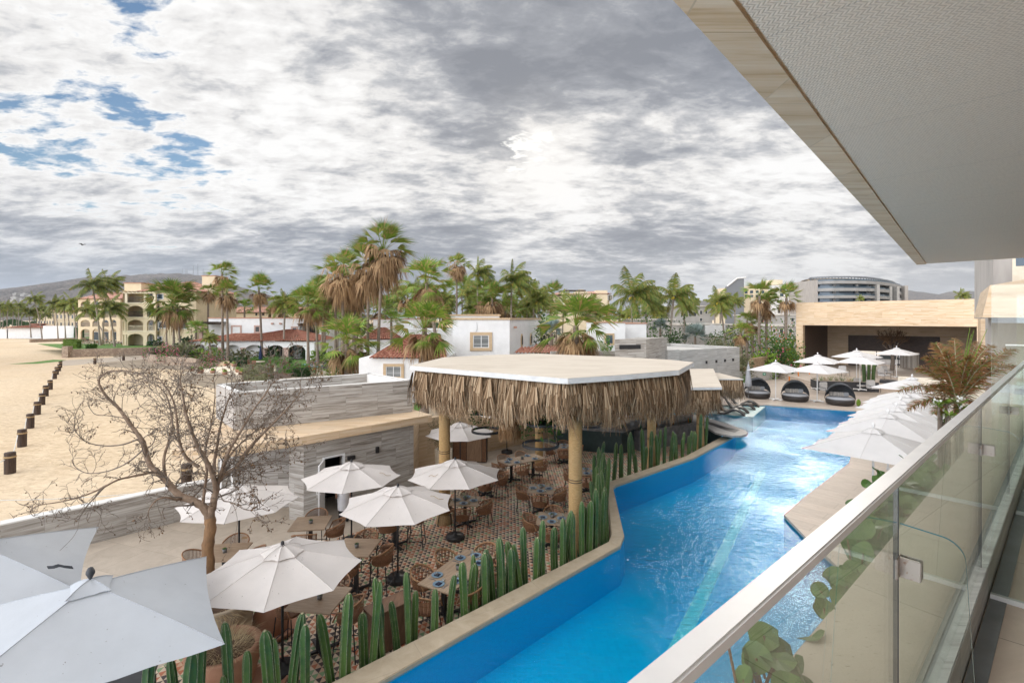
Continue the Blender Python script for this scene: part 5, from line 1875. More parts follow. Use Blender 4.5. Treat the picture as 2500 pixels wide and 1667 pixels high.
# ------------------------------------------------------------------ tables
def make_table(name, L, W, H, label, twin=False):
 r = root(name, label, 'table')
 m = MB(); m.box(-L / 2, -W / 2, H - .03, L / 2, W / 2, H)
 m.build('table_top', MT['table_wood'], r, bevel=.004)
 xs = (-L / 2 + .38, L / 2 - .38) if twin else (0,)
 for x in xs:
  m = MB(); m.box(x - .045, -.045, .04, x + .045, .045, H - .031)
  m.build('pedestal', MT['black_metal'], r)
  m = MB()
  for a in range(4):
   c, s = cos(a * pi / 2 + pi / 4), sin(a * pi / 2 + pi / 4)
   m.obox((x + c * .2, s * .2), (c, s), .36, .06, .012 + .001 * a, .055 + .001 * a)
   m.box(x + c * .36 - .02, s * .36 - .02, 0, x + c * .36 + .02, s * .36 + .02, .012)
  m.build('foot_cross', MT['black_metal'], r)
 return r
def make_chair(name, seat_h, bar=False, light=False):
 r = root(name, 'tmp', 'chair')
 fm = MT['rattan_light'] if light else MT['rattan']
 wv = MT['rattan_weave']
 h0, h1 = seat_h + .22, seat_h + .37
 N = 18
 def rim(f):      # f -1..1 round the back
  a = -pi / 2 + f * R(118)
  ry = .27 if sin(a) < 0 else .24
  up = h0 + (h1 - h0) * (0.5 + 0.5 * cos(f * pi)) ** 0.8
  return Vector((.30 * cos(a), ry * sin(a) * 1.0 + .0, up))
 def low(f):
  a = -pi / 2 + f * R(118)
  return Vector((.245 * cos(a), .225 * sin(a), seat_h + .005))
 m = MB()
 pts = [rim(-1 + 2 * k / N) for k in range(N + 1)]
 pts = [Vector((pts[0].x * .94, pts[0].y + .10, seat_h + .02))] + pts + [Vector((pts[-1].x * .94, pts[-1].y + .10, seat_h + .02))]
 m.tube(pts, .017, 6)
 m.build('frame', fm, r)
 m = MB()
 C = 40
 for k in range(C + 1):
  f = -1 + 2 * k / C
  if light and k % 3 == 2:
   continue
  a, b = low(f), rim(f)
  mid = (a + b) / 2 + Vector((a.x * .08, a.y * .08, -.01))
  t = Vector((-a.y, a.x, 0)).normalized() * .0085
  m.face([a - t, a + t, mid + t, mid - t]); m.face([mid - t, mid + t, b + t, b - t])
 for hh in (0.12, 0.24) if not light else (0.1, .5, .9):
  pts = [low(-1 + 2 * k / N).lerp(rim(-1 + 2 * k / N), hh) * 1.0 for k in range(N + 1)]
  m.tube(pts, .010, 4)
 m.build('backrest', wv, r)
 m = MB()
 n = 20
 ring = []
 for k in range(n):
  a = 2 * pi * k / n
  ring.append((.25 * cos(a) * (1.0), .235 * sin(a)))
 m.prism(ring, seat_h - .03, seat_h + .012)
 m.build('seat', wv, r, bevel=.01)
 sp = .235 if bar else .225
 for sx in (-1, 1):
  for sy in (-1, 1):
   m = MB(); m.tube([(sx * .19, sy * .17, seat_h - .03), (sx * sp, sy * sp, 0)], .0125, 6)
   m.build('leg', MT['black_metal'], r)
 m = MB()
 if bar:
  zf = .24
  k = sp - (sp - .19) * zf / seat_h
  q = [(-k, -k), (k, -k), (k, k), (-k, k)]
  for i in range(4):
   m.tube([(*q[i], zf), (*q[(i + 1) % 4], zf)], .010, 5)
 else:
  for s in (-1, 1):
   m.tube([(-.20, -.19 * s, seat_h - .12), (.20, .19 * s, seat_h - .12)], .008, 5)
 m.build('foot_rail' if bar else 'stretcher', MT['black_metal'], r)
 return r

bar_chair = Proto(make_chair('bar_chair', .74, True))
dine_chair = Proto(make_chair('dining_chair', .44))
cane_chair = Proto(make_chair('cane_chair', .44, light=True))
bar_table = Proto(make_table('bar_table', .92, .92, 1.05, 'tmp'))
sq_table = Proto(make_table('dining_table', .86, .86, .75, 'tmp'))
long_table = Proto(make_table('long_table', 1.86, .86, .75, 'tmp', True))

# small table ware prototypes
pm = MB()
pm.lathe([(0, .012), (.095, .012), (.125, .024), (.132, .022), (.10, .0), (0, 0)], 20)
pl0 = pm.build('plate', MT['plate_rim'])
nm = MB(); nm.box(-.062, -.055, .0145, .062, .055, .030)
nm.build('napkin', MT['plate'], pl0, bevel=.006)
plate = Proto(tag(pl0, 'tmp', 'plate'))
bm_ = MB()
bm_.lathe([(0, 0), (.045, 0), (.055, .09), (.048, .09), (.04, .02), (0, .02)], 14)
bw0 = bm_.build('table_pot', MT['bowl'])
fm_ = MB()
rr = random.Random(3)
for k in range(14):
 a = rr.uniform(0, 6.28); q = rr.uniform(0, .035)
 c = Vector((q * cos(a), q * sin(a), .08)); d = Vector((cos(a) * .5, sin(a) * .5, 1)).normalized(); s = d.orthogonal().normalized()
 fm_.face([c - s * .006, c + s * .006, c + d * .05])
fm_.build('succulent', MT['shrub'], bw0)
pot = Proto(tag(bw0, 'tmp', 'pot'))
gm = MB()
gm.lathe([(0, 0), (.033, 0), (.033, .006), (.038, .10), (.036, .10), (.031, .01), (0, .01)], 12)
tumbler = Proto(tag(gm.build('drinking_glass', MT['clear_glass']), 'tmp', 'glass'))
km = MB(); km.box(-.008, -.10, 0, .008, .10, .004); km.box(.018, -.09, 0, .034, .09, .004)
cutlery = Proto(tag(km.build('cutlery', MT['cutlery']), 'tmp', 'cutlery'))

SIDE = {'E': 0.0, 'N': pi / 2, 'W': pi, 'S': 3 * pi / 2}
SNAME = {'E': 'right', 'N': 'far', 'W': 'left', 'S': 'near'}
def seat_at(proto, c, rz, side, dist, off, label, group, jit=0.1):
 a = SIDE[side] + rz
 p = Vector((c[0] + cos(a) * dist - sin(a) * off, c[1] + sin(a) * dist + cos(a) * off))
 proto((p.x, p.y, .004), a + pi / 2 + RND.uniform(-jit, jit), 1.0, label, group)

BT = [((-3.76, 9.68), R(-8), 'EWN', 'bar table nearest the tall cacti'),
  ((-3.72, 11.85), R(-4), 'ENWS', 'bar table right of the near parasol'),
  ((-5.38, 13.25), R(8), 'NES', 'bar table beside the kitchen pier'),
  ((-6.72, 11.6), R(8), 'WNE', 'bar table behind the bare tree trunk'),
  ((-3.35, 14.2), R(-5), 'EWNS', 'bar table under the middle parasol')]
for c, rz, sides, d in BT:
 bar_table((*c, .004), rz, 1.0, 'square wooden ' + d, 'bar tables on the patio')
 for s in sides:
  seat_at(bar_chair, c, rz, s, .62, 0, 'rattan bar chair on the %s side of the %s' % (SNAME[s], d), 'bar chairs')
 pot((c[0] + .02, c[1] - .03, 1.055), 0, 1.0, 'dark succulent pot on the ' + d, 'pots on the tables')

DT = [((-1.48, 15.7), R(-6), 'ENWS', 'set table beside the round parasol base', sq_table),
  ((0.98, 16.8), R(-7), 'ENWS', 'set table left of the front column', sq_table),
  ((1.16, 14.3), R(-8), 'NWS', 'set table behind the tallest cacti', sq_table),
  ((2.34, 22.4), R(-5), 'ENWS', 'set table nearest the dark bar', sq_table),
  ((2.80, 18.7), R(-5), 'NWS', 'set table behind the front column', sq_table),
  ((-1.0, 18.3), R(5), 'ENS', 'set table behind the left column', sq_table)]
for c, rz, sides, d, pr in DT:
 pr((*c, .004), rz, 1.0, 'square wooden ' + d, 'dining tables under the pavilion')
 for s in sides:
  seat_at(dine_chair, c, rz, s, .60, 0, 'rattan chair on the %s side of the %s' % (SNAME[s], d), 'dining chairs', .15)
 pot((c[0], c[1] + .05, .754), 0, 1.1, 'dark stone pot in the middle of the ' + d, 'pots on the tables')
 for s in 'ENWS':
  a = SIDE[s] + rz
  p = (c[0] + cos(a) * .27, c[1] + sin(a) * .27, .754)
  plate(p, a, 1.0, 'plate on the %s side of the %s' % (SNAME[s], d), 'plates')
  tumbler((c[0] + cos(a + .55) * .36, c[1] + sin(a + .55) * .36, .754), 0, 1.0, 'clear glass on the %s side of the %s' % (SNAME[s], d), 'drinking glasses')
LT = [((-1.23, 11.38), atan2(1.64, .9), [('N', -.45), ('N', .45), ('S', -.45), ('S', .45), ('E', 0), ('W', 0)], 'long table beside the cacti', cane_chair),
  ((0.42, 20.3), atan2(1.0, 1.45), [('N', -.45), ('N', .45), ('S', -.45), ('S', .45), ('W', 0)], 'long table under the ring planters', dine_chair)]
words = {('N', -.45): 'left side, near end', ('N', .45): 'left side, far end', ('S', -.45): 'right side, near end', ('S', .45): 'right side, far end', ('E', 0): 'far end', ('W', 0): 'near end'}
for c, rz, sides, d, pr in LT:
 long_table((*c, .004), rz, 1.0, 'pale wooden ' + d, 'dining tables under the pavilion')
 for s, of in sides:
  dist = .66 if s in 'NS' else 1.16
  seat_at(pr, c, rz, s, dist, -of if s == 'N' else of, 'rattan chair at the %s of the %s' % (words[(s, of)].replace(',', ''), d), 'dining chairs', .12)
  a = SIDE[s] + rz
  dd = .26 if s in 'NS' else .74
  o2 = (-of if s == 'N' else of)
  p = (c[0] + cos(a) * dd - sin(a) * o2, c[1] + sin(a) * dd + cos(a) * o2, .754)
  wl = words[(s, of)].replace(',', '')
  plate(p, a, 1.0, 'plate at the %s of the %s' % (wl, d), 'plates')
  tumbler((p[0] + .10 * cos(a + 2.0), p[1] + .10 * sin(a + 2.0) + .08, .754), 0, 1.0, 'clear glass at the %s of the %s' % (wl, d), 'drinking glasses')
  cutlery((p[0] - sin(a) * .19, p[1] + cos(a) * .19, .754), a - pi / 2, 1.0, 'cutlery at the %s of the %s' % (wl, d), 'cutlery')
 pot((c[0], c[1], .754), 0, 1.15, 'dark grey pot in the middle of the ' + d, 'pots on the tables')

# ------------------------------------------------------------------ cactus row
def make_cactus(seed, ribs=6):
 rr = random.Random(seed)
 H, r = 1.6, .078
 m = MB(); rb = MB(); tp_ = MB()
 n = ribs * 4
 zs = [0, .2, .5, .8, 1.1, 1.35, 1.48, 1.54, 1.58, 1.6]
 bx, by = rr.uniform(-.05, .05), rr.uniform(-.05, .05)
 rows = []
 ribl = [[] for _ in range(ribs)]
 for z in zs:
  f = z / H
  k = 1.0 if z < 1.35 else sqrt(max(0.0, 1 - ((z - 1.35) / .252) ** 2))
  k *= 0.93 + .10 * sin(z * 3 + seed) * .5
  row = []
  ox, oy = bx * f * f * 1.6, by * f * f * 1.6
  for i in range(n):
   a = 2 * pi * i / n
   q = r * k * (1.0 + .20 * cos(ribs * a))
   row.append((ox + q * cos(a), oy + q * sin(a), z))
  for i in range(ribs):
   a = 2 * pi * i / ribs
   q = r * k * 1.205
   ribl[i].append((ox + q * cos(a), oy + q * sin(a), z))
  rows.append(row)
 m.grid(rows, close=True)
 for l in ribl:
  rb.tube(l[:-1], .0055, 4)
 ox, oy = bx * 1.6, by * 1.6
 tp_.ball((ox, oy, H - .008), .024, .024, .016, 8, 5)
 return m, rb, tp_
cproto = []
for sd, rbs in ((1, 6), (2, 7), (3, 5), (4, 6)):
 m, rb, tp_ = make_cactus(sd, rbs)
 r = root('column_cactus', 'tmp', 'cactus', (0, 0, 0), 'column cacti along the pool coping')
 bo_ = m.build('stem', MT['cactus'], r)
 rb.build('rib_spines', MT['cactus_rib'], r)
 tp_.build('tip', MT['cactus_tip'], r)
 cproto.append(Proto(r))
def seg_at(px, a, b, off):
 """point on the segment a-b, moved sideways by off, that is seen at column px"""
 t = (b - a).normalized(); nr = Vector((-t.y, t.x, 0))
 A_, B_ = a + nr * off, b + nr * off
 k = (px - CX) / FPX
 d = B_ - A_
 s = (k * A_.y - A_.x) / (d.x - k * d.y)
 return A_ + d * s
near = [(345, 1535), (436, 1608), (451, 1580), (484, 1551), (551, 1648), (561, 1516), (601, 1592), (662, 1526), (680, 1547), (706, 1500), (746, 1513), (812, 1490), (842, 1443), (891, 1486), (909, 1419), (926, 1467), (935, 1399), (972, 1462), (1000, 1397), (1013, 1445), (1058, 1447), (1096, 1404), (1136, 1370), (1151, 1375), (1163, 1362), (1170, 1345), (1187, 1348), (1205, 1349), (1223, 1317), (1237, 1342), (1249, 1339), (1256, 1320), (1274, 1328), (1282, 1289), (1308, 1303), (1314, 1311), (1324, 1272), (1356, 1286), (1372, 1266), (1378, 1244), (1399, 1252), (1414, 1262), (1422, 1224), (1430, 1240), (1438, 1222), (1445, 1231), (1453, 1193), (1470, 1198)]
def ordw(i):
 n = ['first', 'second', 'third', 'fourth', 'fifth', 'sixth', 'seventh', 'eighth', 'ninth', 'tenth', 'eleventh', 'twelfth', 'thirteenth', 'fourteenth', 'fifteenth', 'sixteenth', 'seventeenth', 'eighteenth', 'nineteenth', 'twentieth']
 if i < 20:
  return n[i]
 t = {2: 'twenty', 3: 'thirty', 4: 'forty', 5: 'fifty'}[(i + 1) // 10]
 u = (i + 1) % 10
 return {2: 'twentieth', 3: 'thirtieth', 4: 'fortieth'}[(i + 1) // 10] if u == 0 else t + '-' + n[u - 1]
cr = random.Random(12)
def lean_(o):
 o.rotation_euler.x = R(cr.gauss(0, 2.6))
 o.rotation_euler.y = R(cr.gauss(0, 2.6))
for i, (px, py) in enumerate(near):
 off = .13 + .16 * (i % 2) + (.12 if i in (1, 4, 6, 8) else 0)
 p = seg_at(px, PS[0], PS[2], off)
 top = EYE - (py - HY) / FPX * p.y
 h = max(.5, top - .08)
 th = cr.uniform(.74, 1.08)
 lean_(cproto[i % 4]((p.x, p.y, .08), cr.uniform(0, 6.28), (th, th, h / 1.6), 'green column cactus, %s from the left in the row along the near coping' % ordw(i)))
for i in range(14):
 f = (i + .4) / 14
 a, b = PS[3], PS[4]
 t = (b - a).normalized(); nr = Vector((-t.y, t.x, 0))
 p = a.lerp(b, f) + nr * (.12 + .17 * (i % 3))
 th = cr.uniform(.72, .98)
 lean_(cproto[i % 4]((p.x, p.y, .08), cr.uniform(0, 6.28), (th, th, cr.uniform(.75, 1.38)), 'dark green column cactus in the clump at the inner bend of the pool coping', 'column cacti at the coping bend'))
for i in range(31):
 f = (i + .3) / 31
 if f < .72:
  a, b, g = PS[4], PS[5], f / .72
 else:
  a, b, g = PS[5], PS[6], (f - .72) / .28 * .62
 t = (b - a).normalized(); nr = Vector((-t.y, t.x, 0))
 p = a.lerp(b, g) + nr * (.13 + .15 * (i % 2))
 th = cr.uniform(.70, .98)
 lean_(cproto[i % 4]((p.x, p.y, .08), cr.uniform(0, 6.28), (th, th, cr.uniform(.65, 1.3)), 'dark green column cactus in the shaded far row in front of the bar', 'column cacti in front of the bar'))

# ------------------------------------------------------------------ planters, cabinet, pots
tpot = root('terracotta_pot', 'large terracotta pot of dry grass beside the nearest grey parasol', 'pot', P(545, 1583, .8))
c = P(547, 1578, .78)
tpot.location = (c.x, c.y, 0)
m = MB()
m.lathe([(.44, 0), (.57, .55), (.60, .78), (.60, .80), (.50, .80), (.49, .70)], 40, (c.x, c.y, 0))
m.build('pot', MT['terracotta'], tpot)
m = MB(); m.lathe([(.495, .70), (.3, .73), (0.0, .74)], 24, (c.x, c.y, 0)); m.build('soil', MT['soil'], tpot)
def grass_tuft(m, c, n, L, sp, rnd, up=1.0, lean=(0, 0)):
 for k in range(n):
  a = rnd.uniform(0, 6.28); q = sp * sqrt(rnd.random())
  p = Vector((c[0] + q * cos(a), c[1] + q * sin(a), c[2]))
  d = Vector((cos(a) * rnd.uniform(.2, .9) + lean[0], sin(a) * rnd.uniform(.2, .9) + lean[1], up)).normalized()
  l = L * rnd.uniform(.6, 1.1)
  p1 = p + d * l * .55; p2 = p + d * l + Vector((d.x, d.y, -1.0)) * l * .22
  s = Vector((-d.y, d.x, 0)).normalized() * .005
  m.face([p - s, p + s, p1 + s * .8, p1 - s * .8]); m.face([p1 - s * .8, p1 + s * .8, p2])
rg = random.Random(8)
m = MB(); grass_tuft(m, (c.x, c.y, .72), 330, .42, .42, rg, .45); m.build('dry_grass', MT['dry_grass'], tpot)
fb = root('terracotta_fire_bowl', 'rounded terracotta fire bowl in a wide saucer under the near beige parasol', 'fire bowl', P(655, 1540, 0))
c = P(662, 1535, 0.05)
fb.location = (c.x, c.y, 0)
m = MB(); m.lathe([(.0, .07), (.40, .06), (.46, .10), (.50, .11), (.52, .08), (.48, .0), (0, 0)], 36, (c.x, c.y, 0)); m.build('saucer', MT['terracotta'], fb)
m = MB(); m.lathe([(.33, .065), (.355, .20), (.33, .42), (.26, .56), (.20, .60), (.16, .58)], 36, (c.x, c.y, 0)); m.build('bowl', MT['terracotta'], fb)
f2 = root('terracotta_saucer', 'terracotta saucer on the mosaic floor at the foot of the terracotta pot', 'saucer', P(655, 1660, 0))
c = P(640, 1668, .03)
f2.location = (c.x, c.y, 0)
m = MB(); m.lathe([(.0, .05), (.34, .05), (.40, .10), (.43, .09), (.40, .0), (0, 0)], 30, (c.x, c.y, 0)); m.build('saucer', MT['terracotta'], f2)
tplant = root('stone_planter', 'tall round beige stone planter holding the bare tree', 'planter', (-5.83, 9.85, 0))
m = MB()
m.lathe([(.55, 0), (.62, .5), (.66, .92), (.66, .95), (.56, .95), (.55, .82)], 40, (-5.83, 9.85, 0))
m.build('pot', MT['planter_beige'], tplant)
m = MB(); m.lathe([(.555, .82), (.3, .85), (0, .86)], 24, (-5.83, 9.85, 0)); m.build('soil', MT['soil'], tplant)
m = MB(); grass_tuft(m, (-5.75, 9.7, .84), 200, .5, .45, rg, .4, (.5, -.1)); grass_tuft(m, (-6.3, 9.9, .84), 60, .7, .12, rg, .9, (-.6, .1)); m.build('dry_grass', MT['dry_grass'], tplant)
bpot = root('white_planter', 'round cream stone planter behind the left rope column', 'planter', P(1083, 1160, 0))
c = P(1083, 1150, 0)
bpot.location = (c.x, c.y, 0)
m = MB(); m.lathe([(.36, 0), (.37, .95), (.30, .96), (.29, .8)], 30, (c.x, c.y, 0)); m.build('pot', MT['cream_stone'], bpot)
m = MB(); m.lathe([(.29, .82), (0, .84)], 20, (c.x, c.y, 0)); m.build('soil', MT['soil'], bpot)
m = MB()
for k in range(60):
 a = rg.uniform(0, 6.28)
 p0 = Vector((c.x + .1 * cos(a), c.y + .1 * sin(a), .84)); p1 = p0 + Vector((cos(a) * rg.uniform(.1, .7), sin(a) * rg.uniform(.1, .7), rg.uniform(.6, 1.5)))
 m.tube([p0, (p0 + p1) / 2 + Vector((0, 0, .15)), p1], .006, 3)
 for j in range(16):
  f = rg.uniform(.3, 1); q = p0.lerp(p1, f) + Vector((rg.gauss(0, .08), rg.gauss(0, .08), rg.gauss(0, .08)))
  s = Vector((rg.gauss(0, 1), rg.gauss(0, 1), rg.gauss(0, 1))).normalized() * .035
  m.face([q - s * .4, q + s.orthogonal() * .5, q + s, q - s.orthogonal() * .5])
m.build('foliage', MT['shrub_sage'], bpot)
ws = root('wooden_sideboard', 'reddish brown wooden sideboard behind the cacti at the pool edge', 'sideboard', P(975, 1560, 0))
a = seg_at(912, PS[0], PS[2], .75); b = seg_at(1018, PS[0], PS[2], .75)
m = MB()
m.wall(V2(a), V2(b), .42, .03, .80)
m.build('carcass', MT['brown_wood'], ws)
m = MB()
d_ = (b - a).normalized(); n_ = Vector((-d_.y, d_.x, 0))
m.wall(V2(a - d_ * .02 - n_ * .02), V2(b + d_ * .02 - n_ * .02), .46, .801, .835)
m.build('top', MT['brown_wood'], ws, bevel=.004)
hs = root('host_stand', 'dark rattan host stand with a wooden door under the far beige parasol', 'cabinet', P(1146, 1128, 0))
a, b = P(1106, 1128, 0), P(1187, 1130, 0)
m = MB(); m.wall(V2(a), V2(b), .5, .02, 1.12); m.build('carcass', MT['dark_wood'], hs)
m = MB(); m.wall(V2(a.lerp(b, .42)), V2(a.lerp(b, .86)), .02, .05, 1.08, side=-1); m.build('cabinet_door', MT['cabinet_wood'], hs)
for f0, f1 in ((.01, .40), (.88, .99)):
 m = MB()
 for k in range(16):
  z = .06 + k * .064
  m.wall(V2(a.lerp(b, f0)), V2(a.lerp(b, f1)), .02, z, z + .05, side=-1)
 m.build('wicker_panel', MT['rattan_weave'], hs)
ct = root('charcoal_table', 'low charcoal table under the corner of the nearest grey parasol', 'table', P(305, 1668, .5))
c = P(300, 1672, .5)
ct.location = (c.x, c.y, 0)
m = MB(); m.obox((c.x, c.y), (1, .45), .8, .8, .46, .50); m.build('table_top', MT['charcoal'], ct)
for sx in (-.3, .3):
 for sy in (-.3, .3):
  m = MB(); m.box(c.x + sx - .02, c.y + sy - .02, .005, c.x + sx + .02, c.y + sy + .02, .459); m.build('leg', MT['charcoal'], ct)
gsl = root('floor_drain', 'small brass floor drain in the paving behind the bare tree', 'drain', P(598, 1312, 0))
c = P(598, 1312, 0)
m = MB(); m.obox((c.x, c.y), (1, .2), .16, .16, .001, .006); m.build('grate', MT['rope_tan'], gsl)

# ------------------------------------------------------------------ bare tree
tree = root('bare_tree', 'nearly leafless tree with a reddish trunk and curling twigs in a stone planter', 'tree', (-5.9, 9.85, .85))
TD = 9.8
def tq(px, py, dd=0.0):
 return Q(px, py, TD + dd)
limbs = [
 ([(507, 1475, 0), (510, 1405, 0), (507, 1340, .02), (514, 1290, .0), (512, 1262, 0)], .125, .10),
 ([(512, 1266, 0), (499, 1240, 0), (472, 1222, .05), (446, 1213, .1), (425, 1196, .15), (404, 1170, .2), (385, 1153, .2), (367, 1135, .25), (357, 1110, .3), (350, 1080, .3), (335, 1058, .3), (318, 1036, .35), (300, 1010, .4), (284, 990, .45), (262, 970, .5), (247, 948, .5), (241, 930, .5), (250, 915, .4), (275, 906, .3), (310, 905, .3), (345, 916, .3)], .085, .007),
 ([(380, 1150, .2), (345, 1158, .0), (320, 1163, -.1), (285, 1172, -.25), (245, 1193, -.4), (200, 1211, -.5), (150, 1224, -.6), (105, 1231, -.7), (80, 1240, -.7), (72, 1256, -.7)], .030, .004),
 ([(255, 1188, -.35), (235, 1210, -.5), (215, 1232, -.6), (195, 1262, -.7), (188, 1272, -.7)], .016, .004),
 ([(450, 1216, .1), (428, 1219, -.1), (405, 1214, -.3), (380, 1222, -.4), (362, 1250, -.5), (368, 1275, -.5)], .03, .004),
 ([(512, 1266, 0), (520, 1232, .0), (527, 1200, .05), (531, 1176, .1), (545, 1160, .15), (570, 1146, .25), (584, 1130, .3), (603, 1100, .4), (640, 1060, .5), (680, 1020, .6), (712, 985, .7), (733, 958, .7), (731, 935, .7)], .082, .006),
 ([(528, 1195, .05), (517, 1152, -.1), (500, 1118, -.2), (482, 1088, -.3), (470, 1058, -.4), (457, 1020, -.5), (450, 990, -.5), (446, 958, -.5), (440, 930, -.4), (446, 905, -.4), (470, 900, -.4)], .05, .006),
 ([(486, 1140, -.1), (458, 1120, -.2), (442, 1092, -.3), (434, 1050, -.3), (430, 1010, -.3), (420, 970, -.2), (402, 940, -.2), (382, 922, -.1), (350, 918, 0)], .036, .005),
 ([(521, 1172, 0), (523, 1130, .2), (530, 1090, .4), (536, 1050, .5), (546, 1010, .6), (561, 968, .7), (577, 938, .7), (600, 915, .7)], .04, .005),
 ([(530, 1180, .1), (557, 1105, .0), (588, 1052, -.1), (618, 1002, -.2), (648, 962, -.3), (668, 932, -.3), (690, 922, -.3)], .038, .005),
 ([(404, 1168, .2), (400, 1122, .3), (411, 1080, .4), (421, 1040, .5), (416, 1000, .6), (404, 962, .7), (375, 935, .8), (330, 930, .8)], .034, .005),
 ([(536, 1205, .0), (546, 1222, -.3), (565, 1226, -.5), (600, 1244, -.7), (628, 1243, -.8), (650, 1222, -.9)], .016, .004),
 ([(495, 1232, 0), (500, 1190, .1), (505, 1150, .15), (500, 1110, .2), (510, 1060, .2), (520, 1010, .1), (525, 960, 0), (520, 920, 0)], .034, .005),
 ([(560, 1150, .2), (600, 1140, .3), (650, 1130, .4), (690, 1115, .5), (720, 1100, .5)], .02, .004),
 ([(545, 1158, .15), (555, 1120, .5), (590, 1080, .9), (625, 1050, 1.2), (660, 1020, 1.4)], .03, .004),
 ([(342, 1070, .3), (300, 1085, .2), (255, 1088, .1), (215, 1080, .0), (190, 1060, -.1), (182, 1042, -.1), (190, 1030, -.1)], .018, .004),
 ([(352, 1095, .3), (310, 1130, .5), (262, 1150, .6), (215, 1155, .6), (185, 1140, .6), (178, 1120, .5), (215, 1118, .4)], .018, .004),
 ([(310, 1022, .4), (270, 1015, .3), (235, 1012, .2), (222, 1000, .2), (213, 985, .2)], .012, .004)]
mt, mb, mw, ml = MB(), MB(), MB(), MB()
rr = random.Random(21)
def leafy(p, n=1, s=.035):
 for _ in range(n):
  d = Vector((rr.gauss(0, .6), rr.gauss(0, .6), rr.gauss(-.8, .6))).normalized()
  t = d.orthogonal().normalized()
  l = s * rr.uniform(.7, 1.6)
  ml.face([p, p + d * l * .5 + t * l * .3, p + d * l, p + d * l * .5 - t * l * .3])
def twig(p, d, L, r, depth, curl):
 n = 7
 pts = [p]
 q = p.copy(); dd = d.normalized()
 ax = dd.cross(Vector((rr.gauss(0, 1), rr.gauss(0, 1), rr.gauss(0, 1)))).normalized()
 for k in range(n):
  dd = (dd + ax.cross(dd) * curl / n + Vector((rr.gauss(0, .10), rr.gauss(0, .10), rr.gauss(0, .10)))).normalized()
  q = q + dd * L / n
  pts.append(q.copy())
 mw.tube(pts, [max(.0036, r * (1 - .8 * k / n)) for k in range(n + 1)], 3, caps=False)
 dense = max(0.0, min(1.0, (pts[-1].x + 7.0) / 3.0))
 for k in range(2, n + 1):
  if rr.random() < .06 + .26 * dense:
   leafy(pts[k], 1 + int(rr.random() < .3 * dense), .030)
 if depth > 0:
  for k in range(2, n + 1):
   if rr.random() < .72:
    e = (pts[k] - pts[k - 1]).normalized()
    s = (e + Vector((rr.gauss(0, .75), rr.gauss(0, .75), rr.gauss(0.05, .7)))).normalized()
    twig(pts[k], s, L * rr.uniform(.35, .62), r * .55, depth - 1, rr.uniform(-1.6, 1.6))
for li_, (pts, ra, rb__) in enumerate(limbs):
 P3 = [tq(x, y, d) for x, y, d in pts]
 # smooth resample
 res = []
 for i in range(len(P3) - 1):
  p0, p1, p2, p3 = P3[max(i - 1, 0)], P3[i], P3[i + 1], P3[min(i + 2, len(P3) - 1)]
  for k in range(4):
   t = k / 4
   res.append(0.5 * ((2 * p1) + (p2 - p0) * t + (2 * p0 - 5 * p1 + 4 * p2 - p3) * t * t + (3 * p1 - p0 - 3 * p2 + p3) * t ** 3))
 res.append(P3[-1])
 n = len(res)
 rad = [ra + (rb__ - ra) * (i / (n - 1)) ** .8 for i in range(n)]
 rad = [q * (1 + .10 * sin(i * 2.3)) for i, q in enumerate(rad)]
 (mt if ra > .1 else mb if ra > .028 else mw).tube(res, rad, 8 if ra > .03 else 5)
 if ra < .12:
  for i in range(6, n - 1):
   if rr.random() < (.5 if li_ in (2, 3, 4) or li_ > 14 else .75 if li_ == 1 else .95):
    e = (res[i] - res[i - 1]).normalized()
    s = (e * .7 + Vector((rr.gauss(0, .7), rr.gauss(0, .7), rr.gauss(.25, .55)))).normalized()
    f = i / n
    twig(res[i], s, rr.uniform(.45, 1.15) * (1.1 - .4 * f) * (.62 if li_ in (1, 2, 3, 4) or li_ > 14 else .9), max(.007, rad[i] * .32), 2 if rr.random() < .5 else 1, rr.uniform(-2.0, 2.0))
mt.build('trunk', MT['bark'], tree)
mb.build('limbs', MT['limb'], tree)
mw.build('twigs', MT['twig'], tree)
ml.build('dead_leaves', MT['dead_leaf'], tree)

# ------------------------------------------------------------------ beach bollards and rope
bol = [(24.5, 1155), (54, 1090), (74, 1045), (91, 1012), (102.7, 988), (111.6, 967), (122.4, 951), (133.5, 925), (138.5, 914.5), (144.5, 906), (147.5, 898), (231.6, 889), (301.5, 880)]
m = MB()
m.lathe([(.17, 0), (.175, .5), (.17, .78), (.16, .80), (0, .805)], 14)
r = root('beach_bollard', 'tmp', 'bollard', (0, 0, 0), 'wooden bollards across the beach')
m.build('post', MT['post_wood'], r)
m = MB(); m.lathe([(.176, .60), (.19, .62), (.19, .645), (.176, .665)], 14); m.build('rope_collar', MT['rope_tan'], r)
bp_ = Proto(r)
bpts = []
for i, (x, y) in enumerate(bol):
 p = P(x, y, .5)
 bpts.append(p)
 lb = 'dark wooden bollard on the sand, ' + ('nearest to the camera' if i == 0 else 'right one of the far pair by the stone wall' if i == 12 else 'left one of the far pair by the stone wall' if i == 11 else '%s from the near end of the row' % ordw(i))
 bp_(p, RND.uniform(0, 6), RND.uniform(.96, 1.05), lb)
def rope(m, a, b, sag, r=.018):
 pts = []
 for k in range(13):
  f = k / 12
  pts.append(a.lerp(b, f) - Vector((0, 0, sag * 4 * f * (1 - f))))
 m.tube(pts, r, 5)
m = MB()
up = Vector((0, -.21, .58))
for a, b in zip(bpts[:-1], bpts[1:]):
 rope(m, a + up, b + up, .42)
rope(m, Vector((-19.5, 14.0, 1.0)), bpts[0] + up, .35)
o = m.build('beach_rope', MT['rope_white']); tag(o, 'white rope slung from bollard to bollard across the beach', 'rope')
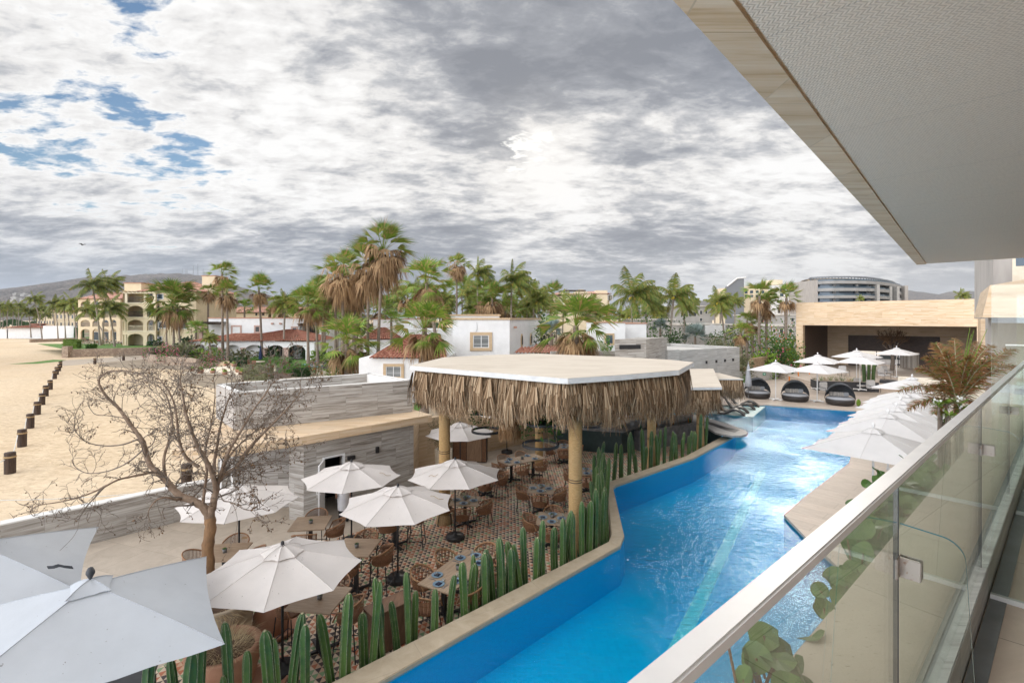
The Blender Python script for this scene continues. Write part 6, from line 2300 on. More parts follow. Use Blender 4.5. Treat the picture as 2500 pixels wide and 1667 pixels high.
m = MB(); rope(m, Vector((-19.5, 15.4, .95)), Vector((-10.2, 16.7, .9)), .25, .014); o = m.build('wall_rope', MT['rope_white']); tag(o, 'thin white rope lying just behind the cap of the beach wall', 'rope')
b2_ = bp_(P(456, 1188, .62), 0, 1.0, 'dark wooden bollard seen through the tree above the beach wall')
# ------------------------------------------------------------------ buildings
def Z1(x, y, d): return Q(x / 3.618, 550 + y / 3.618, d)
def Z2(x, y, d): return Q(450 + x / 3.92, 600 + y / 3.92, d)
def Z3(x, y, d): return Q(750 + x / 3.485, 500 + y / 3.485, d)
def Z4(x, y, d): return Q(1250 + x / 3.36, 550 + y / 3.36, d)
def Z5(x, y, d): return Q(1700 + x / 2.94, 600 + y / 2.94, d)

def arch_wall(m, x0, x1, y, z0, z1, opens, t=0.35, rise=0.45):
 """wall facing -Y with arched openings [(xa, xb, z spring top)]"""
 opens = sorted(opens)
 xs = x0
 for xa, xb, zt in opens:
  m.box(xs, y, z0, xa, y + t, z1)
  n = 10
  r = (xb - xa) / 2
  rs = min(rise, r)
  arc = []
  for k in range(n + 1):
   a = pi - pi * k / n
   arc.append((xa + r + r * cos(a), zt - rs + rs * sin(a)))
  for k in range(n):
   (u0, w0), (u1, w1) = arc[k], arc[k + 1]
   m.face([(u0, y, w0), (u1, y, w1), (u1, y, z1), (u0, y, z1)])
   m.face([(u0, y, w0), (u0, y + t, w0), (u1, y + t, w1), (u1, y, w1)])
  xs = xb
 m.box(xs, y, z0, x1, y + t, z1)
 m.face([(x0, y, z1), (x1, y, z1), (x1, y + t, z1), (x0, y + t, z1)])

def window(par, xa, xb, za, zb, y, fm, gm, fw=0.10, dep=0.06):
 m = MB()
 m.box(xa - fw, y - dep, za - fw, xa, y, zb + fw)
 m.box(xb, y - dep, za - fw, xb + fw, y, zb + fw)
 m.box(xa, y - dep, zb, xb, y, zb + fw)
 m.box(xa, y - dep, za - fw, xb, y, za)
 w_ = m.build('window', fm, par)
 m = MB()
 m.box(xa, y - dep * .4, za, xb, y - 0.003, zb)
 m.build('pane', gm, w_)
 return w_

def slope(m, e0, e1, r0, r1, pitch=0.26, amp=0.05, mi=0):
 """tiled roof slope with barrel ridges running from eave to ridge"""
 e0, e1, r0, r1 = map(Vector, (e0, e1, r0, r1))
 n = max(3, int((e1 - e0).length / pitch))
 nor = (e1 - e0).cross(r0.lerp(r1, .5) - e0).normalized()
 if nor.z < 0:
  nor = -nor
 lo, hi = [], []
 for k in range(n * 4 + 1):
  f = k / (n * 4)
  h = abs(sin(f * n * pi)) * amp
  lo.append(e0.lerp(e1, f) + nor * h)
  hi.append(r0.lerp(r1, f) + nor * h)
 m.grid([lo, hi], mi, smooth=False)

def hip(m, x0, y0, x1, y1, ze, zr, rx0, rx1, pitch=.26, amp=.05):
 ym = (y0 + y1) / 2
 a, b, c, d = (x0, y0, ze), (x1, y0, ze), (x1, y1, ze), (x0, y1, ze)
 r0, r1 = (rx0, ym, zr), (rx1, ym, zr)
 slope(m, a, b, r0, r1, pitch, amp)
 slope(m, b, c, r1, r1, pitch, amp)
 slope(m, d, c, r0, r1, pitch, amp)
 slope(m, a, d, r0, r0, pitch, amp)
 m.face([a, d, c, b])

# --- cream apartment building on the left
D = 89.0
ap = root('apartment_building', 'four storey cream apartment building with arched balconies and a pink tiled roof', 'building', (-64, 92, 1.5))
g = lambda x, y: Z1(x, y, D)
zg = 1.4
fl = [g(0, v).z for v in (1075, 935, 812, 685)]
ztop = g(0, 590).z
m = MB()
x0, x1 = g(1085, 0).x, g(1375, 0).x
for i in range(3):
 z0, z1 = (zg if i == 0 else fl[i]), fl[i + 1]
 op = [(g(1128, 0).x, g(1264, 0).x, z1 - .45), (g(1298, 0).x, g(1366, 0).x, z1 - .45)]
 if i == 2:
  op = [(a, b, z1 - .5) for a, b, _ in op]
 arch_wall(m, x0, x1, D, z0, z1, op, .4, .75)
m.build('arcade_wall', MT['cream_wall'], ap)
m = MB()
for xa, xb in ((1100, 1122), (1268, 1292), (1350, 1372)):
 m.box(g(xa, 0).x, D + .05, fl[3], g(xb, 0).x, D + .4, ztop - .2)
m.box(x0, D - .05, ztop - .25, x1, D + .5, ztop)
for k in range(9):
 x = x0 + (x1 - x0) * k / 8
 m.box(x - .06, D - .7, ztop - .12, x + .06, D + 1.5, ztop + .02)
m.build('pergola', MT['cream_trim'], ap)
m = MB()
for i in range(1, 4):
 m.box(x0 - .05, D - .06, fl[i] - .12, x1 + .05, D - .001, fl[i] + .06)
m.build('floor_band', MT['cream_trim'], ap)
for i in range(1, 4):
 for xa, xb in ((1128, 1264), (1298, 1366)):
  m = MB()
  a, b = g(xa, 0).x, g(xb, 0).x
  m.box(a, D + .12, fl[i] + .95, b, D + .17, fl[i] + 1.02); m.box(a, D + .12, fl[i] + .1, b, D + .17, fl[i] + .16)
  n = int((b - a) / .14)
  for k in range(n):
   m.box(a + k * .14, D + .13, fl[i] + .16, a + k * .14 + .03, D + .16, fl[i] + .95)
  m.build('balcony_railing', MT['cream_trim'] if i == 1 else MT['black_metal'], ap)
m = MB()      # recessed rooms
m.box(x0 + .1, D + 2.4, zg, x1, D + 2.6, ztop)
for i in range(4):
 m.box(x0 + .1, D + .42, (fl[i] if i else zg) - .05, x1, D + 2.4, (fl[i] if i else zg) + .03)
m.box(x0 + .1, D + .45, ztop - .1, x1, D + 2.4, ztop - .02)
m.build('recessed_wall', MT['cream_wall'], ap)
for i in range(4):
 zb = fl[i] if i else zg
 for xa, xb in ((1190, 1228), (1236, 1262), (1305, 1345)):
  window(ap, g(xa, 0).x, g(xb, 0).x, zb + .1, zb + 2.1, D + 2.38, MT['white_paint'], MT['blue_glass'], .08)
m = MB()      # faceted corner turning to the sea and body behind
xL = g(1035, 0).x
m.prism([(x0, D), (x0 - .001, D + .4), (x0, D + 13), (xL + 1, D + 13), (xL, D + 3.5), (xL + .4, D + 1.0)], zg, ztop + .3)
m.prism([(x1 + .001, D + .9), (g(1705, 0).x, D + .9), (g(1705, 0).x, D + 14), (x1, D + 14)], zg, ztop + .15)
m.build('main_wall', MT['cream_wall'], ap)
for yy, xa, xb in (((640), 1052, 1062), ((770), 1090, 1100), ((890), 1050, 1060), ((890), 1090, 1103), ((1010), 1092, 1105)):
 p = g(xa, yy)
 window(ap, p.x + (.0), p.x + .45, p.z - .9, p.z + .9, D + .35 if xa > 1080 else D + 1.6, MT['cream_trim'], MT['shade_inside'], .06, .5)
for xa, xb, ya, yb in ((1385, 1440, 610, 650), (1397, 1440, 738, 780), (1404, 1490, 858, 905), (1572, 1648, 868, 910), (1500, 1550, 738, 780), (1400, 1430, 985, 1020)):
 a, b = Z1(xa, yb, D + .9), Z1(xb, ya, D + .9)
 window(ap, a.x, b.x, a.z, b.z, D + .89, MT['white_paint'], MT['blue_glass'], .12)
m = MB()
hip(m, g(1190, 0).x, D + .2, g(1775, 0).x, D + 13, ztop + .16, ztop + 2.3, g(1440, 0).x, g(1500, 0).x, .5, .07)
m.build('roof', MT['roof_pink'], ap)
m = MB()
m.box(g(1075, 0).x, D + .6, ztop + .2, g(1225, 0).x, D + 5, g(0, 512).z)
m.build('roof_tower', MT['cream_wall'], ap)
m = MB()
m.box(g(1692, 0).x, D + 3, ztop, g(1812, 0).x, D + 7, Z1(0, 450, D + 3).z)
m.build('stair_tower', MT['cream_wall'], ap)
m = MB()
m.box(g(1070, 0).x, D + .5, g(0, 512).z, g(1230, 0).x, D + 5.1, g(0, 509).z + .1)
m.build('tower_cap', MT['terra_trim'], ap)
m = MB()
m.box(g(1688, 0).x, D + 2.9, Z1(0, 450, D + 3).z, g(1817, 0).x, D + 7.1, Z1(0, 447, D + 3).z + .1)
m.build('tower_cap', MT['terra_trim'], ap)

D2 = 112.0
aw = root('apartment_wing', 'cream apartment wing with arched openings behind the leaning coconut palms', 'building', Z1(850, 900, D2))
g2 = lambda x, y: Z1(x, y, D2)
zb_ = 1.4
f2l = [zb_, g2(0, 895).z, g2(0, 815).z, g2(0, 735).z, g2(0, 650).z]
m = MB()
for i in range(4):
 op = [(g2(a, 0).x, g2(b, 0).x, f2l[i + 1] - .5) for a, b in ((712, 796), (816, 880), (900, 960), (975, 1028))]
 arch_wall(m, g2(690, 0).x, g2(1062, 0).x, D2, f2l[i], f2l[i + 1], op, .4, .8)
m.box(g2(690, 0).x, D2 + 3, zb_, g2(1062, 0).x, D2 + 12, f2l[4])
m.build('arcade_wall', MT['cream_wall'], aw)
m = MB()
hip(m, g2(680, 0).x, D2 - .6, g2(1075, 0).x, D2 + 12, f2l[4], f2l[4] + 1.8, g2(780, 0).x, g2(980, 0).x, .6, .08)
m.build('roof', MT['roof_pink'], aw)
for i in range(1, 4):
 m = MB(); m.box(g2(700, 0).x, D2 + .1, f2l[i] + .1, g2(1040, 0).x, D2 + .16, f2l[i] + .95); m.build('balcony_railing', MT['shade_inside'], aw)
for i in range(4):
 for a, b in ((725, 785), (825, 872), (908, 950)):
  window(aw, g2(a, 0).x, g2(b, 0).x, f2l[i] + .2, f2l[i] + 2.0, D2 + 2.99, MT['white_paint'], MT['blue_glass'], .08)

# long low cream building with pink roof behind the white villa
D3 = 112.0
cb_ = root('low_cream_building', 'low cream building with a pink roof and small arches behind the white villa', 'building', Z2(650, 690, D3))
m = MB()
a, b = Z2(235, 690, D3), Z2(1030, 590, D3)
arch_wall(m, a.x, b.x + 6, D3, .5, Z2(0, 640, D3).z, [(Z2(803, 0, D3).x, Z2(833, 0, D3).x, Z2(0, 648, D3).z), (Z2(893, 0, D3).x, Z2(955, 0, D3).x, Z2(0, 650, D3).z), (Z2(300, 0, D3).x, Z2(322, 0, D3).x, Z2(0, 625, D3).z)], .4, .9)
m.box(a.x, D3 + 2, .5, b.x + 6, D3 + 9, Z2(0, 640, D3).z)
m.build('wall', MT['cream_wall'], cb_)
m = MB()
hip(m, a.x - .4, D3 - .6, b.x + 6.5, D3 + 9, Z2(0, 637, D3).z, Z2(0, 582, D3).z, a.x + 5, b.x + 2, .6, .08)
m.build('roof', MT['roof_pink'], cb_)
for xa in (680, 715, 745):
 p = Z2(xa, 655, D3)
 window(cb_, p.x, p.x + .5, p.z - .3, p.z + .3, D3 - .001, MT['cream_trim'], MT['dark_glass'], .05)

# --- white villa with red tiled arcade
D4 = 72.0
v1 = root('white_villa', 'long white villa with a red tiled arcade and framed upper windows', 'house', Z2(650, 1070, D4))
g = lambda x, y: Z2(x, y, D4)
zb_ = .5
ze = g(0, 917).z
m = MB()
ops = [(g(a, 0).x, g(b, 0).x, g(0, 948).z) for a, b in ((382, 548), (577, 765))]
ops2 = [(g(a, 0).x, g(b, 0).x, g(0, 950).z) for a, b in ((788, 962), (988, 1160))]
ops0 = [(g(a, 0).x, g(b, 0).x, g(0, 945).z) for a, b in ((105, 205), (225, 330))]
arch_wall(m, g(65, 0).x, g(1245, 0).x, D4, zb_, ze, ops0 + ops + ops2, .4, .9)
m.box(g(65, 0).x, D4 + .9, zb_, g(775, 0).x, D4 + 1.2, ze)
m.box(g(775, 0).x, D4 + 3.2, zb_, g(1245, 0).x, D4 + 3.5, ze)
m.box(g(1235, 0).x, D4 + .41, zb_, g(1245, 0).x, D4 + 9, ze)
m.build('arcade_wall', MT['white_wall'], v1)
for x in (92, 345, 562, 775, 975):
 m = MB(); p = g(x, 0)
 m.box(p.x - .32, D4 - .06, zb_, p.x + .32, D4 - .002, g(0, 990).z); m.box(p.x - .4, D4 - .09, g(0, 990).z, p.x + .4, D4 - .002, g(0, 975).z)
 m.build('pilaster', MT['pink_stone'], v1)
for xa, xb in ((826, 905), (912, 958), (1035, 1085), (1092, 1150)):
 window(v1, g(xa, 0).x, g(xb, 0).x, zb_ + .1, zb_ + 2.15, D4 + 3.19, MT['white_paint'], MT['dark_glass'], .06)
window(v1, g(145, 0).x, g(178, 0).x, zb_ + .5, zb_ + 1.9, D4 + .89, MT['pink_stone'], MT['white_wall'], .14)
m = MB()
slope(m, (g(320, 0).x, D4 - .5, ze + .06), (g(1250, 0).x, D4 - .5, ze + .06), (g(785, 0).x, D4 + 6.5, Z2(0, 806, D4 + 6).z), (g(890, 0).x, D4 + 6.5, Z2(0, 806, D4 + 6).z), .34, .13)
slope(m, (g(1250, 0).x, D4 - .5, ze + .06), (g(1262, 0).x, D4 + 9, ze + .06), (g(890, 0).x, D4 + 6.5, Z2(0, 806, D4 + 6).z), (g(890, 0).x, D4 + 6.5, Z2(0, 806, D4 + 6).z), .34, .13)
slope(m, (g(50, 0).x, D4 - .5, ze + .03), (g(420, 0).x, D4 - .5, ze + .03), (g(300, 0).x, D4 + 5, Z2(0, 842, D4 + 5).z), (g(620, 0).x, D4 + 5, Z2(0, 842, D4 + 5).z), .34, .13)
m.build('roof', MT['roof_red'], v1)
D5 = 79.5
g = lambda x, y: Z2(x, y, D5)
m = MB()
m.box(g(232, 0).x, D5, .5, g(1100, 0).x, D5 + 9, g(0, 696).z)
m.box(g(1100, 0).x + .001, D5 + 2.5, .5, g(1310, 0).x, D5 + 9, g(0, 722).z)
m.box(g(1100, 0).x + .001, D5, .5, g(1310, 0).x, D5 + 2.499, g(0, 845).z)
m.box(g(1292, 0).x, D5, g(0, 845).z, g(1310, 0).x, D5 + .3, g(0, 722).z)
m.box(g(1100, 0).x + .001, D5, g(0, 740).z, g(1310, 0).x, D5 + 2.499, g(0, 722).z)
m.build('upper_wall', MT['white_wall'], v1)
m = MB()
m.box(g(228, 0).x, D5 - .1, g(0, 696).z, g(1106, 0).x, D5 + 9, g(0, 686).z)
m.build('roof_trim', MT['terra_trim'], v1)
for xa, xb, ya, yb, gm_ in ((463, 535, 775, 838, 'white_wall'), (683, 718, 775, 822, 'dark_glass'), (1037, 1075, 786, 832, 'blue_glass')):
 window(v1, g(xa, 0).x, g(xb, 0).x, g(0, yb).z, g(0, ya).z, D5 - .001, MT['pink_stone'], MT[gm_], .25, .08)
m = MB()
m.box(g(1106, 0).x, D5 + 2.3, g(0, 845).z, g(1290, 0).x, D5 + 2.49, g(0, 745).z)
m.build('balcony_recess', MT['dark_glass'], v1)
m = MB()
for k in range(8):
 x = g(1108, 0).x + (g(1290, 0).x - g(1108, 0).x) * k / 7
 m.box(x - .08, D5 - 1.0, g(0, 752).z, x + .08, D5 + .2, g(0, 744).z)
m.box(g(1104, 0).x, D5 - .6, g(0, 768).z, g(1288, 0).x, D5 - .4, g(0, 752).z)
for k in range(12):
 x = g(208, 0).x + (g(408, 0).x - g(208, 0).x) * k / 11
 m.box(x - .1, D5 - 2.2, g(0, 738).z, x + .1, D5 + .2, g(0, 726).z)
m.box(g(205, 0).x, D5 - 1.9, g(0, 752).z, g(410, 0).x, D5 - 1.6, g(0, 738).z)
m.build('pergola', MT['dark_wood'], v1)
m = MB(); m.box(g(215, 0).x, D5 - 1.95, .5, g(240, 0).x, D5 - 1.5, g(0, 752).z); m.build('pergola_pillar', MT['pink_stone'], v1)
for x in (848, 927):
 m = MB(); p = g(x, 744); m.box(p.x - .2, D5 - .3, p.z - .12, p.x + .1, D5 - .002, p.z + .12); m.build('spout', MT['terra_trim'], v1)

# --- second white block with its small hip roof, between the palms
D6 = 66.0
v3 = root('white_house', 'white flat roofed house with a small red hip roof between the palm trunks', 'house', Z3(650, 1100, D6))
g = lambda x, y: Z3(x, y, D6)
m = MB()
m.box(g(455, 0).x, D6 + 6, .5, g(825, 0).x, D6 + 14, Z3(0, 975, D6 + 6).z)
m.box(g(480, 0).x, D6, .5, g(712, 0).x, D6 + 5.9, g(0, 1146).z)
m.box(g(770, 0).x, D6 + 3, .5, g(1260, 0).x, D6 + 12, Z3(0, 1060, D6 + 3).z)
m.build('wall', MT['white_wall'], v3)
m = MB(); m.box(g(450, 0).x, D6 + 5.9, Z3(0, 975, D6 + 6).z, g(830, 0).x, D6 + 14, Z3(0, 968, D6 + 6).z); m.build('roof_trim', MT['terra_trim'], v3)
m = MB(); hip(m, g(462, 0).x, D6 - .4, g(718, 0).x, D6 + 5.9, g(0, 1143).z, g(0, 1050).z, g(560, 0).x, g(620, 0).x, .30, .11); m.build('roof', MT['roof_red'], v3)

# --- nearer white villa behind the pavilion
D7 = 41.5
v2 = root('white_courtyard_villa', 'white villa with a shuttered window in a tan frame, behind the pavilion roof', 'house', Z3(1500, 1250, D7))
g = lambda x, y: Z3(x, y, D7)
zt_ = g(0, 978).z
xa_, xb_ = g(1237, 0).x, g(1722, 0).x
far_ = Z3(1982, 1000, 50.0)
m = MB()
m.prism([(xa_, D7), (xb_, D7), (far_.x, 50.0), (far_.x - (xb_ - xa_), 50.0)], .5, zt_)
m.build('wall', MT['white_wall'], v2)
m = MB()
m.prism([(xa_ - .08, D7 - .1), (xb_ + .05, D7 - .1), (far_.x + .1, 50.0), (far_.x - (xb_ - xa_), 50.1)], zt_, zt_ + .16)
m.build('roof_trim', MT['tan_frame'], v2)
m = MB()
p0, p1 = Z3(1222, 945, 46), Z3(1630, 950, 46)
m.box(p0.x, 46, zt_ + .161, p1.x, 50, p0.z)
m.build('roof_block', MT['white_wall'], v2)
m = MB(); m.box(p0.x - .1, 45.9, p0.z, p1.x + .1, 50.1, p0.z + .15); m.build('roof_block_trim', MT['tan_frame'], v2)
w_ = window(v2, g(1412, 0).x, g(1547, 0).x, g(0, 1215).z, g(0, 1110).z, D7 - .001, MT['tan_frame'], MT['blind'], .26, .10)
m = MB()
for xx in (1412, 1478, 1541):
 m.box(g(xx, 0).x, D7 - .07, g(0, 1215).z, g(xx + 6, 0).x, D7 - .045, g(0, 1110).z)
for zz in (1112, 1213):
 m.box(g(1412, 0).x, D7 - .071, g(0, zz).z - .03, g(1547, 0).x, D7 - .044, g(0, zz).z + .03)
m.build('sash', MT['white_paint'], w_)
m = MB(); m.tube([(g(1443, 0).x, D7 - .02, g(0, 1000).z), (g(1446, 0).x, D7 - .02, g(0, 1060).z), (g(1432, 0).x, D7 - .02, g(0, 1088).z)], .012, 4); m.build('cable', MT['grey_metal'], v2)
dr_ = Vector((far_.x - xb_, 50.0 - D7)).normalized()
nr_ = Vector((dr_.y, -dr_.x))
def sidept(x, z, off):      # point on the receding side wall under photo column x (zoom 3)
 px = 750 + x / 3.485
 k = (px - CX) / FPX
 s = (k * D7 - xb_) / (dr_.x - k * dr_.y)
 q = Vector((xb_, D7)) + dr_ * s + nr_ * off
 return Vector((q.x, q.y, z)), q.y
for x, yt, yb in ((1824, 1095, 1205), (1902, 1090, 1192)):
 p, dd = sidept(x, 0, .0)
 zt2, zb2 = EYE - (500 + yt / 3.485 - HY) / FPX * dd, EYE - (500 + yb / 3.485 - HY) / FPX * dd
 for nm_, mt_, k, off, par_ in (('window', 'tan_frame', 1.0, .06, v2), ('pane', 'dark_glass', .55, .075, None)):
  m = MB()
  hw = .27 * k; zc = (zt2 + zb2) / 2; hh = (zt2 - zb2) / 2 * (1 if k == 1 else .72)
  ring = []
  for q in range(12):
   a = 2 * pi * q / 12
   ring.append((hw * cos(a), zc + (hh * sin(a) if sin(a) > 0 else hh * max(-1, sin(a) * 1.6))))
  f3 = [(p.x + dr_.x * u + nr_.x * off, p.y + dr_.y * u + nr_.y * off, z) for u, z in ring]
  b3 = [(p.x + dr_.x * u, p.y + dr_.y * u, z) for u, z in ring]
  m.face(f3)
  for q in range(12):
   r_ = (q + 1) % 12
   m.face([b3[q], b3[r_], f3[r_], f3[q]])
  if nm_ == 'window':
   wnd = m.build(nm_, MT[mt_], v2)
  else:
   m.build(nm_, MT[mt_], wnd)
for x in (1757, 1957):
 p, dd = sidept(x, EYE - (500 + 1038 / 3.485 - HY) / FPX * 45, .0)
 m = MB(); m.box(p.x, p.y - .05, p.z - .08, p.x + .28, p.y + .1, p.z + .08); m.build('spout', MT['terra_trim'], v2)
# red lean-to roofs of the same house
m = MB()
a, b = Z3(1752, 1265, 37.5), Z3(2120, 1262, 37.5)
slope(m, a, (b.x, a.y, a.z), Z3(1812, 1215, 40.5), Z3(2160, 1215, 40.5), .27, .11)
m.build('lean_to_roof', MT['roof_red'], v2)
m = MB()
a, b = Z3(1915, 1218, 42.5), Z3(2200, 1218, 42.5)
slope(m, a, (b.x, a.y, a.z), Z3(1938, 1192, 45), Z3(2210, 1192, 45), .27, .11)
m.build('upper_lean_to_roof', MT['roof_red'], v2)
# the lower wing on the left: hip roof, white wall and shuttered window
lw = root('white_side_wing', 'low white wing with a red hip roof behind the fan palms, left of the pavilion', 'house', Z3(700, 1480, 36))
D8 = 35.5
g = lambda x, y: Z3(x, y, D8)
m = MB()
m.box(g(440, 0).x, D8, .3, g(1180, 0).x, D8 + 7, g(0, 1306).z)
m.build('wall', MT['white_wall'], lw)
m = MB()
ze, zr = g(0, 1303).z, Z3(0, 1108, D8 + 4.5).z
slope(m, (g(545, 0).x, D8 - .4, ze), (g(1200, 0).x, D8 - .4, ze), (g(760, 0).x, D8 + 4.5, zr), (g(1060, 0).x, D8 + 4.5, zr), .27, .11)
slope(m, (g(545, 0).x, D8 - .4, ze), (g(500, 0).x, D8 + 7, ze), (g(760, 0).x, D8 + 4.5, zr), (g(760, 0).x, D8 + 4.5, zr), .27, .11)
m.build('roof', MT['roof_red'], lw)
w_ = window(lw, g(672, 0).x, g(800, 0).x, g(0, 1462).z, g(0, 1375).z, D8 - .001, MT['tan_frame'], MT['blind'], .20, .09)
m = MB()
for xx in (672, 733, 795):
 m.box(g(xx, 0).x, D8 - .07, g(0, 1462).z, g(xx + 5, 0).x, D8 - .045, g(0, 1375).z)
m.build('sash', MT['white_paint'], w_)
# house right of the big fan palm
v4 = root('white_garden_house', 'white house with a small tan framed window beside the coconut palms', 'house', Z4(870, 960, 46))
g = lambda x, y: Z4(x, y, 46)
m = MB()
m.box(g(690, 0).x, 46, .5, g(928, 0).x, 52, g(0, 800).z)
m.box(g(929, 0).x, 49, .5, g(1175, 0).x, 54, Z4(0, 808, 49).z)
m.build('wall', MT['white_wall'], v4)
m = MB()
m.box(g(685, 0).x, 45.9, g(0, 800).z, g(930, 0).x, 52, g(0, 793).z); m.box(g(931, 0).x, 48.9, Z4(0, 808, 49).z, g(1180, 0).x, 54, Z4(0, 800, 49).z)
m.build('roof_trim', MT['terra_trim'], v4)
window(v4, g(770, 0).x, g(825, 0).x, g(0, 968).z, g(0, 900).z, 45.999, MT['tan_frame'], MT['blue_glass'], .16, .08)
# --- far buildings
def simple_building(name, label, mat, x0, x1, y0, yb, d, dep, wins=(), trim=None, wm='blue_glass', fz=None, roof=None, zf=Z4, ground=.5):
 a, b = zf(x0, y0, d), zf(x1, y0, d)
 r = root(name, label, 'building', (a.x, d, ground))
 m = MB(); m.box(a.x, d, ground, b.x, d + dep, a.z); m.build('wall', mat, r)
 if trim:
  m = MB(); m.box(a.x - .2, d - .25, a.z, b.x + .2, d + dep + .2, a.z + .25); m.build('roof_slab', trim, r)
 for xa, xb, ya, yb_ in wins:
  p, q = zf(xa, yb_, d), zf(xb, ya, d)
  window(r, p.x, q.x, p.z, q.z, d - .001, trim or mat, MT[wm], .1, .1)
 return r
def wrow(x0, x1, n, y0, y1, gap=.45):
 w_ = (x1 - x0) / n
 return [(x0 + k * w_ + w_ * gap / 2, x0 + (k + 1) * w_ - w_ * gap / 2, y0, y1) for k in range(n)]
simple_building('unfinished_building', 'unfinished grey block building with dark openings behind the coconut palms', MT['concrete_far'], 1340, 1642, 668, 0, 100, 10, [(1385, 1430, 715, 745), (1450, 1510, 712, 745), (1540, 1560, 700, 730), (1540, 1560, 762, 785), (1585, 1600, 700, 725)], MT['roof_far'], 'dark_glass')
simple_building('unfinished_bungalow', 'long low unfinished bungalow with a flat pale roof behind the silver palm', MT['concrete_far'], 1395, 1830, 822, 0, 72, 9, [(1435, 1452, 845, 880), (1515, 1540, 842, 870), (1640, 1660, 842, 870), (1785, 1810, 840, 868)], MT['roof_far'], 'dark_glass')
simple_building('unfinished_bungalow', 'low unfinished bungalow with a flat pale roof just left of the portal building', MT['concrete_far'], 2120, 2420, 830, 0, 76, 9, [(2195, 2222, 850, 885), (2270, 2295, 850, 885), (2140, 2160, 850, 880)], MT['roof_far'], 'dark_glass')
simple_building('grey_bungalow', 'grey bungalow with a pale roof between the coconut trunks', MT['concrete_far'], 1000, 1330, 778, 0, 84, 9, [(1040, 1080, 800, 830), (1290, 1312, 800, 850)], MT['roof_far'], 'dark_glass')
simple_building('unfinished_house', 'small grey unfinished house with a stepped roof behind the two fan palms', MT['concrete_far'], 1980, 2330, 740, 0, 105, 9, [(2040, 2060, 770, 800), (2180, 2200, 690, 720), (2290, 2310, 760, 790)], MT['roof_far'], 'dark_glass')
sb_ = root('white_sheet', 'pale tarpaulin sheet hung on the front of the unfinished bungalow', 'tarpaulin', Z4(1660, 860, 71.6))
m = MB()
rows = []
for j in range(6):
 rows.append([tuple(Z4(1582 + 168 * k / 10, 818 + 90 * j / 5 + 4 * sin(k * 1.3), 71.5 + .12 * sin(k * 2.1 + j))) for k in range(11)])
m.grid(rows); m.build('cloth', MT['white_wall'], sb_)
cbld = simple_building('cream_hotel_block', 'pale cream hotel block with rows of windows, far behind the fan palms', MT['cream_wall'], 1842, 2100, 500, 0, 190, 20, wrow(1850, 2080, 5, 535, 560) + wrow(1850, 2080, 5, 570, 590))
m = MB()
a, b = Z4(2100, 500, 191), Z4(2352, 492, 191)
m.box(a.x + .01, 191, .5, b.x + 3, 208, b.z); m.build('pale_wing', MT['white_trim'], cbld)
m = MB()
a, b = Z4(2140, 478, 198), Z4(2220, 468, 198)
m.box(a.x, 198, 20, b.x, 204, b.z + 1); m.build('roof_block', MT['cream_wall'], cbld)
for xa, xb, ya, yb in wrow(2130, 2350, 4, 520, 545) + wrow(2130, 2350, 4, 560, 585):
 p, q = Z4(xa, yb, 191), Z4(xb, ya, 191)
 window(cbld, p.x, q.x, p.z, q.z, 190.99, MT['cream_trim'], MT['blue_glass'], .15)
tw = root('grey_tower', 'blue grey tower with a slanting roof beside the cream hotel block', 'building', Z4(1850, 560, 185))
m = MB()
a, b, c = Z4(1762, 505, 185), Z4(1845, 440, 185), Z4(1903, 436, 185)
zb_ = .5
m.face([(a.x, 185, zb_), (c.x, 185, zb_), c, b, a])
m.face([(c.x, 185, zb_), (c.x, 186.5, zb_), (c.x, 186.5, c.z), c]); m.face([a, b, (b.x, 186.5, b.z), (a.x, 186.5, a.z)]); m.face([b, c, (c.x, 186.5, c.z), (b.x, 186.5, b.z)])
m.face([(a.x, 185, zb_), a, (a.x, 186.5, a.z), (a.x, 186.5, zb_)])
m.build('wall', MT['grey_metal'], tw)
m = MB(); m.tube([a + Vector((0, -.3, .2)), b + Vector((0, -.3, .3)), c + Vector((.6, -.3, .3))], .35, 4); m.build('roof_edge', MT['white_trim'], tw)

med = root('mission_style_building', 'cream building with pink roofs and a curved gable behind the palms', 'building', Z4(580, 620, 170))
m = MB()
D9 = 170
g = lambda x, y: Z4(x, y, D9)
m.box(g(360, 0).x, D9, .5, g(800, 0).x, D9 + 15, g(0, 580).z)
m.box(g(400, 0).x, D9 - 1, g(0, 580).z - 2, g(660, 0).x, D9 + 10, g(0, 556).z)
m.box(g(690, 0).x, D9 - 1, .5, g(778, 0).x, D9 + 8, g(0, 535).z)
pts = [g(490, 560), g(505, 550), g(520, 545), g(535, 530), g(560, 527), g(585, 530), g(600, 545), g(615, 550), g(630, 560)]
m.face([(p.x, D9 - 1.4, p.z) for p in pts][::-1]); m.face([(p.x, D9 - .9, p.z) for p in pts])
for p, q in zip(pts[:-1], pts[1:]):
 m.face([(p.x, D9 - 1.4, p.z), (q.x, D9 - 1.4, q.z), (q.x, D9 - .9, q.z), (p.x, D9 - .9, p.z)])
m.build('wall', MT['cream_wall'], med)
m = MB()
hip(m, g(315, 0).x, D9 - 2, g(560, 0).x, D9 + 11, g(0, 572).z, g(0, 548).z, g(380, 0).x, g(480, 0).x, .8, .1)
hip(m, g(560, 0).x, D9 - 1.5, g(815, 0).x, D9 + 11, g(0, 562).z, g(0, 538).z, g(620, 0).x, g(720, 0).x, .8, .1)
m.build('roof', MT['roof_pink'], med)
m = MB(); m.box(g(425, 0).x, D9 - 2, g(0, 540).z, g(600, 0).x, D9 + 3, g(0, 533).z); m.build('pergola', MT['dark_wood'], med)
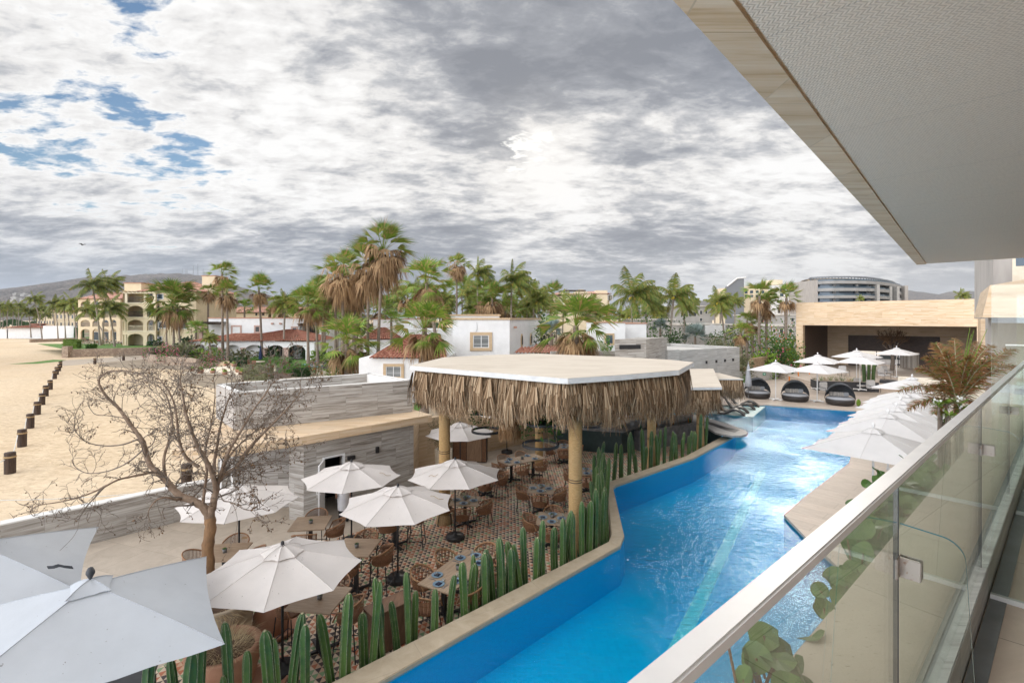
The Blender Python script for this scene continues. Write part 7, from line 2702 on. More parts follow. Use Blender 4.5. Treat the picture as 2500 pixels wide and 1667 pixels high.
for xa, ya in ((505, 590), (560, 590), (780, 590), (792, 590), (420, 592)):
 p = g(xa, ya)
 window(med, p.x, p.x + 1.0, p.z - 1, p.z + .6, D9 - 1.01, MT['cream_trim'], MT['dark_glass'], .12)

# curved hotel with glass balconies
chd = root('curved_hotel', 'grey curved hotel with bands of balconies and a roof terrace, far beyond the portal', 'building', Z5(1150, 400, 178))
plan = [(822, 182), (835, 176), (900, 173.5), (980, 172), (1060, 171.5), (1140, 171.5), (1220, 172.5), (1290, 175), (1350, 179), (1400, 184), (1445, 190), (1475, 197), (1488, 204)]
pp2 = [Z5(832 + (x - 822) * .97, 300, d) for x, d in plan]
cenx, ceny = pp2[5].x - 4, 205.0
def band(name, ya, yb, off, mat, dep=3.0):
 za = EYE + (HY - (600 + ya / 2.94)) / FPX * 172; zb = EYE + (HY - (600 + yb / 2.94)) / FPX * 172
 m = MB()
 o_ = []
 for p in pp2:
  v = Vector((cenx - p.x, ceny - p.y)).normalized()
  o_.append((p.x + v.x * off, p.y + v.y * off))
 inn_ = [(x + (cenx - x) * .25, y + (ceny - y) * .25) for x, y in o_]
 poly = o_ + inn_[::-1]
 n = len(o_)
 for i in range(n - 1):
  m.prism([o_[i], o_[i + 1], inn_[i + 1], inn_[i]], zb, za)
 return m.build(name, mat, chd)
for ya, yb in ((250, 272), (303, 325), (356, 376), (412, 440)):
 band('balcony_band', ya, yb, 0.0, MT['hotel_band'])
for ya, yb in ((240, 250), (293, 303), (345, 356), (398, 412)):
 band('glass_parapet', ya, yb, .15, MT['blue_glass'])
for ya, yb in ((272, 293), (325, 345), (376, 412), (440, 640)):
 band('glazing', ya, yb, 2.6, MT['blue_glass'])
for x in (965, 1125, 1278, 1368, 1420):
 p = Z5(x, 300, 176 if x < 1300 else 186)
 m = MB(); m.box(p.x - .5, p.y - 2.0, .5, p.x + .5, p.y + 1, Z5(0, 275, 172).z); m.build('pillar', MT['concrete'], chd)
m = MB()
p = Z5(822, 250, 176)
m.box(p.x + .6, 175, .5, p.x + 1.9, 200, Z5(0, 248, 176).z)
m.build('end_wall', MT['warm_grey'], chd)
m = MB()
p = Z5(1486, 290, 203)
m.box(p.x - 1.8, 200, .5, p.x - .4, 206, Z5(0, 290, 203).z)
m.build('end_wall', MT['warm_grey'], chd)
m = MB()
for i in range(len(pp2) - 1):
 a, b = pp2[i], pp2[i + 1]
 for f in (0, .33, .66):
  q = a.lerp(b, f); v = Vector((cenx - q.x, ceny - q.y, 0)).normalized() * 3
  m.box(q.x + v.x - .1, q.y + v.y - .1, Z5(0, 250, 172).z, q.x + v.x + .1, q.y + v.y + .1, Z5(0, 220, 172).z)
 va = Vector((cenx - a.x, ceny - a.y, 0)).normalized() * 3; vb = Vector((cenx - b.x, ceny - b.y, 0)).normalized() * 3
 zt2 = Z5(0, 219, 172).z
 m.bar(Vector((a.x, a.y, zt2)) + va, Vector((b.x, b.y, zt2)) + vb, .5)
m.build('roof_pergola', MT['grey_metal'], chd)
band('roof_room', 222, 250, 7.0, MT['shade_inside'])

# far town on the left
far_b = [('thatched_house', 'low house with a brown roof and white wall by the far beach', 60, 400, 905, 150, 8, 'white_wall', 'roof'),
   ('far_apartment_block', 'distant tan apartment block with dark windows behind the left palms', 330, 480, 760, 230, 14, 'cream_wall', None),
   ('far_apartment_block', 'distant pinkish tan apartment block just left of the apartment wing', 490, 690, 770, 215, 14, 'cream_wall', None),
   ('white_beach_wall', 'long white wall beside the far beach lawn', 380, 700, 888, 140, 1, 'white_wall', None),
   ('white_house', 'small white house at the far left edge of the beach', -60, 70, 918, 150, 8, 'white_wall', None)]
for nm, lb, x0, x1, y, d, dep, mt_, rf in far_b:
 a, b = Z1(x0, y, d), Z1(x1, y, d)
 r = root(nm, lb, 'building' if 'wall' not in nm else 'wall', (a.x, d, .5))
 m = MB(); m.box(a.x, d, .5, b.x, d + dep, a.z); m.build('wall', MT[mt_], r)
 if rf:
  m = MB(); hip(m, a.x - 1, d - 1, b.x + 1, d + dep + 1, a.z, Z1(0, 870, d).z, a.x + 9, b.x - 9, .6, .08); m.build('roof', MT['roof_red'], r)
 if 'block' in nm:
  m = MB(); hip(m, a.x - .5, d - .5, b.x + .5, d + dep + .5, a.z, a.z + 3.4, a.x + 5, b.x - 5, .8, .1); m.build('roof', MT['roof_pink'], r)
  for fy in range(3):
   for k in range(6):
    x = a.x + (b.x - a.x) * (k + .3) / 6
    window(r, x, x + (b.x - a.x) * .07, a.z - 2.6 - 3.4 * fy, a.z - 1 - 3.4 * fy, d - .001, MT['cream_trim'], MT['dark_glass'], .12)
hv = []
rr = random.Random(77)
for k in range(14):
 px, py = rr.uniform(20, 75), rr.uniform(716, 737)
 d = 1480 + (733 - py) * 14
 p = Q(px, py, d)
 w_, h_ = rr.uniform(8, 18), rr.uniform(3, 5)
 m = MB(); m.box(p.x, p.y, p.z - 4, p.x + w_, p.y + 18, p.z + h_ * .4); m.box(p.x + w_ * .3, p.y + 4, p.z, p.x + w_ * .9, p.y + 16, p.z + h_)
 o = m.build('hillside_house', MT['concrete_far']); tag(o, 'tiny pale house on the lower slope of the left hill', 'house', 'houses on the hillside')
for k, (px, top) in enumerate(((445, 656), (454, 656), (457, 657), (472, 648), (483, 644), (496, 656), (499, 663), (503, 665))):
 b, t = Q(px, 674, 2290), Q(px, top, 2290)
 m = MB()
 w_ = 2.6 if k in (3, 4) else 1.6
 for s in (-1, 1):
  m.bar((b.x + s * w_, b.y, b.z - 12), (t.x + s * .4, t.y, t.z), .8)
 for j in range(6):
  f = j / 6; f2 = (j + 1) / 6
  m.bar((b.x - w_ * (1 - f), b.y, b.z + (t.z - b.z) * f), (b.x + w_ * (1 - f2), b.y, b.z + (t.z - b.z) * f2), .5)
 o = m.build('radio_mast', MT['grey_metal']); tag(o, 'thin lattice radio mast on top of the left hill' if k not in (3, 4) else ('tallest lattice radio mast on the left hilltop' if k == 4 else 'second tallest lattice radio mast on the left hilltop'), 'mast', 'radio masts on the hilltop')
bird = root('bird', 'tiny dark bird gliding in the sky above the apartment building', 'bird', Q(201, 598, 60))
m = MB()
p = Q(201, 598, 60)
m.ball(p, .16, .07, .06, 8, 6)
for s in (-1, 1):
 m.face([p + Vector((-.05, 0, .03)), p + Vector((.08, 0, .03)), p + Vector((.12, .25 * s, .16)), p + Vector((-.02, .55 * s, .10))])
m.face([p + Vector((-.12, 0, 0)), p + Vector((-.28, .05, .01)), p + Vector((-.28, -.05, .01))])
m.build('body', MT['charcoal'], bird)
# ------------------------------------------------------------------ garden grounds
sheet('garden_soil', [(-75, 96), (-52, 62.5), (-46, 60), (-37, 58), (-33, 48), (-22, 40), (-11, 27), (-7.2, 24.5), (-1.3, 25.2), (11, 36.9), (18.0, 41.3), (26.8, 52.5), (32.5, 63), (80, 63), (120, 320), (-300, 320), (-300, 196), (-120, 140), (-90, 100)], .506, MT['dry_ground'])
sheet('lawn', [V2(P(x, y, .5)) for x, y in ((688, 893), (748, 891), (752, 877), (690, 876))], .514, MT['lawn'])
sheet('lawn', [V2(P(x, y, .5)) for x, y in ((1010, 1000), (1022, 1003), (1040, 975), (1015, 965))], .514, MT['lawn'])
sheet('lawn', [V2(P(x, y, .5)) for x, y in ((372, 868), (392, 874), (440, 876), (420, 862), (380, 862))], .514, MT['lawn'])
sheet('garden_path', [V2(P(x, y, .5)) for x, y in ((560, 915), (640, 902), (760, 898), (845, 905), (880, 930), (820, 935), (760, 925), (600, 935))], .510, MT['path'])
sheet('beach_path', [V2(P(x, y, .5)) for x, y in ((145, 894), (300, 881), (380, 876), (385, 866), (150, 880))], .508, MT['gravel'])
sheet('beach_grass', [V2(P(x, y, .5)) for x, y in ((20, 889), (80, 884), (130, 878), (163, 879), (150, 882), (90, 888))], .508, MT['lawn'])
# lawn terrace in front of the apartments behind its stone retaining wall
tw_ = root('stone_retaining_wall', 'rubble stone retaining wall with a square end pillar at the edge of the beach', 'wall', P(260, 872, .5))
a0, a1 = P(156, 873, .5), P(370, 866, .5)
m = MB(); m.wall(V2(a0), V2(a1), .5, .3, 1.75); m.build('wall', MT['rubble'], tw_)
m = MB(); m.box(a0.x - .2, a0.y - .15, .3, a0.x + .75, a0.y + .7, 2.25); m.build('end_pillar', MT['rubble'], tw_)
sheet('lawn_terrace', [(a0.x + .1, a0.y + .5), (a1.x, a1.y + .5), (a1.x + 8, 95), (-92, 96)], 1.66, MT['lawn'])
cw = MB()
cpts = [P(357, 873, .5), P(360, 883, .5), P(380, 887.5, .5), (P(420, 890.5, .5)), P(455, 894, .5), P(478, 897.5, .5), P(492, 897, .5)]
for a, b in zip(cpts[:-1], cpts[1:]):
 cw.wall(V2(a), V2(b), .45, .3, 1.55)
o = cw.build('garden_stone_wall', MT['rubble']); tag(o, 'curved low rubble stone wall round the pink bougainvillea garden', 'wall')
fwall = [(105, 975, 32), (268, 1000, 0)]
for (x0, y0, x1, y1, lb) in ((105, 995, 400, 985, 'far low stone wall along the beach lawn, farthest left'), (268, 1035, 760, 1018, 'low stone wall between beach and lawn, left of the leaning palms')):
 m = MB()
 p0, p1 = P(x0 / 3.618, 550 + y0 / 3.618, .5), P(x1 / 3.618, 550 + y1 / 3.618, .5)
 m.wall(V2(p0), V2(p1), .5, .3, 1.3)
 o = m.build('stone_wall', MT['rubble']); tag(o, lb, 'wall')
 sheet('lawn', [V2(p0), V2(p1), (p1.x, p1.y + 30), (p0.x - 6, p0.y + 25)], 1.1 if x0 > 200 else .9, MT['lawn'])

# ------------------------------------------------------------------ palms
def fan_crown(seed, n, e_hi, e_lo, blow=0.35, droop=0.25, fan_w=70, pet=.5, wilt=0.0, dead=False):
 rr = random.Random(seed)
 m = MB()
 for i in range(n):
  az = i * 2.399963 + rr.uniform(-.3, .3)
  el = R(e_lo + (e_hi - e_lo) * ((i + .5) / n) ** .8 + rr.uniform(-8, 8))
  d = Vector((cos(az) * cos(el), sin(az) * cos(el), sin(el)))
  d = (d + Vector((blow * (1 - abs(d.z) * .4), 0, 0))).normalized()
  s = d.cross(Vector((0, 0, 1)))
  s = s.normalized() if s.length > .05 else Vector((1, 0, 0))
  up = s.cross(d).normalized()
  L = rr.uniform(.55, 1.12) if dead else rr.uniform(.75, 1.2)
  pl = pet * L
  base = Vector((0, 0, rr.uniform(-.10, .05)))
  hub = base + d * pl + Vector((0, 0, -.06 * pl))
  m.face([base - s * .014, base + s * .014, hub + s * .008, hub - s * .008])
  K = 15
  fl = (L - pl)
  roll = rr.uniform(-.5, .5)
  for k in range(K):
   a0 = R(-fan_w + 2 * fan_w * k / K); a1 = R(-fan_w + 2 * fan_w * (k + 1) / K); am = (a0 + a1) / 2
   fold = .22
   def pt(a, q, dr):
    lat = s * cos(roll) + up * sin(roll)
    nrm = up * cos(roll) - s * sin(roll)
    v = hub + (d * cos(a) + lat * sin(a)) * q * fl + nrm * (-abs(sin(a)) * q * fold * fl)
    return v + Vector((blow * .12 * dr, 0, -dr))
   q1 = .46
   tip = rr.uniform(.88, 1.12)
   dr1 = droop * .10 * fl + wilt * .15 * fl; dr2 = droop * (.45 + rr.random() * .3) * fl + wilt * .7 * fl
   p0, p1 = pt(a0, q1, dr1), pt(a1, q1, dr1)
   if dead:
    tip *= rr.uniform(.55, 1.05)
    lt = s * .020
    p0 = pt(am, q1, dr1); p1 = pt(am + rr.gauss(0, .1), tip, dr2 * rr.uniform(.7, 1.5))
    m.face([hub - lt * .5, hub + lt * .5, p0 + lt, p0 - lt]); m.face([p0 - lt, p0 + lt, p1])
   else:
    m.face([hub, p0, p1]); m.face([p0, pt(am, tip, dr2), p1])
 return m
def coco_crown(seed, n=22, blow=.35, drop=1.0):
 rr = random.Random(seed)
 m = MB()
 for i in range(n):
  az = i * 2.399963 + rr.uniform(-.2, .2)
  f_ = (i + .5) / n
  el = R(78 - 98 * f_ + rr.uniform(-8, 8))
  d = Vector((cos(az) * cos(el), sin(az) * cos(el), sin(el)))
  d = (d + Vector((blow, 0, 0))).normalized()
  L = rr.uniform(.9, 1.1)
  K = 22
  p = Vector((0, 0, 0)); dd = d.copy()
  pts = [p.copy()]
  for k in range(K):
   dd = (dd + Vector((blow * .03, 0, -.075 * drop * (0.35 + k / K * 1.2)))).normalized()
   p = p + dd * L / K
   pts.append(p.copy())
  side = d.cross(Vector((0, 0, 1)))
  side = side.normalized() if side.length > .1 else Vector((0, 1, 0))
  for k in range(K):
   t = (pts[k + 1] - pts[k]).normalized()
   up = side.cross(t).normalized()
   m.face([pts[k] - side * .010, pts[k] + side * .010, pts[k + 1] + side * .008, pts[k + 1] - side * .008])
   if k < 2:
    continue
   u = k / K
   ll = .30 * sin(pi * min(1, u * .92 + .10)) ** .7 + .03
   for sg in (-1, 1):
    for h in (0, .5):
     q = pts[k].lerp(pts[k + 1], h)
     v = (side * sg * .72 + t * .62 + Vector((blow * .25, 0, -.42 - rr.random() * .35))).normalized()
     mid = q + v * ll * .5 + up * .02
     e = q + v * ll + Vector((0, 0, -ll * .28))
     w_ = t * .011
     m.face([q - w_, q + w_, mid + w_, mid - w_]); m.face([mid - w_, mid + w_, e])
 return m
def mesh_only(m, name, mat):
 o = m.build(name, mat)
 me = o.data
 bpy.data.objects.remove(o)
 return me
FAN = [mesh_only(fan_crown(s, 24, 84, -14, .36, .3, 66, .5), 'fan_crown', MT['fan_green']) for s in (1, 2, 3)]
FANTOP = [mesh_only(fan_crown(s, 25, 90, -8, .34, .3, 50, .50), 'fan_crown_top', MT['fan_green']) for s in (4, 5, 6)]
FANB = [mesh_only(fan_crown(s, 28, 84, -25, .22, .35), 'fan_crown_bright', MT['fan_bright']) for s in (11, 12)]
FANBIG = [mesh_only(fan_crown(s, 36, 86, -40, .28, .4, 68, .52), 'fan_crown_full', MT['fan_green']) for s in (21, 22)]
SKIRT = [mesh_only(fan_crown(s, 34, 0, -74, .30, .5, 48, .45, .8, True), 'dead_skirt', MT['fan_dead']) for s in (31, 32)]
SKIRTBIG = [mesh_only(fan_crown(s, 60, 26, -74, .36, .5, 55, .48, .8, True), 'dead_skirt_big', MT['fan_dead']) for s in (33, 34)]
COCO = [mesh_only(coco_crown(s, 22, .38), 'coco_crown', MT['coco_green']) for s in (41, 42, 43)]
SILV = [mesh_only(fan_crown(s, 26, 85, -15, .05, .1, 100, .5), 'silver_crown', MT['silver_leaf']) for s in (51,)]
prn = random.Random(99)
def child(name, me, par, loc, sc, rz=0.0):
 o = bpy.data.objects.new(name, me); COL.objects.link(o)
 o.parent = par; o.location = loc; o.scale = (sc, sc, sc) if isinstance(sc, (int, float)) else sc
 o.rotation_euler = (0, 0, rz)
 return o
def palm(kind, cpx, cpy, d, cr, bpx=None, zb=.5, label='', group=None, tr=None, skirt=None, by=0.0):
 """crown centre seen at (cpx, cpy), crown radius cr in photograph pixels, trunk foot at column bpx"""
 c = Q(cpx, cpy, d)
 rad = cr * (1.0 if kind in ('coco', 'silver') else 1.22) * d / FPX
 if bpx is None:
  bpx = cpx - 3
 b = Vector(((bpx - CX) / FPX * (d + by), d + by, zb))
 nm = {'coco': 'coconut_palm', 'silver': 'silver_palm'}.get(kind, 'fan_palm')
 r = root(nm, label, 'palm tree', b, group)
 H = c.z - zb
 t = tr or (.16 if kind == 'coco' else .19)
 m = MB()
 pts, rr_ = [], []
 for k in range(9):
  f = k / 8
  q = b.lerp(c, f)
  bow = (c.x - b.x) * (f * f - f) * .5
  pts.append((q.x + bow, q.y, q.z)); rr_.append(t * (1.35 - .55 * min(1, f * 3) + (0.0 if f < .9 else -.12)))
 m.tube(pts, rr_, 9, caps=False)
 m.build('trunk', MT['coco_trunk' if kind == 'coco' else 'palm_trunk'], r)
 loc = c - b
 rz = prn.uniform(-.5, .5)
 pick = {'fan': FAN, 'brown': FANTOP, 'bright': FANB, 'big': FANBIG, 'coco': COCO, 'silver': SILV}[kind]
 child('crown', prn.choice(pick), r, loc, rad, rz)
 if kind in ('fan', 'big') or skirt:
  child('dead_fronds', prn.choice(SKIRT), r, loc + Vector((0, 0, -.12 * rad)), rad * (skirt or .72), rz + 1)
 if kind == 'brown':
  child('dead_fronds', prn.choice(SKIRTBIG), r, loc + Vector((0, 0, -.10 * rad)), rad * .86, rz + 1)
 if kind == 'coco' and d < 100:
  m = MB()
  for k in range(6):
   a = k * 1.05
   m.ball((c.x + .28 * cos(a), c.y + .28 * sin(a), c.z - .28 - .08 * (k % 2)), .14, .14, .17, 7, 5)
  m.build('coconuts', MT['yellow' if k % 2 else 'tan_frame'], r)
 return r
GL = 'palms along the far beach lawn'
palm('coco', 83, 731, 150, 25, 103, label='slender coconut palm leaning left over the far beach lawn', group=GL)
palm('coco', 225, 698, 90, 50, 245, 1.6, 'tall coconut palm leaning left in front of the apartment building, nearest of the pair', GL)
palm('coco', 262, 693, 95, 42, 250, 1.6, 'coconut palm standing just right behind the tall leaning one', GL)
palm('coco', 264, 752, 86, 46, 280, 1.6, 'shorter coconut palm in front of the left apartment balconies', GL)
palm('coco', 213, 760, 104, 36, 262, 1.6, 'coconut palm half hidden behind the tall leaning pair', GL)
for px, py, r_, b, d in ((134, 742, 27, 142, 140), (177, 740, 31, 187, 132), (155, 748, 26, 160, 138), (163, 752, 24, 172, 146), (128, 752, 20, 134, 165), (69, 762, 24, 76, 150), (185, 757, 22, 192, 150), (100, 756, 22, 96, 175)):
 palm('coco', px, py, d, r_, b, .8, 'coconut palm in the row along the far beach lawn, left of the apartments', GL)
for px, py, r_, d in ((0, 748, 18, 165), (8, 757, 17, 190), (20, 748, 18, 175), (33, 757, 17, 200), (45, 746, 18, 180), (55, 757, 16, 195), (-10, 750, 18, 170), (15, 765, 16, 210), (40, 766, 16, 215), (90, 772, 16, 205), (112, 768, 17, 198)):
 palm('coco', px, py, d, r_, px + prn.uniform(-4, 4), .5, 'small distant palm in the grove at the far left end of the beach', 'distant palms at the far left')
palm('big', 420, 735, 83, 62, 425, .8, 'bushy palm of three trunks in front of the apartment building', tr=.2)
palm('fan', 432, 752, 82, 42, 440, .8, 'low crowned fan palm, right trunk of the clump by the apartments')
palm('coco', 405, 765, 84, 36, 407, .8, 'short yellowing coconut palm at the left of the clump by the apartments')
palm('fan', 542, 668, 70, 34, 544, .5, 'tall fan palm with a tuft of green on top, left of the white villa')
palm('fan', 553, 715, 68, 38, 557, .5, 'fan palm with a shaggy brown skirt beside the tall tufted one')
palm('fan', 509, 713, 86, 24, 507, .5, 'thin fan palm against the cream tower')
palm('fan', 632, 708, 72, 37, 640, .5, 'fan palm with a brown skirt in front of the villa arcade, on its own')
palm('fan', 669, 740, 90, 22, 668, .5, 'small fan palm between the villa palms, far behind')
palm('bright', 597, 752, 92, 24, 597, .5, 'bright green low fan palm behind the white villa roof')
palm('big', 750, 740, 58, 48, 753, .5, 'wind blown fan palm beside the blue sun loungers')
palm('fan', 770, 752, 62, 34, 776, .5, 'fan palm leaning right just behind the wind blown one')
palm('bright', 478, 805, 76, 24, 478, .5, 'small bright palm below the cream building corner', skirt=None)
palm('coco', 509, 826, 68, 26, 517, .5, 'short young palm in front of the villa arcade')
palm('brown', 836, 668, 58, 62, 838, .5, 'brown shaggy fan palm, middle of the tall trio')
palm('brown', 818, 692, 63, 50, 820, .5, 'brown shaggy fan palm, left of the tall trio')
palm('brown', 899, 655, 54.5, 66, 898, .5, 'tall fan palm with brown fronds just left of the tallest palm')
palm('brown', 934, 612, 53, 72, 922, .5, 'tallest fan palm with a green top and hanging brown skirt')
palm('brown', 866, 712, 66, 42, 866, .5, 'brown fan palm crown hidden low behind the tall trunks')
palm('big', 1040, 690, 42, 66, 1078, .4, 'large green fan palm with long drooping leaves above the pavilion roof')
palm('big', 1036, 802, 30, 78, 1037, .3, 'near green fan palm between villa wing and pavilion roof', tr=.22)
palm('big', 846, 838, 51, 74, 849, .4, 'broad fan palm with yellow lower leaves beside the small pool', tr=.3)
palm('bright', 955, 780, 60, 23, 956, .5, 'small bright round fan palm in front of the white house')
palm('brown', 1115, 648, 82, 31, 1115, .5, 'distant fan palm with a brown ragged crown right of the large green one')
palm('coco', 1166, 668, 76, 48, 1166, .5, 'coconut palm with swept fronds behind the courtyard villa')
palm('coco', 1249, 690, 72, 64, 1247, .5, 'large coconut palm right of centre, behind the courtyard villa roof')
palm('coco', 1302, 722, 78, 48, 1304, .5, 'coconut palm behind the right end of the courtyard villa')
palm('coco', 1315, 735, 86, 40, 1322, .5, 'darker coconut palm beside the mission style building')
palm('big', 1406, 795, 33, 88, 1405, .4, 'large bright fan palm rising behind the pavilion roof', tr=.26)
palm('coco', 1543, 722, 60, 78, 1543, .5, 'tallest coconut palm with a cluster of coconuts')
palm('coco', 1575, 735, 66, 55, 1580, .5, 'coconut palm immediately right of the coconut bearing one')
palm('coco', 1646, 722, 62, 60, 1631, .5, 'coconut palm leaning right beside the grey chimney')
palm('coco', 1670, 748, 70, 40, 1672, .5, 'thin coconut palm behind the leaning one')
palm('coco', 1756, 735, 66, 42, 1775, .5, 'coconut palm with a curved trunk left of the two fan palms')
palm('fan', 1854, 722, 56, 46, 1853, .5, 'tall fan palm with a round brown skirt in front of the cream hotel', skirt=.62)
palm('fan', 1872, 748, 58, 36, 1870, .5, 'fan palm just behind the tall one with a round skirt', skirt=.62)
palm('fan', 1920, 727, 55, 37, 1917, .5, 'fan palm nearest the left corner of the portal building', skirt=.62)
palm('fan', 1824, 782, 58, 28, 1823, .5, 'short fan palm at the left of the orange flower garden', skirt=.7)
palm('fan', 1836, 790, 60, 26, 1838, .5, 'short fan palm just right of the other short one', skirt=.7)
palm('coco', 1795, 735, 96, 26, 1793, .5, 'distant palm left of the tall fan palm')
palm('big', 1808, 812, 52, 30, 1810, .5, 'low broad palm bush beside the stone service building')
palm('silver', 1697, 822, 60, 38, 1697, .5, 'silver blue fan palm in front of the unfinished bungalow')
palm('silver', 1347, 808, 44, 36, 1346, .5, 'silver blue fan palm behind the right wall of the villa')
palm('silver', 1612, 800, 64, 26, 1612, .5, 'silver blue fan palm behind the coconut trunks')
palm('coco', 2098, 728, 160, 12, 2098, .5, 'palm top peeping over the portal roof, left one', 'palm tops above the portal roof')
palm('coco', 2345, 722, 120, 22, 2345, .5, 'palm top peeping over the portal roof, right one', 'palm tops above the portal roof')
fill = random.Random(5)
for k in range(52):
 px = fill.uniform(690, 1390)
 d = fill.uniform(70, 125)
 palm(fill.choice(['coco', 'coco', 'fan', 'fan', 'bright']), px, fill.uniform(705, 768), d, fill.uniform(30, 48), px + fill.uniform(-6, 6), .5, 'mid height palm in the dense background grove behind the villas', 'palms of the background grove')
for k in range(14):
 px = fill.uniform(1430, 1800)
 palm('coco', px, fill.uniform(735, 775), fill.uniform(80, 130), fill.uniform(20, 36), px, .5, 'small distant palm among the unfinished buildings', 'palms among the unfinished buildings')

# brown palm beside the balcony
bpm = root('brown_palm', 'feathery palm with rusty brown fronds rising beside the balcony railing', 'palm tree', (12.05, 13.6, .55))
BC = Q(2337, 985, 13.5)
m = MB(); m.tube([(BC.x - .05, BC.y, .55), (BC.x - .03, BC.y, 2.6), (BC.x, BC.y, BC.z)], [.11, .075, .06], 10)
m.build('trunk', MT['planter_beige'], bpm)
def feather(m, mg, tipx, tipy, ddy, rr, arch=.35, w=.34):
 w *= 1.25
 tip = Q(tipx, tipy, 13.5 + ddy)
 mid = BC.lerp(tip, .55) + Vector((0, 0, arch))
 K = 46
 pts = []
 for k in range(K + 1):
  f = k / K
  pts.append(BC * (1 - f) ** 2 + mid * 2 * f * (1 - f) + tip * f * f)
 mg.tube(pts[::4], [.020 * (1 - .8 * i / (K / 4)) + .003 for i in range(len(pts[::4]))], 5, caps=False)
 for k in range(5, K):
  t = (pts[k + 1] - pts[k]).normalized()
  s = t.cross(Vector((0, 0, 1))).normalized()
  up = s.cross(t)
  for sg in (-1, 1):
   for h in (0, .33, .66):
    q = pts[k].lerp(pts[k + 1], h)
    v = (s * sg * rr.uniform(.45, 1.0) + t * rr.uniform(.35, .75) + up * rr.uniform(-.55, .6)).normalized()
    l = w * sin(pi * (k / K) ** .8 * .93 + .12) ** .6 * rr.uniform(.7, 1.1)
    e = q + v * l + Vector((0, 0, -.22 * l))
    md = q.lerp(e, .5) + Vector((0, 0, .05 * l))
    wv_ = t * .011
    m.face([q - wv_, q + wv_, md + wv_, md - wv_]); m.face([md - wv_, md + wv_, e])
rr = random.Random(61)
mf, mg = MB(), MB()
for tx, ty, dd, ar, w_ in ((2190, 955, -.4, .55, .30), (2258, 870, .3, .50, .30), (2283, 838, .9, .55, .32), (2330, 826, 1.3, .4, .30), (2420, 842, .6, .55, .32), (2478, 852, .1, .60, .32), (2487, 895, -.3, .65, .32), (2280, 1010, -.6, .30, .26), (2215, 1000, .3, .45, .28), (2400, 1000, .5, .35, .28), (2350, 1040, -.6, .25, .22), (2300, 900, -.2, .5, .3), (2370, 870, -.2, .5, .30), (2440, 940, .9, .4, .26), (2235, 900, .8, .6, .3), (2310, 860, .2, .5, .3), (2390, 835, 1.2, .5, .3), (2455, 870, .6, .6, .3), (2260, 950, .5, .5, .3), (2430, 880, -.5, .6, .3)):
 feather(mf, mg, tx, ty, dd, rr, ar, w_)
mf.build('fronds', MT['areca_leaf'], bpm)
mg.build('frond_stems', MT['cactus_tip'], bpm)
m = MB()
for tx, ty in ((2368, 800), (2378, 805), (2410, 803), (2372, 815)):
 tip = Q(tx, ty, 13.6)
 m.tube([BC, BC.lerp(tip, .5) + Vector((0, 0, .1)), tip], [.02, .012, .006], 5)
m.build('spear_leaves', MT['shrub_lime'], bpm)

# ------------------------------------------------------------------ shrubs, hedges and flowers
def leaves(m, pts, s, rnd, out=None):
 for p, nrm in pts:
  d = (nrm + Vector((rnd.gauss(0, .6), rnd.gauss(0, .6), rnd.gauss(0.1, .6)))).normalized()
  t = d.orthogonal().normalized()
  t = (t * cos(rnd.random() * 6) + d.cross(t) * sin(rnd.random() * 6))
  t = t.normalized()
  l = s * rnd.uniform(.6, 1.3)
  m.face([p, p + d * l * .5 + t * l * .32, p + d * l, p + d * l * .5 - t * l * .32])
def shrub(name, label, c, rx, ry, rz, mat, n=500, s=None, flower=None, fl_n=0, group=None, cat='shrub', seed=None, boxy=False):
 rnd = random.Random(seed if seed is not None else int(abs(c[0] * 37 + c[1] * 11)))
 r = root(name, label, cat, (c[0], c[1], c[2]), group)
 s = s or max(.08, (rx + rz) * .13)
 m = MB()
 lob = [(Vector((rnd.uniform(-.55, .55) * rx, rnd.uniform(-.55, .55) * ry, rnd.uniform(.15, .6) * rz)), rnd.uniform(.45, .75)) for _ in range(7)]
 pts = []
 for k in range(n):
  if boxy:
   ax = rnd.random()
   u, v, w_ = rnd.uniform(-1, 1), rnd.uniform(-1, 1), rnd.uniform(0, 1)
   if ax < .45: w_ = 1; nn = Vector((0, 0, 1))
   elif ax < .8: v = -1; nn = Vector((0, -1, .2))
   else: u = rnd.choice((-1, 1)); nn = Vector((u, 0, .2))
   p = Vector((c[0] + u * rx, c[1] + v * ry, c[2] + w_ * rz))
   p += Vector((rnd.gauss(0, .05), rnd.gauss(0, .05), rnd.gauss(0, .06)))
  else:
   o_, k_ = rnd.choice(lob)
   d = Vector((rnd.gauss(0, 1), rnd.gauss(0, 1), rnd.gauss(.2, 1))).normalized()
   q = rnd.uniform(.65, 1.05)
   p = Vector((c[0] + o_.x + d.x * rx * k_ * q, c[1] + o_.y + d.y * ry * k_ * q, c[2] + max(.0, o_.z + d.z * rz * k_ * q)))
   nn = d
  pts.append((p, nn))
 leaves(m, pts, s, rnd)
 if boxy:
  m.box(c[0] - rx * .95, c[1] - ry * .9, c[2], c[0] + rx * .95, c[1] + ry * .9, c[2] + rz * .93)
 m.build('foliage', mat, r)
 m = MB(); m.tube([(c[0], c[1], c[2] - .05), (c[0], c[1], c[2] + rz * .5)], .05, 5); m.build('stem', MT['bark'], r)
 if flower:
  m = MB()
  fp = [(p + nn * s * .5, nn) for p, nn in rnd.sample(pts, min(fl_n, len(pts)))]
  leaves(m, fp, s * .8, rnd)
  fo_ = m.build('flowers', flower, r); fo_['kind'] = 'stuff'
 return r
def gp(x, y, z=.5, zf=2):      # foot of a plant in the zoomed views
 if zf == 1: return P(x / 3.618, 550 + y / 3.618, z)
 if zf == 2: return P(450 + x / 3.92, 600 + y / 3.92, z)
 if zf == 4: return P(1250 + x / 3.36, 550 + y / 3.36, z)
pk = MT['pink_flower']
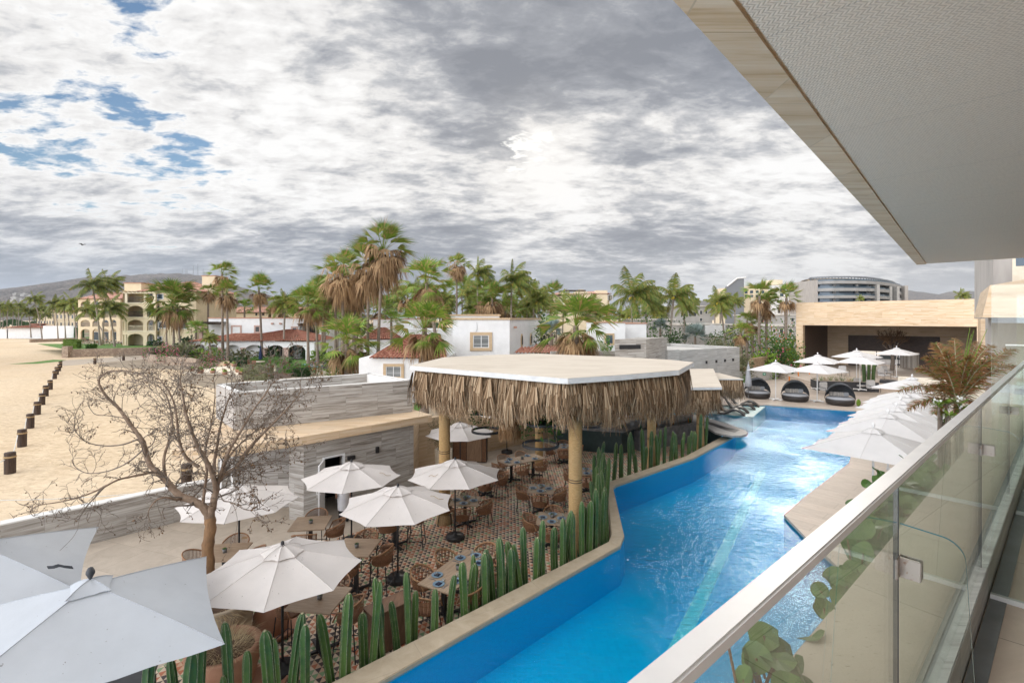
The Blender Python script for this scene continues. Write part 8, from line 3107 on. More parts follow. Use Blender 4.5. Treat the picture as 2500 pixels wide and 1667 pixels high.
shrub('bougainvillea', 'round pink bougainvillea above the curved stone wall, left one', gp(1488, 1190, 1.0, 1), 1.5, 1.2, 1.9, MT['shrub'], 700, .22, pk, 430, 'bougainvilleas', 'bougainvillea')
shrub('bougainvillea', 'small pink bougainvillea at the left end of the curved stone wall', gp(1325, 1158, 1.0, 1), .8, .8, 1.1, MT['shrub'], 350, .2, pk, 220, 'bougainvilleas', 'bougainvillea')
shrub('bougainvillea', 'pink and white bougainvillea beside the pale boulder', gp(255, 1165, .5, 2), 1.2, 1.0, 1.9, MT['shrub'], 700, .2, pk, 380, 'bougainvilleas', 'bougainvillea')
shrub('bougainvillea', 'low pink bougainvillea behind the two palm trunks', gp(390, 1075, .5, 2), 1.6, .7, .8, MT['shrub'], 300, .2, pk, 170, 'bougainvilleas', 'bougainvillea')
shrub('flowering_shrub', 'red flowering shrub at the end of the island hedge', gp(1255, 1235, .5, 2), .75, .7, 1.2, MT['shrub'], 380, .16, MT['red_flower'], 200, None, 'shrub')
shrub('white_flowering_shrub', 'dark shrub dotted with white flowers at the villa arcade end', gp(1170, 1085, .5, 2), 1.6, 1.2, 2.2, MT['shrub_dark'], 700, .25, MT['white_flower'], 60)
for lb, x, y, zf, rx, rz, mt_ in (
  ('tall dark shrub behind the curved stone wall', 1385, 1120, 1, 1.4, 2.0, 'shrub_dark'),
  ('sage green shrub between the pink flowers and the hedge', 1640, 1195, 1, 2.1, 2.2, 'shrub_sage'),
  ('olive shrub at the right of the curved stone wall', 1700, 1190, 1, 1.5, 1.2, 'shrub'),
  ('lime green shrub in front of the blind villa arches', 235, 1100, 2, 1.9, 1.6, 'shrub_lime'),
  ('flat topped lime shrub below the middle villa arches', 555, 1075, 2, 1.9, 1.0, 'shrub_lime'),
  ('spiky dark agave like shrub by the open arch', 840, 1090, 2, 1.6, 2.0, 'shrub_dark'),
  ('round dark cycad by the villa pilaster', 330, 1030, 2, 1.0, .9, 'shrub_dark'),
  ('sage shrub in front of the long clipped hedge', 505, 1115, 2, 2.4, 1.3, 'shrub_sage'),
  ('olive shrub by the left end of the villa', 40, 1080, 2, 1.6, 1.3, 'shrub'),
  ('dark shrub at the left corner of the villa arcade', 20, 1040, 2, 1.5, 2.4, 'shrub_dark'),
  ('lime shrub beside the wind blown palm', 1300, 1120, 2, 1.2, 1.6, 'shrub_lime'),
  ('leafy lime shrub left of the broad palm trunk', 1465, 1235, 2, 1.3, 1.3, 'shrub_lime'),
  ('leafy lime shrub right of the broad palm trunk', 1668, 1225, 2, 1.3, 1.5, 'shrub_lime'),
  ('dark shrub under the broad palm', 1420, 1130, 2, 1.5, 1.4, 'shrub_dark'),
  ('dark shrub between villa and palms', 1330, 905, 2, 2.4, 3.0, 'shrub_dark'),
  ('low shrub at the foot of the cream building', 130, 900, 2, 3.0, 2.4, 'shrub_dark')):
 shrub('garden_shrub', lb, gp(x, y, .5, zf), rx, rx * .8, rz, MT[mt_], 420, None, seed=int(x))
def hedge(lb, x0, y0, x1, y1, zf, h, w_=.6, mt_='shrub', z=.5, n=900):
 a, b = gp(x0, y0, z, zf), gp(x1, y1, z, zf)
 c = (a + b) / 2
 shrub('clipped_hedge', lb, (c.x, c.y, z), abs(b.x - a.x) / 2, w_, h, MT[mt_], n, .16, cat='hedge', boxy=True)
hedge('dark clipped hedge left of the closed blue parasol', 410, 1168, 642, 1150, 2, 1.0, .7, 'shrub_dark')
hedge('long clipped hedge right of the closed blue parasol, along the lawn', 645, 1142, 1035, 1138, 2, .9, .6, 'shrub')
hedge('grey green front hedge of the island bed', 570, 1285, 850, 1270, 2, 1.3, 1.0, 'shrub_sage')
hedge('bright back hedge of the island bed', 860, 1225, 1230, 1205, 2, .8, .6, 'shrub')
hedge('dark right hedge of the island bed', 1000, 1265, 1240, 1235, 2, .7, .6, 'shrub_dark')
hedge('clipped hedge on the apartment lawn above the retaining wall', 720, 1095, 900, 1085, 1, .6, .6, 'shrub', 1.66)
hedge('yellow green hedge behind the end pillar of the retaining wall', 612, 1092, 665, 1080, 1, 1.3, .5, 'shrub_lime', 1.66)
hedge('long dark hedge on the far beach lawn', 175, 960, 480, 955, 1, 2.0, 1.0, 'shrub_dark', .9)
hedge('tall dark hedge between the far lawn palms and the carport', 560, 1000, 830, 990, 1, 3.2, 1.0, 'shrub_dark', 1.1)
shrub('flower_bed', 'reddish flower bed along the edge of the apartment lawn', gp(850, 1058, 1.66, 1), 4.0, .8, .9, MT['shrub_sage'], 500, .25, MT['red_flower'], 60, cat='flower bed')
sheet('bed_soil', [V2(gp(x, y, .5, 2)) for x, y in ((700, 1280), (1010, 1265), (1180, 1215), (900, 1195), (760, 1230))], .53, MT['soil'])
# right hand garden with orange flowers
for lb, x, y, d, rx, rz, mt_, fl_ in (
  ('green shrub with orange flowers between the fan palm trunks', 2190, 1050, 52, 2.3, 2.2, 'shrub', 'red_flower'),
  ('bright green tree shrub behind the orange flowers', 2160, 990, 58, 3.2, 3.4, 'shrub_lime', 'red_flower'),
  ('red flowering shrub against the portal corner', 2290, 1010, 56, 1.6, 3.2, 'shrub', 'red_flower'),
  ('dark shrub with pink flowers above the rubble wall', 2130, 1090, 50, 1.8, 1.5, 'shrub_dark', 'pink_flower'),
  ('sage bush at the corner of the grey service building', 1905, 1130, 45, 1.3, 1.7, 'shrub_sage', None),
  ('bright green aloe bush above the rubble wall', 2090, 1110, 49, 1.3, 1.0, 'shrub_lime', None),
  ('bright green aloe bush beside the portal corner', 2290, 1070, 52, 1.2, 1.2, 'shrub_lime', None),
  ('dark round tree behind the silver palm', 1345, 960, 60, 2.2, 3.0, 'shrub_dark', None),
  ('green round tree right of the coconut trunks', 1070, 920, 52, 2.0, 3.0, 'shrub', None),
  ('dark green bush left of the silver palm', 1310, 985, 55, 1.5, 2.4, 'shrub_dark', None),
  ('grey dry bush above the grey service building', 1660, 985, 56, 1.9, 1.2, 'shrub_sage', None),
  ('green bush right of the silver palm', 1740, 965, 62, 2.4, 2.0, 'shrub', None),
  ('dark green bush behind the short fan palms', 1890, 1000, 64, 2.5, 2.6, 'shrub_dark', None),
  ('dark green tree behind the villa side wall', 265, 950, 47, 1.2, 3.2, 'shrub_dark', None),
  ('low green bush by the small framed window', 800, 1015, 44, .9, .9, 'shrub', None)):
 p = Z4(x, y, d)
 shrub('garden_bush', lb, (p.x, d, .5), rx, rx * .8, max(rz, p.z - .5 + rz * .7), MT[mt_], 900, .26, MT[fl_] if fl_ else None, 110, seed=int(x))
# distant vegetation that reads as one mass
rnd = random.Random(2)
m = MB()
for k in range(16000):
 px = rnd.uniform(-150, 2450)
 d = rnd.uniform(235 if px < 300 else 130, 320)
 x = (px - CX) / FPX * d
 if px > 1800 and d < 150: continue
 hgt = rnd.uniform(.2, 1) ** .5 * (3.2 + 2.0 * sin(px * .021) + 1.2 * sin(px * .067))
 p = Vector((x, d, .4 + max(.2, hgt)))
 s = rnd.uniform(.35, .8) * d / 200
 a = Vector((rnd.gauss(0, 1), rnd.gauss(0, .5), rnd.gauss(0, 1))).normalized() * s
 b = a.orthogonal().normalized() * s * .6
 m.face([p - a, p + b, p + a, p - b])
o = m.build('distant_greenery', MT['shrub_dark'], kind='stuff')
o['label'] = 'distant scrub and gardens behind the houses'

# ------------------------------------------------------------------ villa garden things
cl = root('closed_parasol', 'closed navy blue parasol by the garden table of the white villa', 'parasol', gp(730, 1165, .5, 2))
c = gp(730, 1160, .5, 2)
cl.location = c
m = MB(); m.lathe([(.02, 2.75), (.07, 2.5), (.20, 1.4), (.24, 1.0), (.14, .95)], 12, c); m.build('canopy', MT['canvas_navy'], cl)
m = MB(); m.tube([c, c + Vector((0, 0, 2.95))], .03, 6); m.build('pole', MT['dark_wood'], cl)
gtb = root('garden_table', 'round garden table under the closed blue parasol', 'table', c + Vector((.1, -.3, 0)))
q = c + Vector((.1, -.5, 0))
m = MB(); m.lathe([(0, .75), (.65, .75), (.65, .70), (0, .70)], 20, q); m.build('table_top', MT['cream_stone'], gtb)
m = MB(); m.lathe([(.09, .70), (.07, .3), (.3, .0)], 12, q); m.build('pedestal', MT['dark_wood'], gtb)
gchm = MB()
gchm.box(-.26, -.24, .40, .26, .26, .46); gchm.box(-.26, .22, .46, .26, .27, .98)
gr_ = root('garden_chair', 'tmp', 'chair', (0, 0, 0), 'garden chairs round the villa table')
gchm.build('seat', MT['rattan_weave'], gr_)
for sx in (-.23, .23):
 for sy in (-.2, .22):
  m = MB(); m.box(sx - .02, sy - .02, 0, sx + .02, sy + .02, .40); m.build('leg', MT['dark_wood'], gr_)
gch = Proto(gr_)
for a, lb in ((pi, 'left of'), (0, 'right of'), (-pi / 2, 'in front of')):
 gch((q.x + 1.05 * cos(a), q.y + 1.05 * sin(a), .5), a - pi / 2, 1.0, 'brown garden chair %s the round garden table by the white villa' % lb)
for k, (x, y) in enumerate(((1195, 1150), (1290, 1165))):
 c = gp(x, y + 15, .5, 2)
 r = root('sun_lounger', 'blue and white striped sun lounger by the villa pool, %s one' % ('left' if k == 0 else 'right'), 'sun lounger', c, 'striped sun loungers by the villa pool')
 m = MB()
 m.prism([(c.x - 1.0, c.y - .3), (c.x + .35, c.y - .3), (c.x + .35, c.y + .3), (c.x - 1.0, c.y + .3)], c.z + .30, c.z + .42)
 m.face([(c.x + .35, c.y - .3, c.z + .42), (c.x + .9, c.y - .3, c.z + .85), (c.x + .9, c.y + .3, c.z + .85), (c.x + .35, c.y + .3, c.z + .42)])
 m.build('cushion', MT['blue_cloth'], r)
 m = MB()
 for sx in (-.9, .3):
  for sy in (-.25, .25):
   m.box(c.x + sx - .03, c.y + sy - .03, c.z, c.x + sx + .03, c.y + sy + .03, c.z + .30)
 m.build('legs', MT['white_metal'], r)
sheet('villa_pool', [V2(gp(x, y, .5, 2)) for x, y in ((1300, 1178), (1520, 1178), (1530, 1140), (1275, 1150))], .525, simple('villa_pool_water', (0.01, 0.09, 0.20), (0.02, 0.13, 0.27), 2, .08))
bl = root('boulder', 'pale orange boulder beside the pink bougainvillea', 'boulder', gp(410, 1168, .5, 2))
c = gp(410, 1165, .45, 2)
m = MB(); m.ball(c, 1.3, .8, .8, 9, 6, jit=.14, rnd=random.Random(3)); m.build('rock', MT['tan_frame'], bl)
sh = root('stone_shelf', 'white stepped stone shelf holding small cactus pots by the beach', 'shelf', gp(300, 1235, .5, 2))
a, b = gp(-20, 1225, .5, 2), gp(540, 1235, .5, 2)
m = MB(); m.prism([V2(a), V2(b), (b.x - 1, b.y + 4), (a.x + 1, a.y + 4)], .3, .72); m.prism([(a.x + 2, a.y + 2), (b.x - 2, b.y + 2), (b.x - 3, b.y + 4.5), (a.x + 3, a.y + 4.5)], .721, 1.0); m.build('step', MT['cream_stone'], sh)
pr = root('cactus_pot', 'tmp', 'pot', (0, 0, 0), 'cactus pots on the stone shelf')
m = MB(); m.lathe([(.0, 0), (.22, 0), (.30, .30), (.26, .30), (0, .28)], 14); m.build('pot', MT['terracotta'], pr)
m = MB(); m.ball((0, 0, .38), .22, .22, .20, 9, 6); m.build('ball_cactus', MT['shrub_lime'], pr)
pp_ = Proto(pr)
for k, (x, y) in enumerate(((45, 1205), (120, 1225), (240, 1225), (355, 1240), (485, 1215), (520, 1240), (300, 1190), (380, 1195))):
 p = gp(x, y, .72, 2)
 pp_((p.x, p.y + (.6 if k < 6 else 2), .722 if k < 6 else 1.001), 0, RND.uniform(.9, 1.3), 'small terracotta pot with a round cactus on the white stone shelf', 'cactus pots on the stone shelf')

# ------------------------------------------------------------------ pool furniture
def make_daybed():
 r = root('round_daybed', 'tmp', 'daybed', (0, 0, 0), 'round daybeds by the pool')
 m = MB(); m.lathe([(.78, 0), (.92, .12), (.96, .36), (.93, .42), (.0, .42)], 36); m.build('base', MT['black_rattan'], r)
 m = MB(); m.lathe([(.0, .42), (.88, .42), (.90, .50), (.86, .55), (0, .56)], 36); m.build('mattress', MT['cushion_grey'], r)
 m = MB()
 N = 20
 ribs = []
 for j in range(7):      # hood: arcs hinged at the sides, folding from back to overhead
  tilt = R(18 + 15.5 * j)
  arc = []
  for k in range(N + 1):
   a = pi * k / N
   x = .98 * cos(a); h = sin(a)
   arc.append(Vector((x, .98 * h * cos(tilt) + .02, .40 + 1.22 * h * sin(tilt) * (1.0))))
  ribs.append(arc)
 for j in range(6):
  mid = [p.lerp(q, .5) * 1.0 + Vector((0, .03, .05)) * (1 if True else 0) for p, q in zip(ribs[j], ribs[j + 1])]
  m.grid([ribs[j], mid, ribs[j + 1]])
 m.build('hood', MT['canopy_grey'], r)
 m = MB()
 for j in (0, 2, 4, 6):
  m.tube(ribs[j], .014, 5)
 m.build('hood_frame', MT['black_metal'], r)
 for k in range(4):
  x = -.48 + .32 * k
  m = MB()
  m.obox((x, .52), (1, .0), .34, .12, .57, .88)
  c_ = m.build('cushion', MT['stripe'] if k != 3 else MT['cushion_grey'], r, bevel=.04)
 return r
db = Proto(make_daybed())
for (x, y), rz, lb in (((18.5, 37.4), R(-15), 'black round daybed with a grey hood, leftmost of the three by the pool'), ((20.55, 36.0), R(-20), 'black round daybed with a grey hood, middle of the three by the pool'), ((22.75, 34.4), R(-25), 'black round daybed with a grey hood, rightmost of the three by the pool')):
 db((x, y, .55), rz, .92, lb)
def make_wave():
 r = root('wave_lounger', 'tmp', 'sun lounger', (0, 0, 0), 'wave loungers on the shallow pool shelf')
 prof = [(-.95, .86), (-.80, .72), (-.62, .42), (-.42, .20), (-.2, .17), (.05, .28), (.25, .40), (.42, .42), (.62, .32), (.82, .14), (.92, .03)]
 m = MB()
 n = len(prof)
 for s in (0,):
  up = [(x, z) for x, z in prof]
  lo = [(x + .02, z - .09) for x, z in prof]
  A1 = [(x, -.3, z) for x, z in up]; A2 = [(x, .3, z) for x, z in up]; B1 = [(x, -.3, z) for x, z in lo]; B2 = [(x, .3, z) for x, z in lo]
  m.grid([A1, A2], flip=True); m.grid([B1, B2]); m.grid([B1, A1], smooth=False); m.grid([A2, B2], smooth=False)
 m.build('shell', MT['black_rattan'], r)
 m = MB(); m.box(-.55, -.26, -.2, -.25, .26, .1); m.box(.7, -.26, -.2, .85, .26, .08); m.build('foot', MT['black_rattan'], r)
 return r
wl = Proto(make_wave())
for (px, py), lb in (((1802, 1012), 'black wave lounger in the shallow water, nearest'), ((1812, 1006), 'black wave lounger in the shallow water, second from the front'), ((1828, 998), 'black wave lounger in the shallow water, third from the front'), ((1838, 991), 'black wave lounger in the shallow water, farthest'), ((1752, 1000), 'black wave lounger mostly hidden by the last thatch fringe')):
 p = P(px, py, .44)
 wl((p.x - .55, p.y + .2, .345), R(-28), 1.15, lb)

def make_armchair():
 r = root('lounge_chair', 'tmp', 'armchair', (0, 0, 0), 'cushioned lounge chairs on the terrace')
 m = MB()
 for sx in (-.36, .36):
  m.tube([(sx, -.36, 0), (sx, -.36, .52), (sx, .36, .60), (sx, .36, 0)], .018, 5)
 m.build('frame', MT['black_metal'], r)
 m = MB(); m.box(-.34, -.36, .28, .34, .32, .42); m.build('seat', MT['cushion_light'], r, bevel=.04)
 m = MB(); m.prism([(-.33, .20), (.33, .20), (.33, .36), (-.33, .36)], .43, .92); m.build('backrest', MT['cushion_light'], r, bevel=.05)
 return r
ac = Proto(make_armchair())
for (px, py, z), rz, lb in (((2017, 962, .55), R(10), 'grey cushioned lounge chair between middle and right daybeds'), ((2131, 957, .70), R(-5), 'grey cushioned lounge chair right of the right daybed'), ((2100, 951, .70), R(5), 'grey cushioned lounge chair behind the right daybed'), ((2158, 925, 1.02), R(15), 'grey cushioned chair behind the dark planter, right'), ((2060, 917, 1.02), R(-10), 'pale cushioned chair behind the dark planter, left'), ((2118, 918, 1.02), R(0), 'pale cushioned chair behind the dark planter, middle'), ((2165, 917, 1.02), R(10), 'pale cushioned chair beside the tall cacti of the terrace')):
 p = P(px, py, z)
 ac((p.x, p.y, z), rz, 1.0, lb)
dk = root('dark_planter', 'long low black planter wall with cacti and grasses on the terrace', 'planter', P(2068, 950, .7))
a, b = P(1992, 951, .6), P(2146, 956, .6)
m = MB(); m.wall(V2(a), V2(b), 1.4, .55, 1.32); m.build('box', MT['charcoal'], dk)
m = MB(); d_ = (b - a).normalized(); n_ = Vector((-d_.y, d_.x, 0)); m.wall(V2(a + d_ * .06 + n_ * .06), V2(b - d_ * .06 + n_ * .06), 1.28, 1.30, 1.335); m.build('gravel', MT['gravel'], dk)
d2_ = root('dark_planter', 'second black planter behind the last parasols of the pool row', 'planter', P(2180, 950, .7))
a2, b2 = P(2147, 947, .6), P(2330, 960, .6)
m = MB(); m.wall(V2(a2), V2(b2), 1.2, .55, 1.25); m.build('box', MT['charcoal'], d2_)
for k in range(6):
 q = a.lerp(b, .80 + .035 * k) + n_ * (.4 + .3 * (k % 2))
 cproto[k % 4]((q.x, q.y, 1.33), k, (1.3, 1.3, RND.uniform(.9, 1.25)), 'tall green column cactus in the black terrace planter', 'column cacti in the terrace planter')
rnd = random.Random(15)
for k in range(9):
 q = a.lerp(b, .04 + .085 * k) + n_ * rnd.uniform(.2, 1.0)
 r = root('agave', 'small spiky plant in the black terrace planter', 'plant', (q.x, q.y, 1.33), 'spiky plants in the terrace planter')
 m = MB(); grass_tuft(m, (q.x, q.y, 1.33), 60, rnd.uniform(.4, .8), .12, rnd, .8)
 m.build('leaves', MT[('shrub_sage', 'shrub', 'dry_grass', 'shrub_lime')[k % 4]], r)
for k, (px, py) in enumerate(((1927, 958), (1949, 930), (1976, 925))):
 p = P(px, py, .55)
 r = root('rope_stanchion', 'orange and black rope post on the far pool deck, %s one' % ('left', 'middle', 'right')[k], 'post', p, 'rope posts on the far deck')
 m = MB(); m.tube([p, p + Vector((0, 0, 1.3))], .055, 8); m.build('post', MT['orange'], r)
 m = MB(); m.lathe([(.06, 0), (.22, .0), (.2, .05), (.06, .07)], 12, p); m.build('base', MT['black_metal'], r)
fv = root('green_float', 'bright green pool float leaning against the right daybed', 'pool float', P(2094, 992, .55))
p = P(2096, 992, .55); fv.location = p
m = MB(); m.ball(p + Vector((0, 0, .25)), .16, .07, .25, 10, 6); m.build('float', MT['shrub_lime'], fv)
cpl = root('closed_parasol', 'closed grey parasol behind the last thatch roof', 'parasol', P(1826, 975, .55))
p = P(1827, 972, .55); cpl.location = p
m = MB(); m.lathe([(.02, 2.6), (.10, 2.3), (.22, 1.3), (.26, .9), (.1, .85)], 12, p); m.build('canopy', MT['cushion_grey'], cpl)
m = MB(); m.tube([p, p + Vector((0, 0, 2.75))], .03, 6); m.build('pole', MT['grey_metal'], cpl)
wpot = root('white_planter', 'square white planter with green grass behind the left daybed', 'planter', P(1822, 955, .55))
p = P(1822, 957, .55); wpot.location = p
m = MB(); m.box(p.x - .7, p.y, .55, p.x + .7, p.y + .6, 1.3); m.build('box', MT['white_trim'], wpot)
m = MB(); grass_tuft(m, (p.x, p.y + .3, 1.3), 160, .9, .5, random.Random(6), 1.2); m.build('grass', MT['shrub'], wpot)
# indoor bare tree in the portal
itr = root('portal_tree', 'dark bare tree standing inside the portal opening', 'tree', (40.0, 52.0, .9))
m = MB(); mw2 = MB()
rr = random.Random(44)
base = Q(2178, 890, 53.0); base.z = 1.0
TX, TY = base.x, base.y
top = Q(2176, 860, 53)
m.tube([(TX, TY, 1.0), (TX + .1, TY, 2.2), (TX, TY, 3.0)], [.22, .18, .15], 7)
def br2(p, d, L, r_, dep):
 q = p; pts = [p]
 for k in range(4):
  d = (d + Vector((rr.gauss(0, .15), rr.gauss(0, .15), rr.gauss(.05, .12)))).normalized()
  q = q + d * L / 4; pts.append(q)
 (m if dep > 3 else mw2).tube(pts, [r_, r_ * .85, r_ * .7, r_ * .6, r_ * .5], 4, caps=False)
 if dep:
  for k in range(3 if dep > 2 else 4):
   br2(pts[rr.randint(2, 4)], (d + Vector((rr.gauss(0, .55), rr.gauss(0, .55), rr.gauss(.15, .4)))).normalized(), L * .68, r_ * .55, dep - 1)
for k in range(5):
 a = k * 1.26
 br2(Vector((TX, TY, 2.9)), Vector((cos(a) * .6, sin(a) * .6, .8)).normalized(), 1.2, .10, 4)
m.build('trunk', MT['twig'], itr)
mw2.build('twigs', MT['dead_leaf'], itr)
itr.location = (0, 0, 0)
for chd_ in itr.children:
 chd_.data.transform(Matrix.Translation(Vector((40.0, 52.0, .9))))

# ------------------------------------------------------------------ broad leaved plants below the ledge
def leaf_disc(m, c, nrm, rad, rnd):
 t = nrm.orthogonal().normalized()
 t = (t * cos(rnd.random() * 6.28) + nrm.cross(t) * sin(rnd.random() * 6.28)).normalized()
 b = nrm.cross(t)
 ring = []
 K = 12
 for k in range(K):
  a = 2 * pi * k / K
  rr_ = rad * (1.0 + .06 * cos(3 * a)) * (0.80 if k == 0 else 1)
  ring.append(c + t * rr_ * cos(a) + b * rr_ * sin(a) * .92 + nrm * (.16 * rad * cos(2 * a)))
 for k in range(K):
  m.face([c, ring[k], ring[(k + 1) % K]], smooth=True)
gr = random.Random(71)
def sea_grape(label, pts, size, per):
 """clump of round leaves at the photographed places beyond the ledge"""
 p0 = pts[0]
 r = root('sea_grape', label, 'plant', (p0.x, p0.y, 3.0), 'sea grape shrubs below the ledge')
 m, st_ = MB(), MB()
 for p in pts:
  st_.tube([(p.x + .1, p.y - .1, p.z - .5), (p.x + .05, p.y, p.z - .25), (p.x, p.y, p.z - .05)], .012, 5)
  for k in range(per):
   c = p + Vector((gr.gauss(0, 1.0), gr.gauss(0, 1.0), gr.gauss(-.4, .8))) * size
   nrm = Vector((gr.gauss(-.25, .5), gr.gauss(-.35, .5), gr.gauss(.8, .3))).normalized()
   leaf_disc(m, c, nrm, size * gr.uniform(.7, 1.15), gr)
   st_.tube([c, c.lerp(p, .6) - Vector((0, 0, .12))], .006, 4)
 m.build('leaves', MT['grape_leaf'], r)
 st_.build('stems', MT['dead_leaf'], r)
def zq(x, y, d): return Q(1700 + x / 2.94, 1150 + y / 2.94, d)
sea_grape('round leaved sea grape in the lower corner, seen through the nearest glass pane', [zq(345, 1430, 1.85), zq(420, 1340, 1.9), zq(520, 1240, 2.0), zq(600, 1400, 1.9), zq(520, 1440, 1.85), zq(640, 1270, 2.0), zq(690, 1430, 1.95)], .065, 2)
sea_grape('sea grape with three large leaves at the edge of the stone ledge', [zq(885, 1150, 2.35), zq(940, 1050, 2.5), zq(990, 1090, 2.5)], .075, 1)
sea_grape('sea grape along the ledge beside the pool deck, middle one', [zq(1180, 760, 3.3), zq(1210, 690, 3.5), zq(1150, 690, 3.4), zq(1260, 640, 3.7), zq(1110, 930, 3.0), zq(1170, 830, 3.2), zq(1250, 760, 3.5)], .075, 9)
sea_grape('sea grape climbing behind the second glass pane', [zq(1270, 560, 3.9), zq(1300, 480, 4.2), zq(1250, 430, 4.2), zq(1330, 400, 4.5), zq(1280, 330, 4.6), zq(1340, 290, 4.9), zq(1300, 220, 5.0), zq(1420, 440, 4.6)], .09, 13)
sea_grape('sea grape mass farthest along the ledge, under the handrail', [zq(1480, 220, 5.6), zq(1540, 150, 6.0), zq(1600, 80, 6.3), zq(1660, 130, 6.2), zq(1560, 250, 5.6), zq(1720, 20, 6.8), zq(1640, -30, 7.2), zq(1480, 100, 6.0), zq(1420, 180, 5.6), zq(1700, 80, 6.6)], .11, 14)
sea_grape('small sea grape tuft showing just above the handrail', [zq(1280, 40, 7.6), zq(1320, 10, 7.8), zq(1340, 0, 7.9)], .075, 3)
fr_ = root('plumeria', 'leafy plumeria with white flowers in front of the brown palm trunk', 'shrub', (11.3, 12.6, .55))
m, m2, m3 = MB(), MB(), MB()
for cx_, cy_ in ((2310, 985), (2298, 1010), (2318, 1015), (2345, 1000), (2350, 1025), (2292, 990), (2305, 1030), (2345, 985), (2335, 1040)):
 c = Q(cx_, cy_, 12.9 + gr.uniform(-.3, .3))
 m3.tube([(c.x, c.y, .55), (c.x, c.y, c.z)], .03, 5)
 for k in range(16):
  a = gr.uniform(0, 6.28)
  d = Vector((cos(a), sin(a), gr.uniform(-.2, .9))).normalized()
  s = d.cross(Vector((0, 0, 1))).normalized()
  l = gr.uniform(.16, .28)
  m.face([c, c + d * l * .6 + s * .04, c + d * l, c + d * l * .6 - s * .04])
 if gr.random() < .5:
  for k in range(6):
   q = c + Vector((gr.gauss(0, .06), gr.gauss(0, .06), .12 + gr.gauss(0, .03)))
   m2.ball(q, .03, n=5, m=4)
m.build('leaves', MT['shrub_lime'], fr_); m2.build('flowers', MT['white_flower'], fr_)['kind'] = 'stuff'; m3.build('stems', MT['twig'], fr_)

# ------------------------------------------------------------------ air
hm, ht, hout = newmat('haze_air')
pv_ = ht.n('ShaderNodeVolumePrincipled')
pv_.inputs['Color'].default_value = (0.80, 0.86, 0.95, 1)
pv_.inputs['Density'].default_value = 0.00009
pv_.inputs['Anisotropy'].default_value = 0.2
ht.l(pv_.outputs[0], hout.inputs['Volume'])
m = MB(); m.box(-6200, -700, -3, 6200, 6200, 300)
o = m.build('haze', hm, kind='stuff'); o['label'] = 'thin bluish haze over the distant hills'

# ------------------------------------------------------------------ waiter in the doorway
wt_ = root('person', 'waiter in a white shirt and long white apron standing in the kitchen doorway', 'person', (0, 0, 0))
def skin_body(name, joints, edges, mat, par, sub=1):
 me = bpy.data.meshes.new(name)
 me.from_pydata([j[0] for j in joints], edges, [])
 o = bpy.data.objects.new(name, me); COL.objects.link(o); o.parent = par
 sk = o.modifiers.new('skin', 'SKIN'); sk.use_smooth_shade = True
 for i, j in enumerate(joints):
  rr_ = j[1] if isinstance(j[1], tuple) else (j[1], j[1])
  me.skin_vertices[0].data[i].radius = rr_
  me.skin_vertices[0].data[i].use_root = (i == 0)
 sd = o.modifiers.new('sub', 'SUBSURF'); sd.levels = sub; sd.render_levels = sub
 me.materials.append(mat)
 return o
J = [((0, 0, .95), (.15, .11)), ((0, 0, 1.12), (.14, .10)), ((0, .01, 1.30), (.17, .11)), ((0, .01, 1.42), (.12, .09)), ((0, 0, 1.50), (.055, .055)), ((0, -.02, 1.58), (.075, .09)), ((0, -.02, 1.68), (.08, .10)), ((0, -.01, 1.74), (.05, .06)), ((0, -.125, 1.62), (.014, .014))]
E = [(0, 1), (1, 2), (2, 3), (3, 4), (4, 5), (5, 6), (6, 7), (5, 8)]
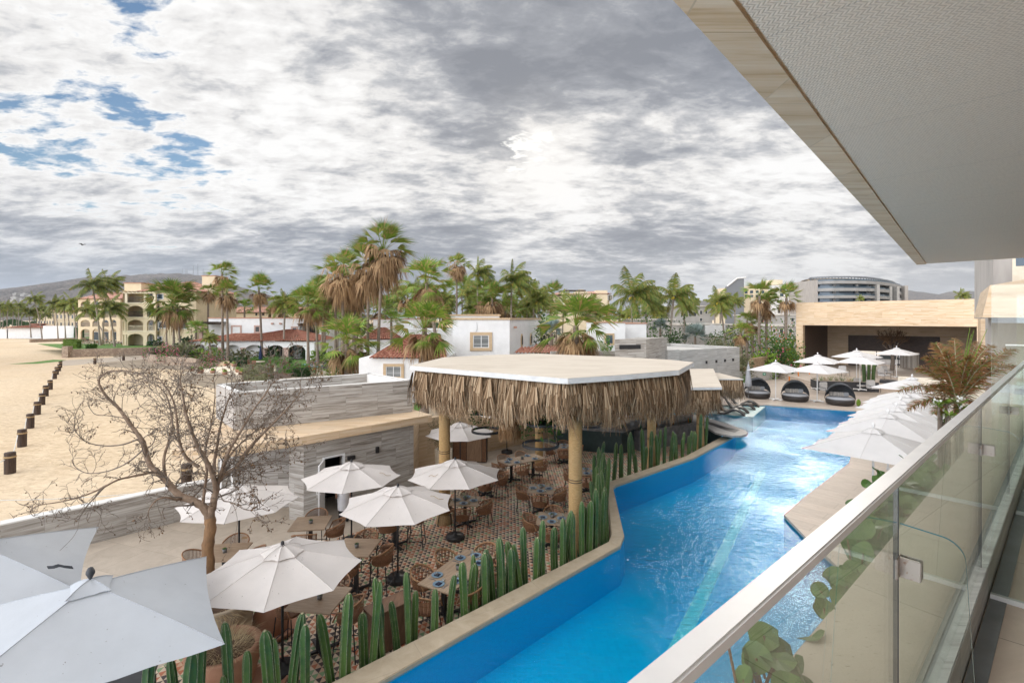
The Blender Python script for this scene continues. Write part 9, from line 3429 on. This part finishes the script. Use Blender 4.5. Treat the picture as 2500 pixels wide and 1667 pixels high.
for s in (-1, 1):
 b = len(J)
 J += [((s * .10, 0, .88), (.09, .09)), ((s * .10, -.01, .50), (.058, .062)), ((s * .10, .02, .10), (.04, .042)), ((s * .10, -.04, .04), (.042, .035)), ((s * .11, -.14, .03), (.038, .026))]
 E += [(0, b), (b, b + 1), (b + 1, b + 2), (b + 2, b + 3), (b + 3, b + 4)]
 b = len(J)
 J += [((s * .20, .01, 1.40), (.058, .058)), ((s * .25, .03, 1.14), (.042, .042)), ((s * .23, -.10, .93), (.030, .030)), ((s * .22, -.14, .86), (.036, .018))]
 E += [(3, b), (b, b + 1), (b + 1, b + 2), (b + 2, b + 3)]
 h = b + 3
 for k in range(4):
  c = len(J)
  fx = s * (.22 + (-.027 + .018 * k))
  ln = (.062, .072, .068, .052)[k]
  J += [((fx, -.155, .83), .0088), ((fx, -.16, .83 - ln * .55), .0082), ((fx, -.152, .83 - ln), .0068)]
  E += [(h, c), (c, c + 1), (c + 1, c + 2)]
 c = len(J)
 J += [((s * .19, -.165, .865), .0095), ((s * .182, -.185, .84), .0085)]
 E += [(b + 2, c), (c, c + 1)]
skin_body('body', J, E, MT['skin'], wt_)
m = MB()
rows = []
for z, rx, ry in ((.92, .185, .145), (1.05, .175, .14), (1.2, .185, .145), (1.34, .20, .14), (1.42, .19, .12), (1.47, .10, .085)):
 rows.append([(rx * cos(2 * pi * k / 20), ry * sin(2 * pi * k / 20), z) for k in range(20)])
m.grid(rows, close=True)
for s in (-1, 1):
 m.tube([(s * .17, .01, 1.41), (s * .22, .02, 1.28), (s * .252, .03, 1.13)], [.075, .066, .062], 10)
m.build('shirt', MT['cloth_white'], wt_)
m = MB()
rows = []
for z, rx, ry in ((1.0, .188, .152), (.8, .205, .17), (.55, .20, .175), (.36, .19, .17)):
 rows.append([(rx * cos(a), ry * sin(a), z) for a in [pi * 1.02 + pi * .96 * k / 16 + (0) for k in range(17)]] )
m.grid(rows)
m.build('apron', MT['cloth_white'], wt_)
m = MB()
for s in (-1, 1):
 m.tube([(s * .095, 0, .95), (s * .10, -.005, .5), (s * .10, .02, .09)], [.105, .078, .066], 12)
m.build('trousers', MT['cloth_black'], wt_)
m = MB()
for s in (-1, 1):
 m.ball((s * .105, -.06, .045), .052, .135, .045, 10, 6)
m.build('shoes', MT['cloth_black'], wt_)
m = MB(); m.ball((0, .005, 1.70), .092, .108, .098, 12, 8)
m.v = [(x, y + (.02 if y < 0 else 0), max(z, 1.62 if y > 0 else 1.70)) for x, y, z in m.v]
m.build('hair', MT['hair'], wt_)
m = MB()
for s in (-1, 1):
 m.ball((s * .033, -.108, 1.645), .010, .006, .007, 6, 4)
m.build('eyes', MT['cloth_black'], wt_)

wt_.location = (-5.42, 16.0, .004)
wt_.rotation_euler = (0, 0, R(15))
for o in bpy.data.objects:
 if '_off' in o:
  del o['_off']
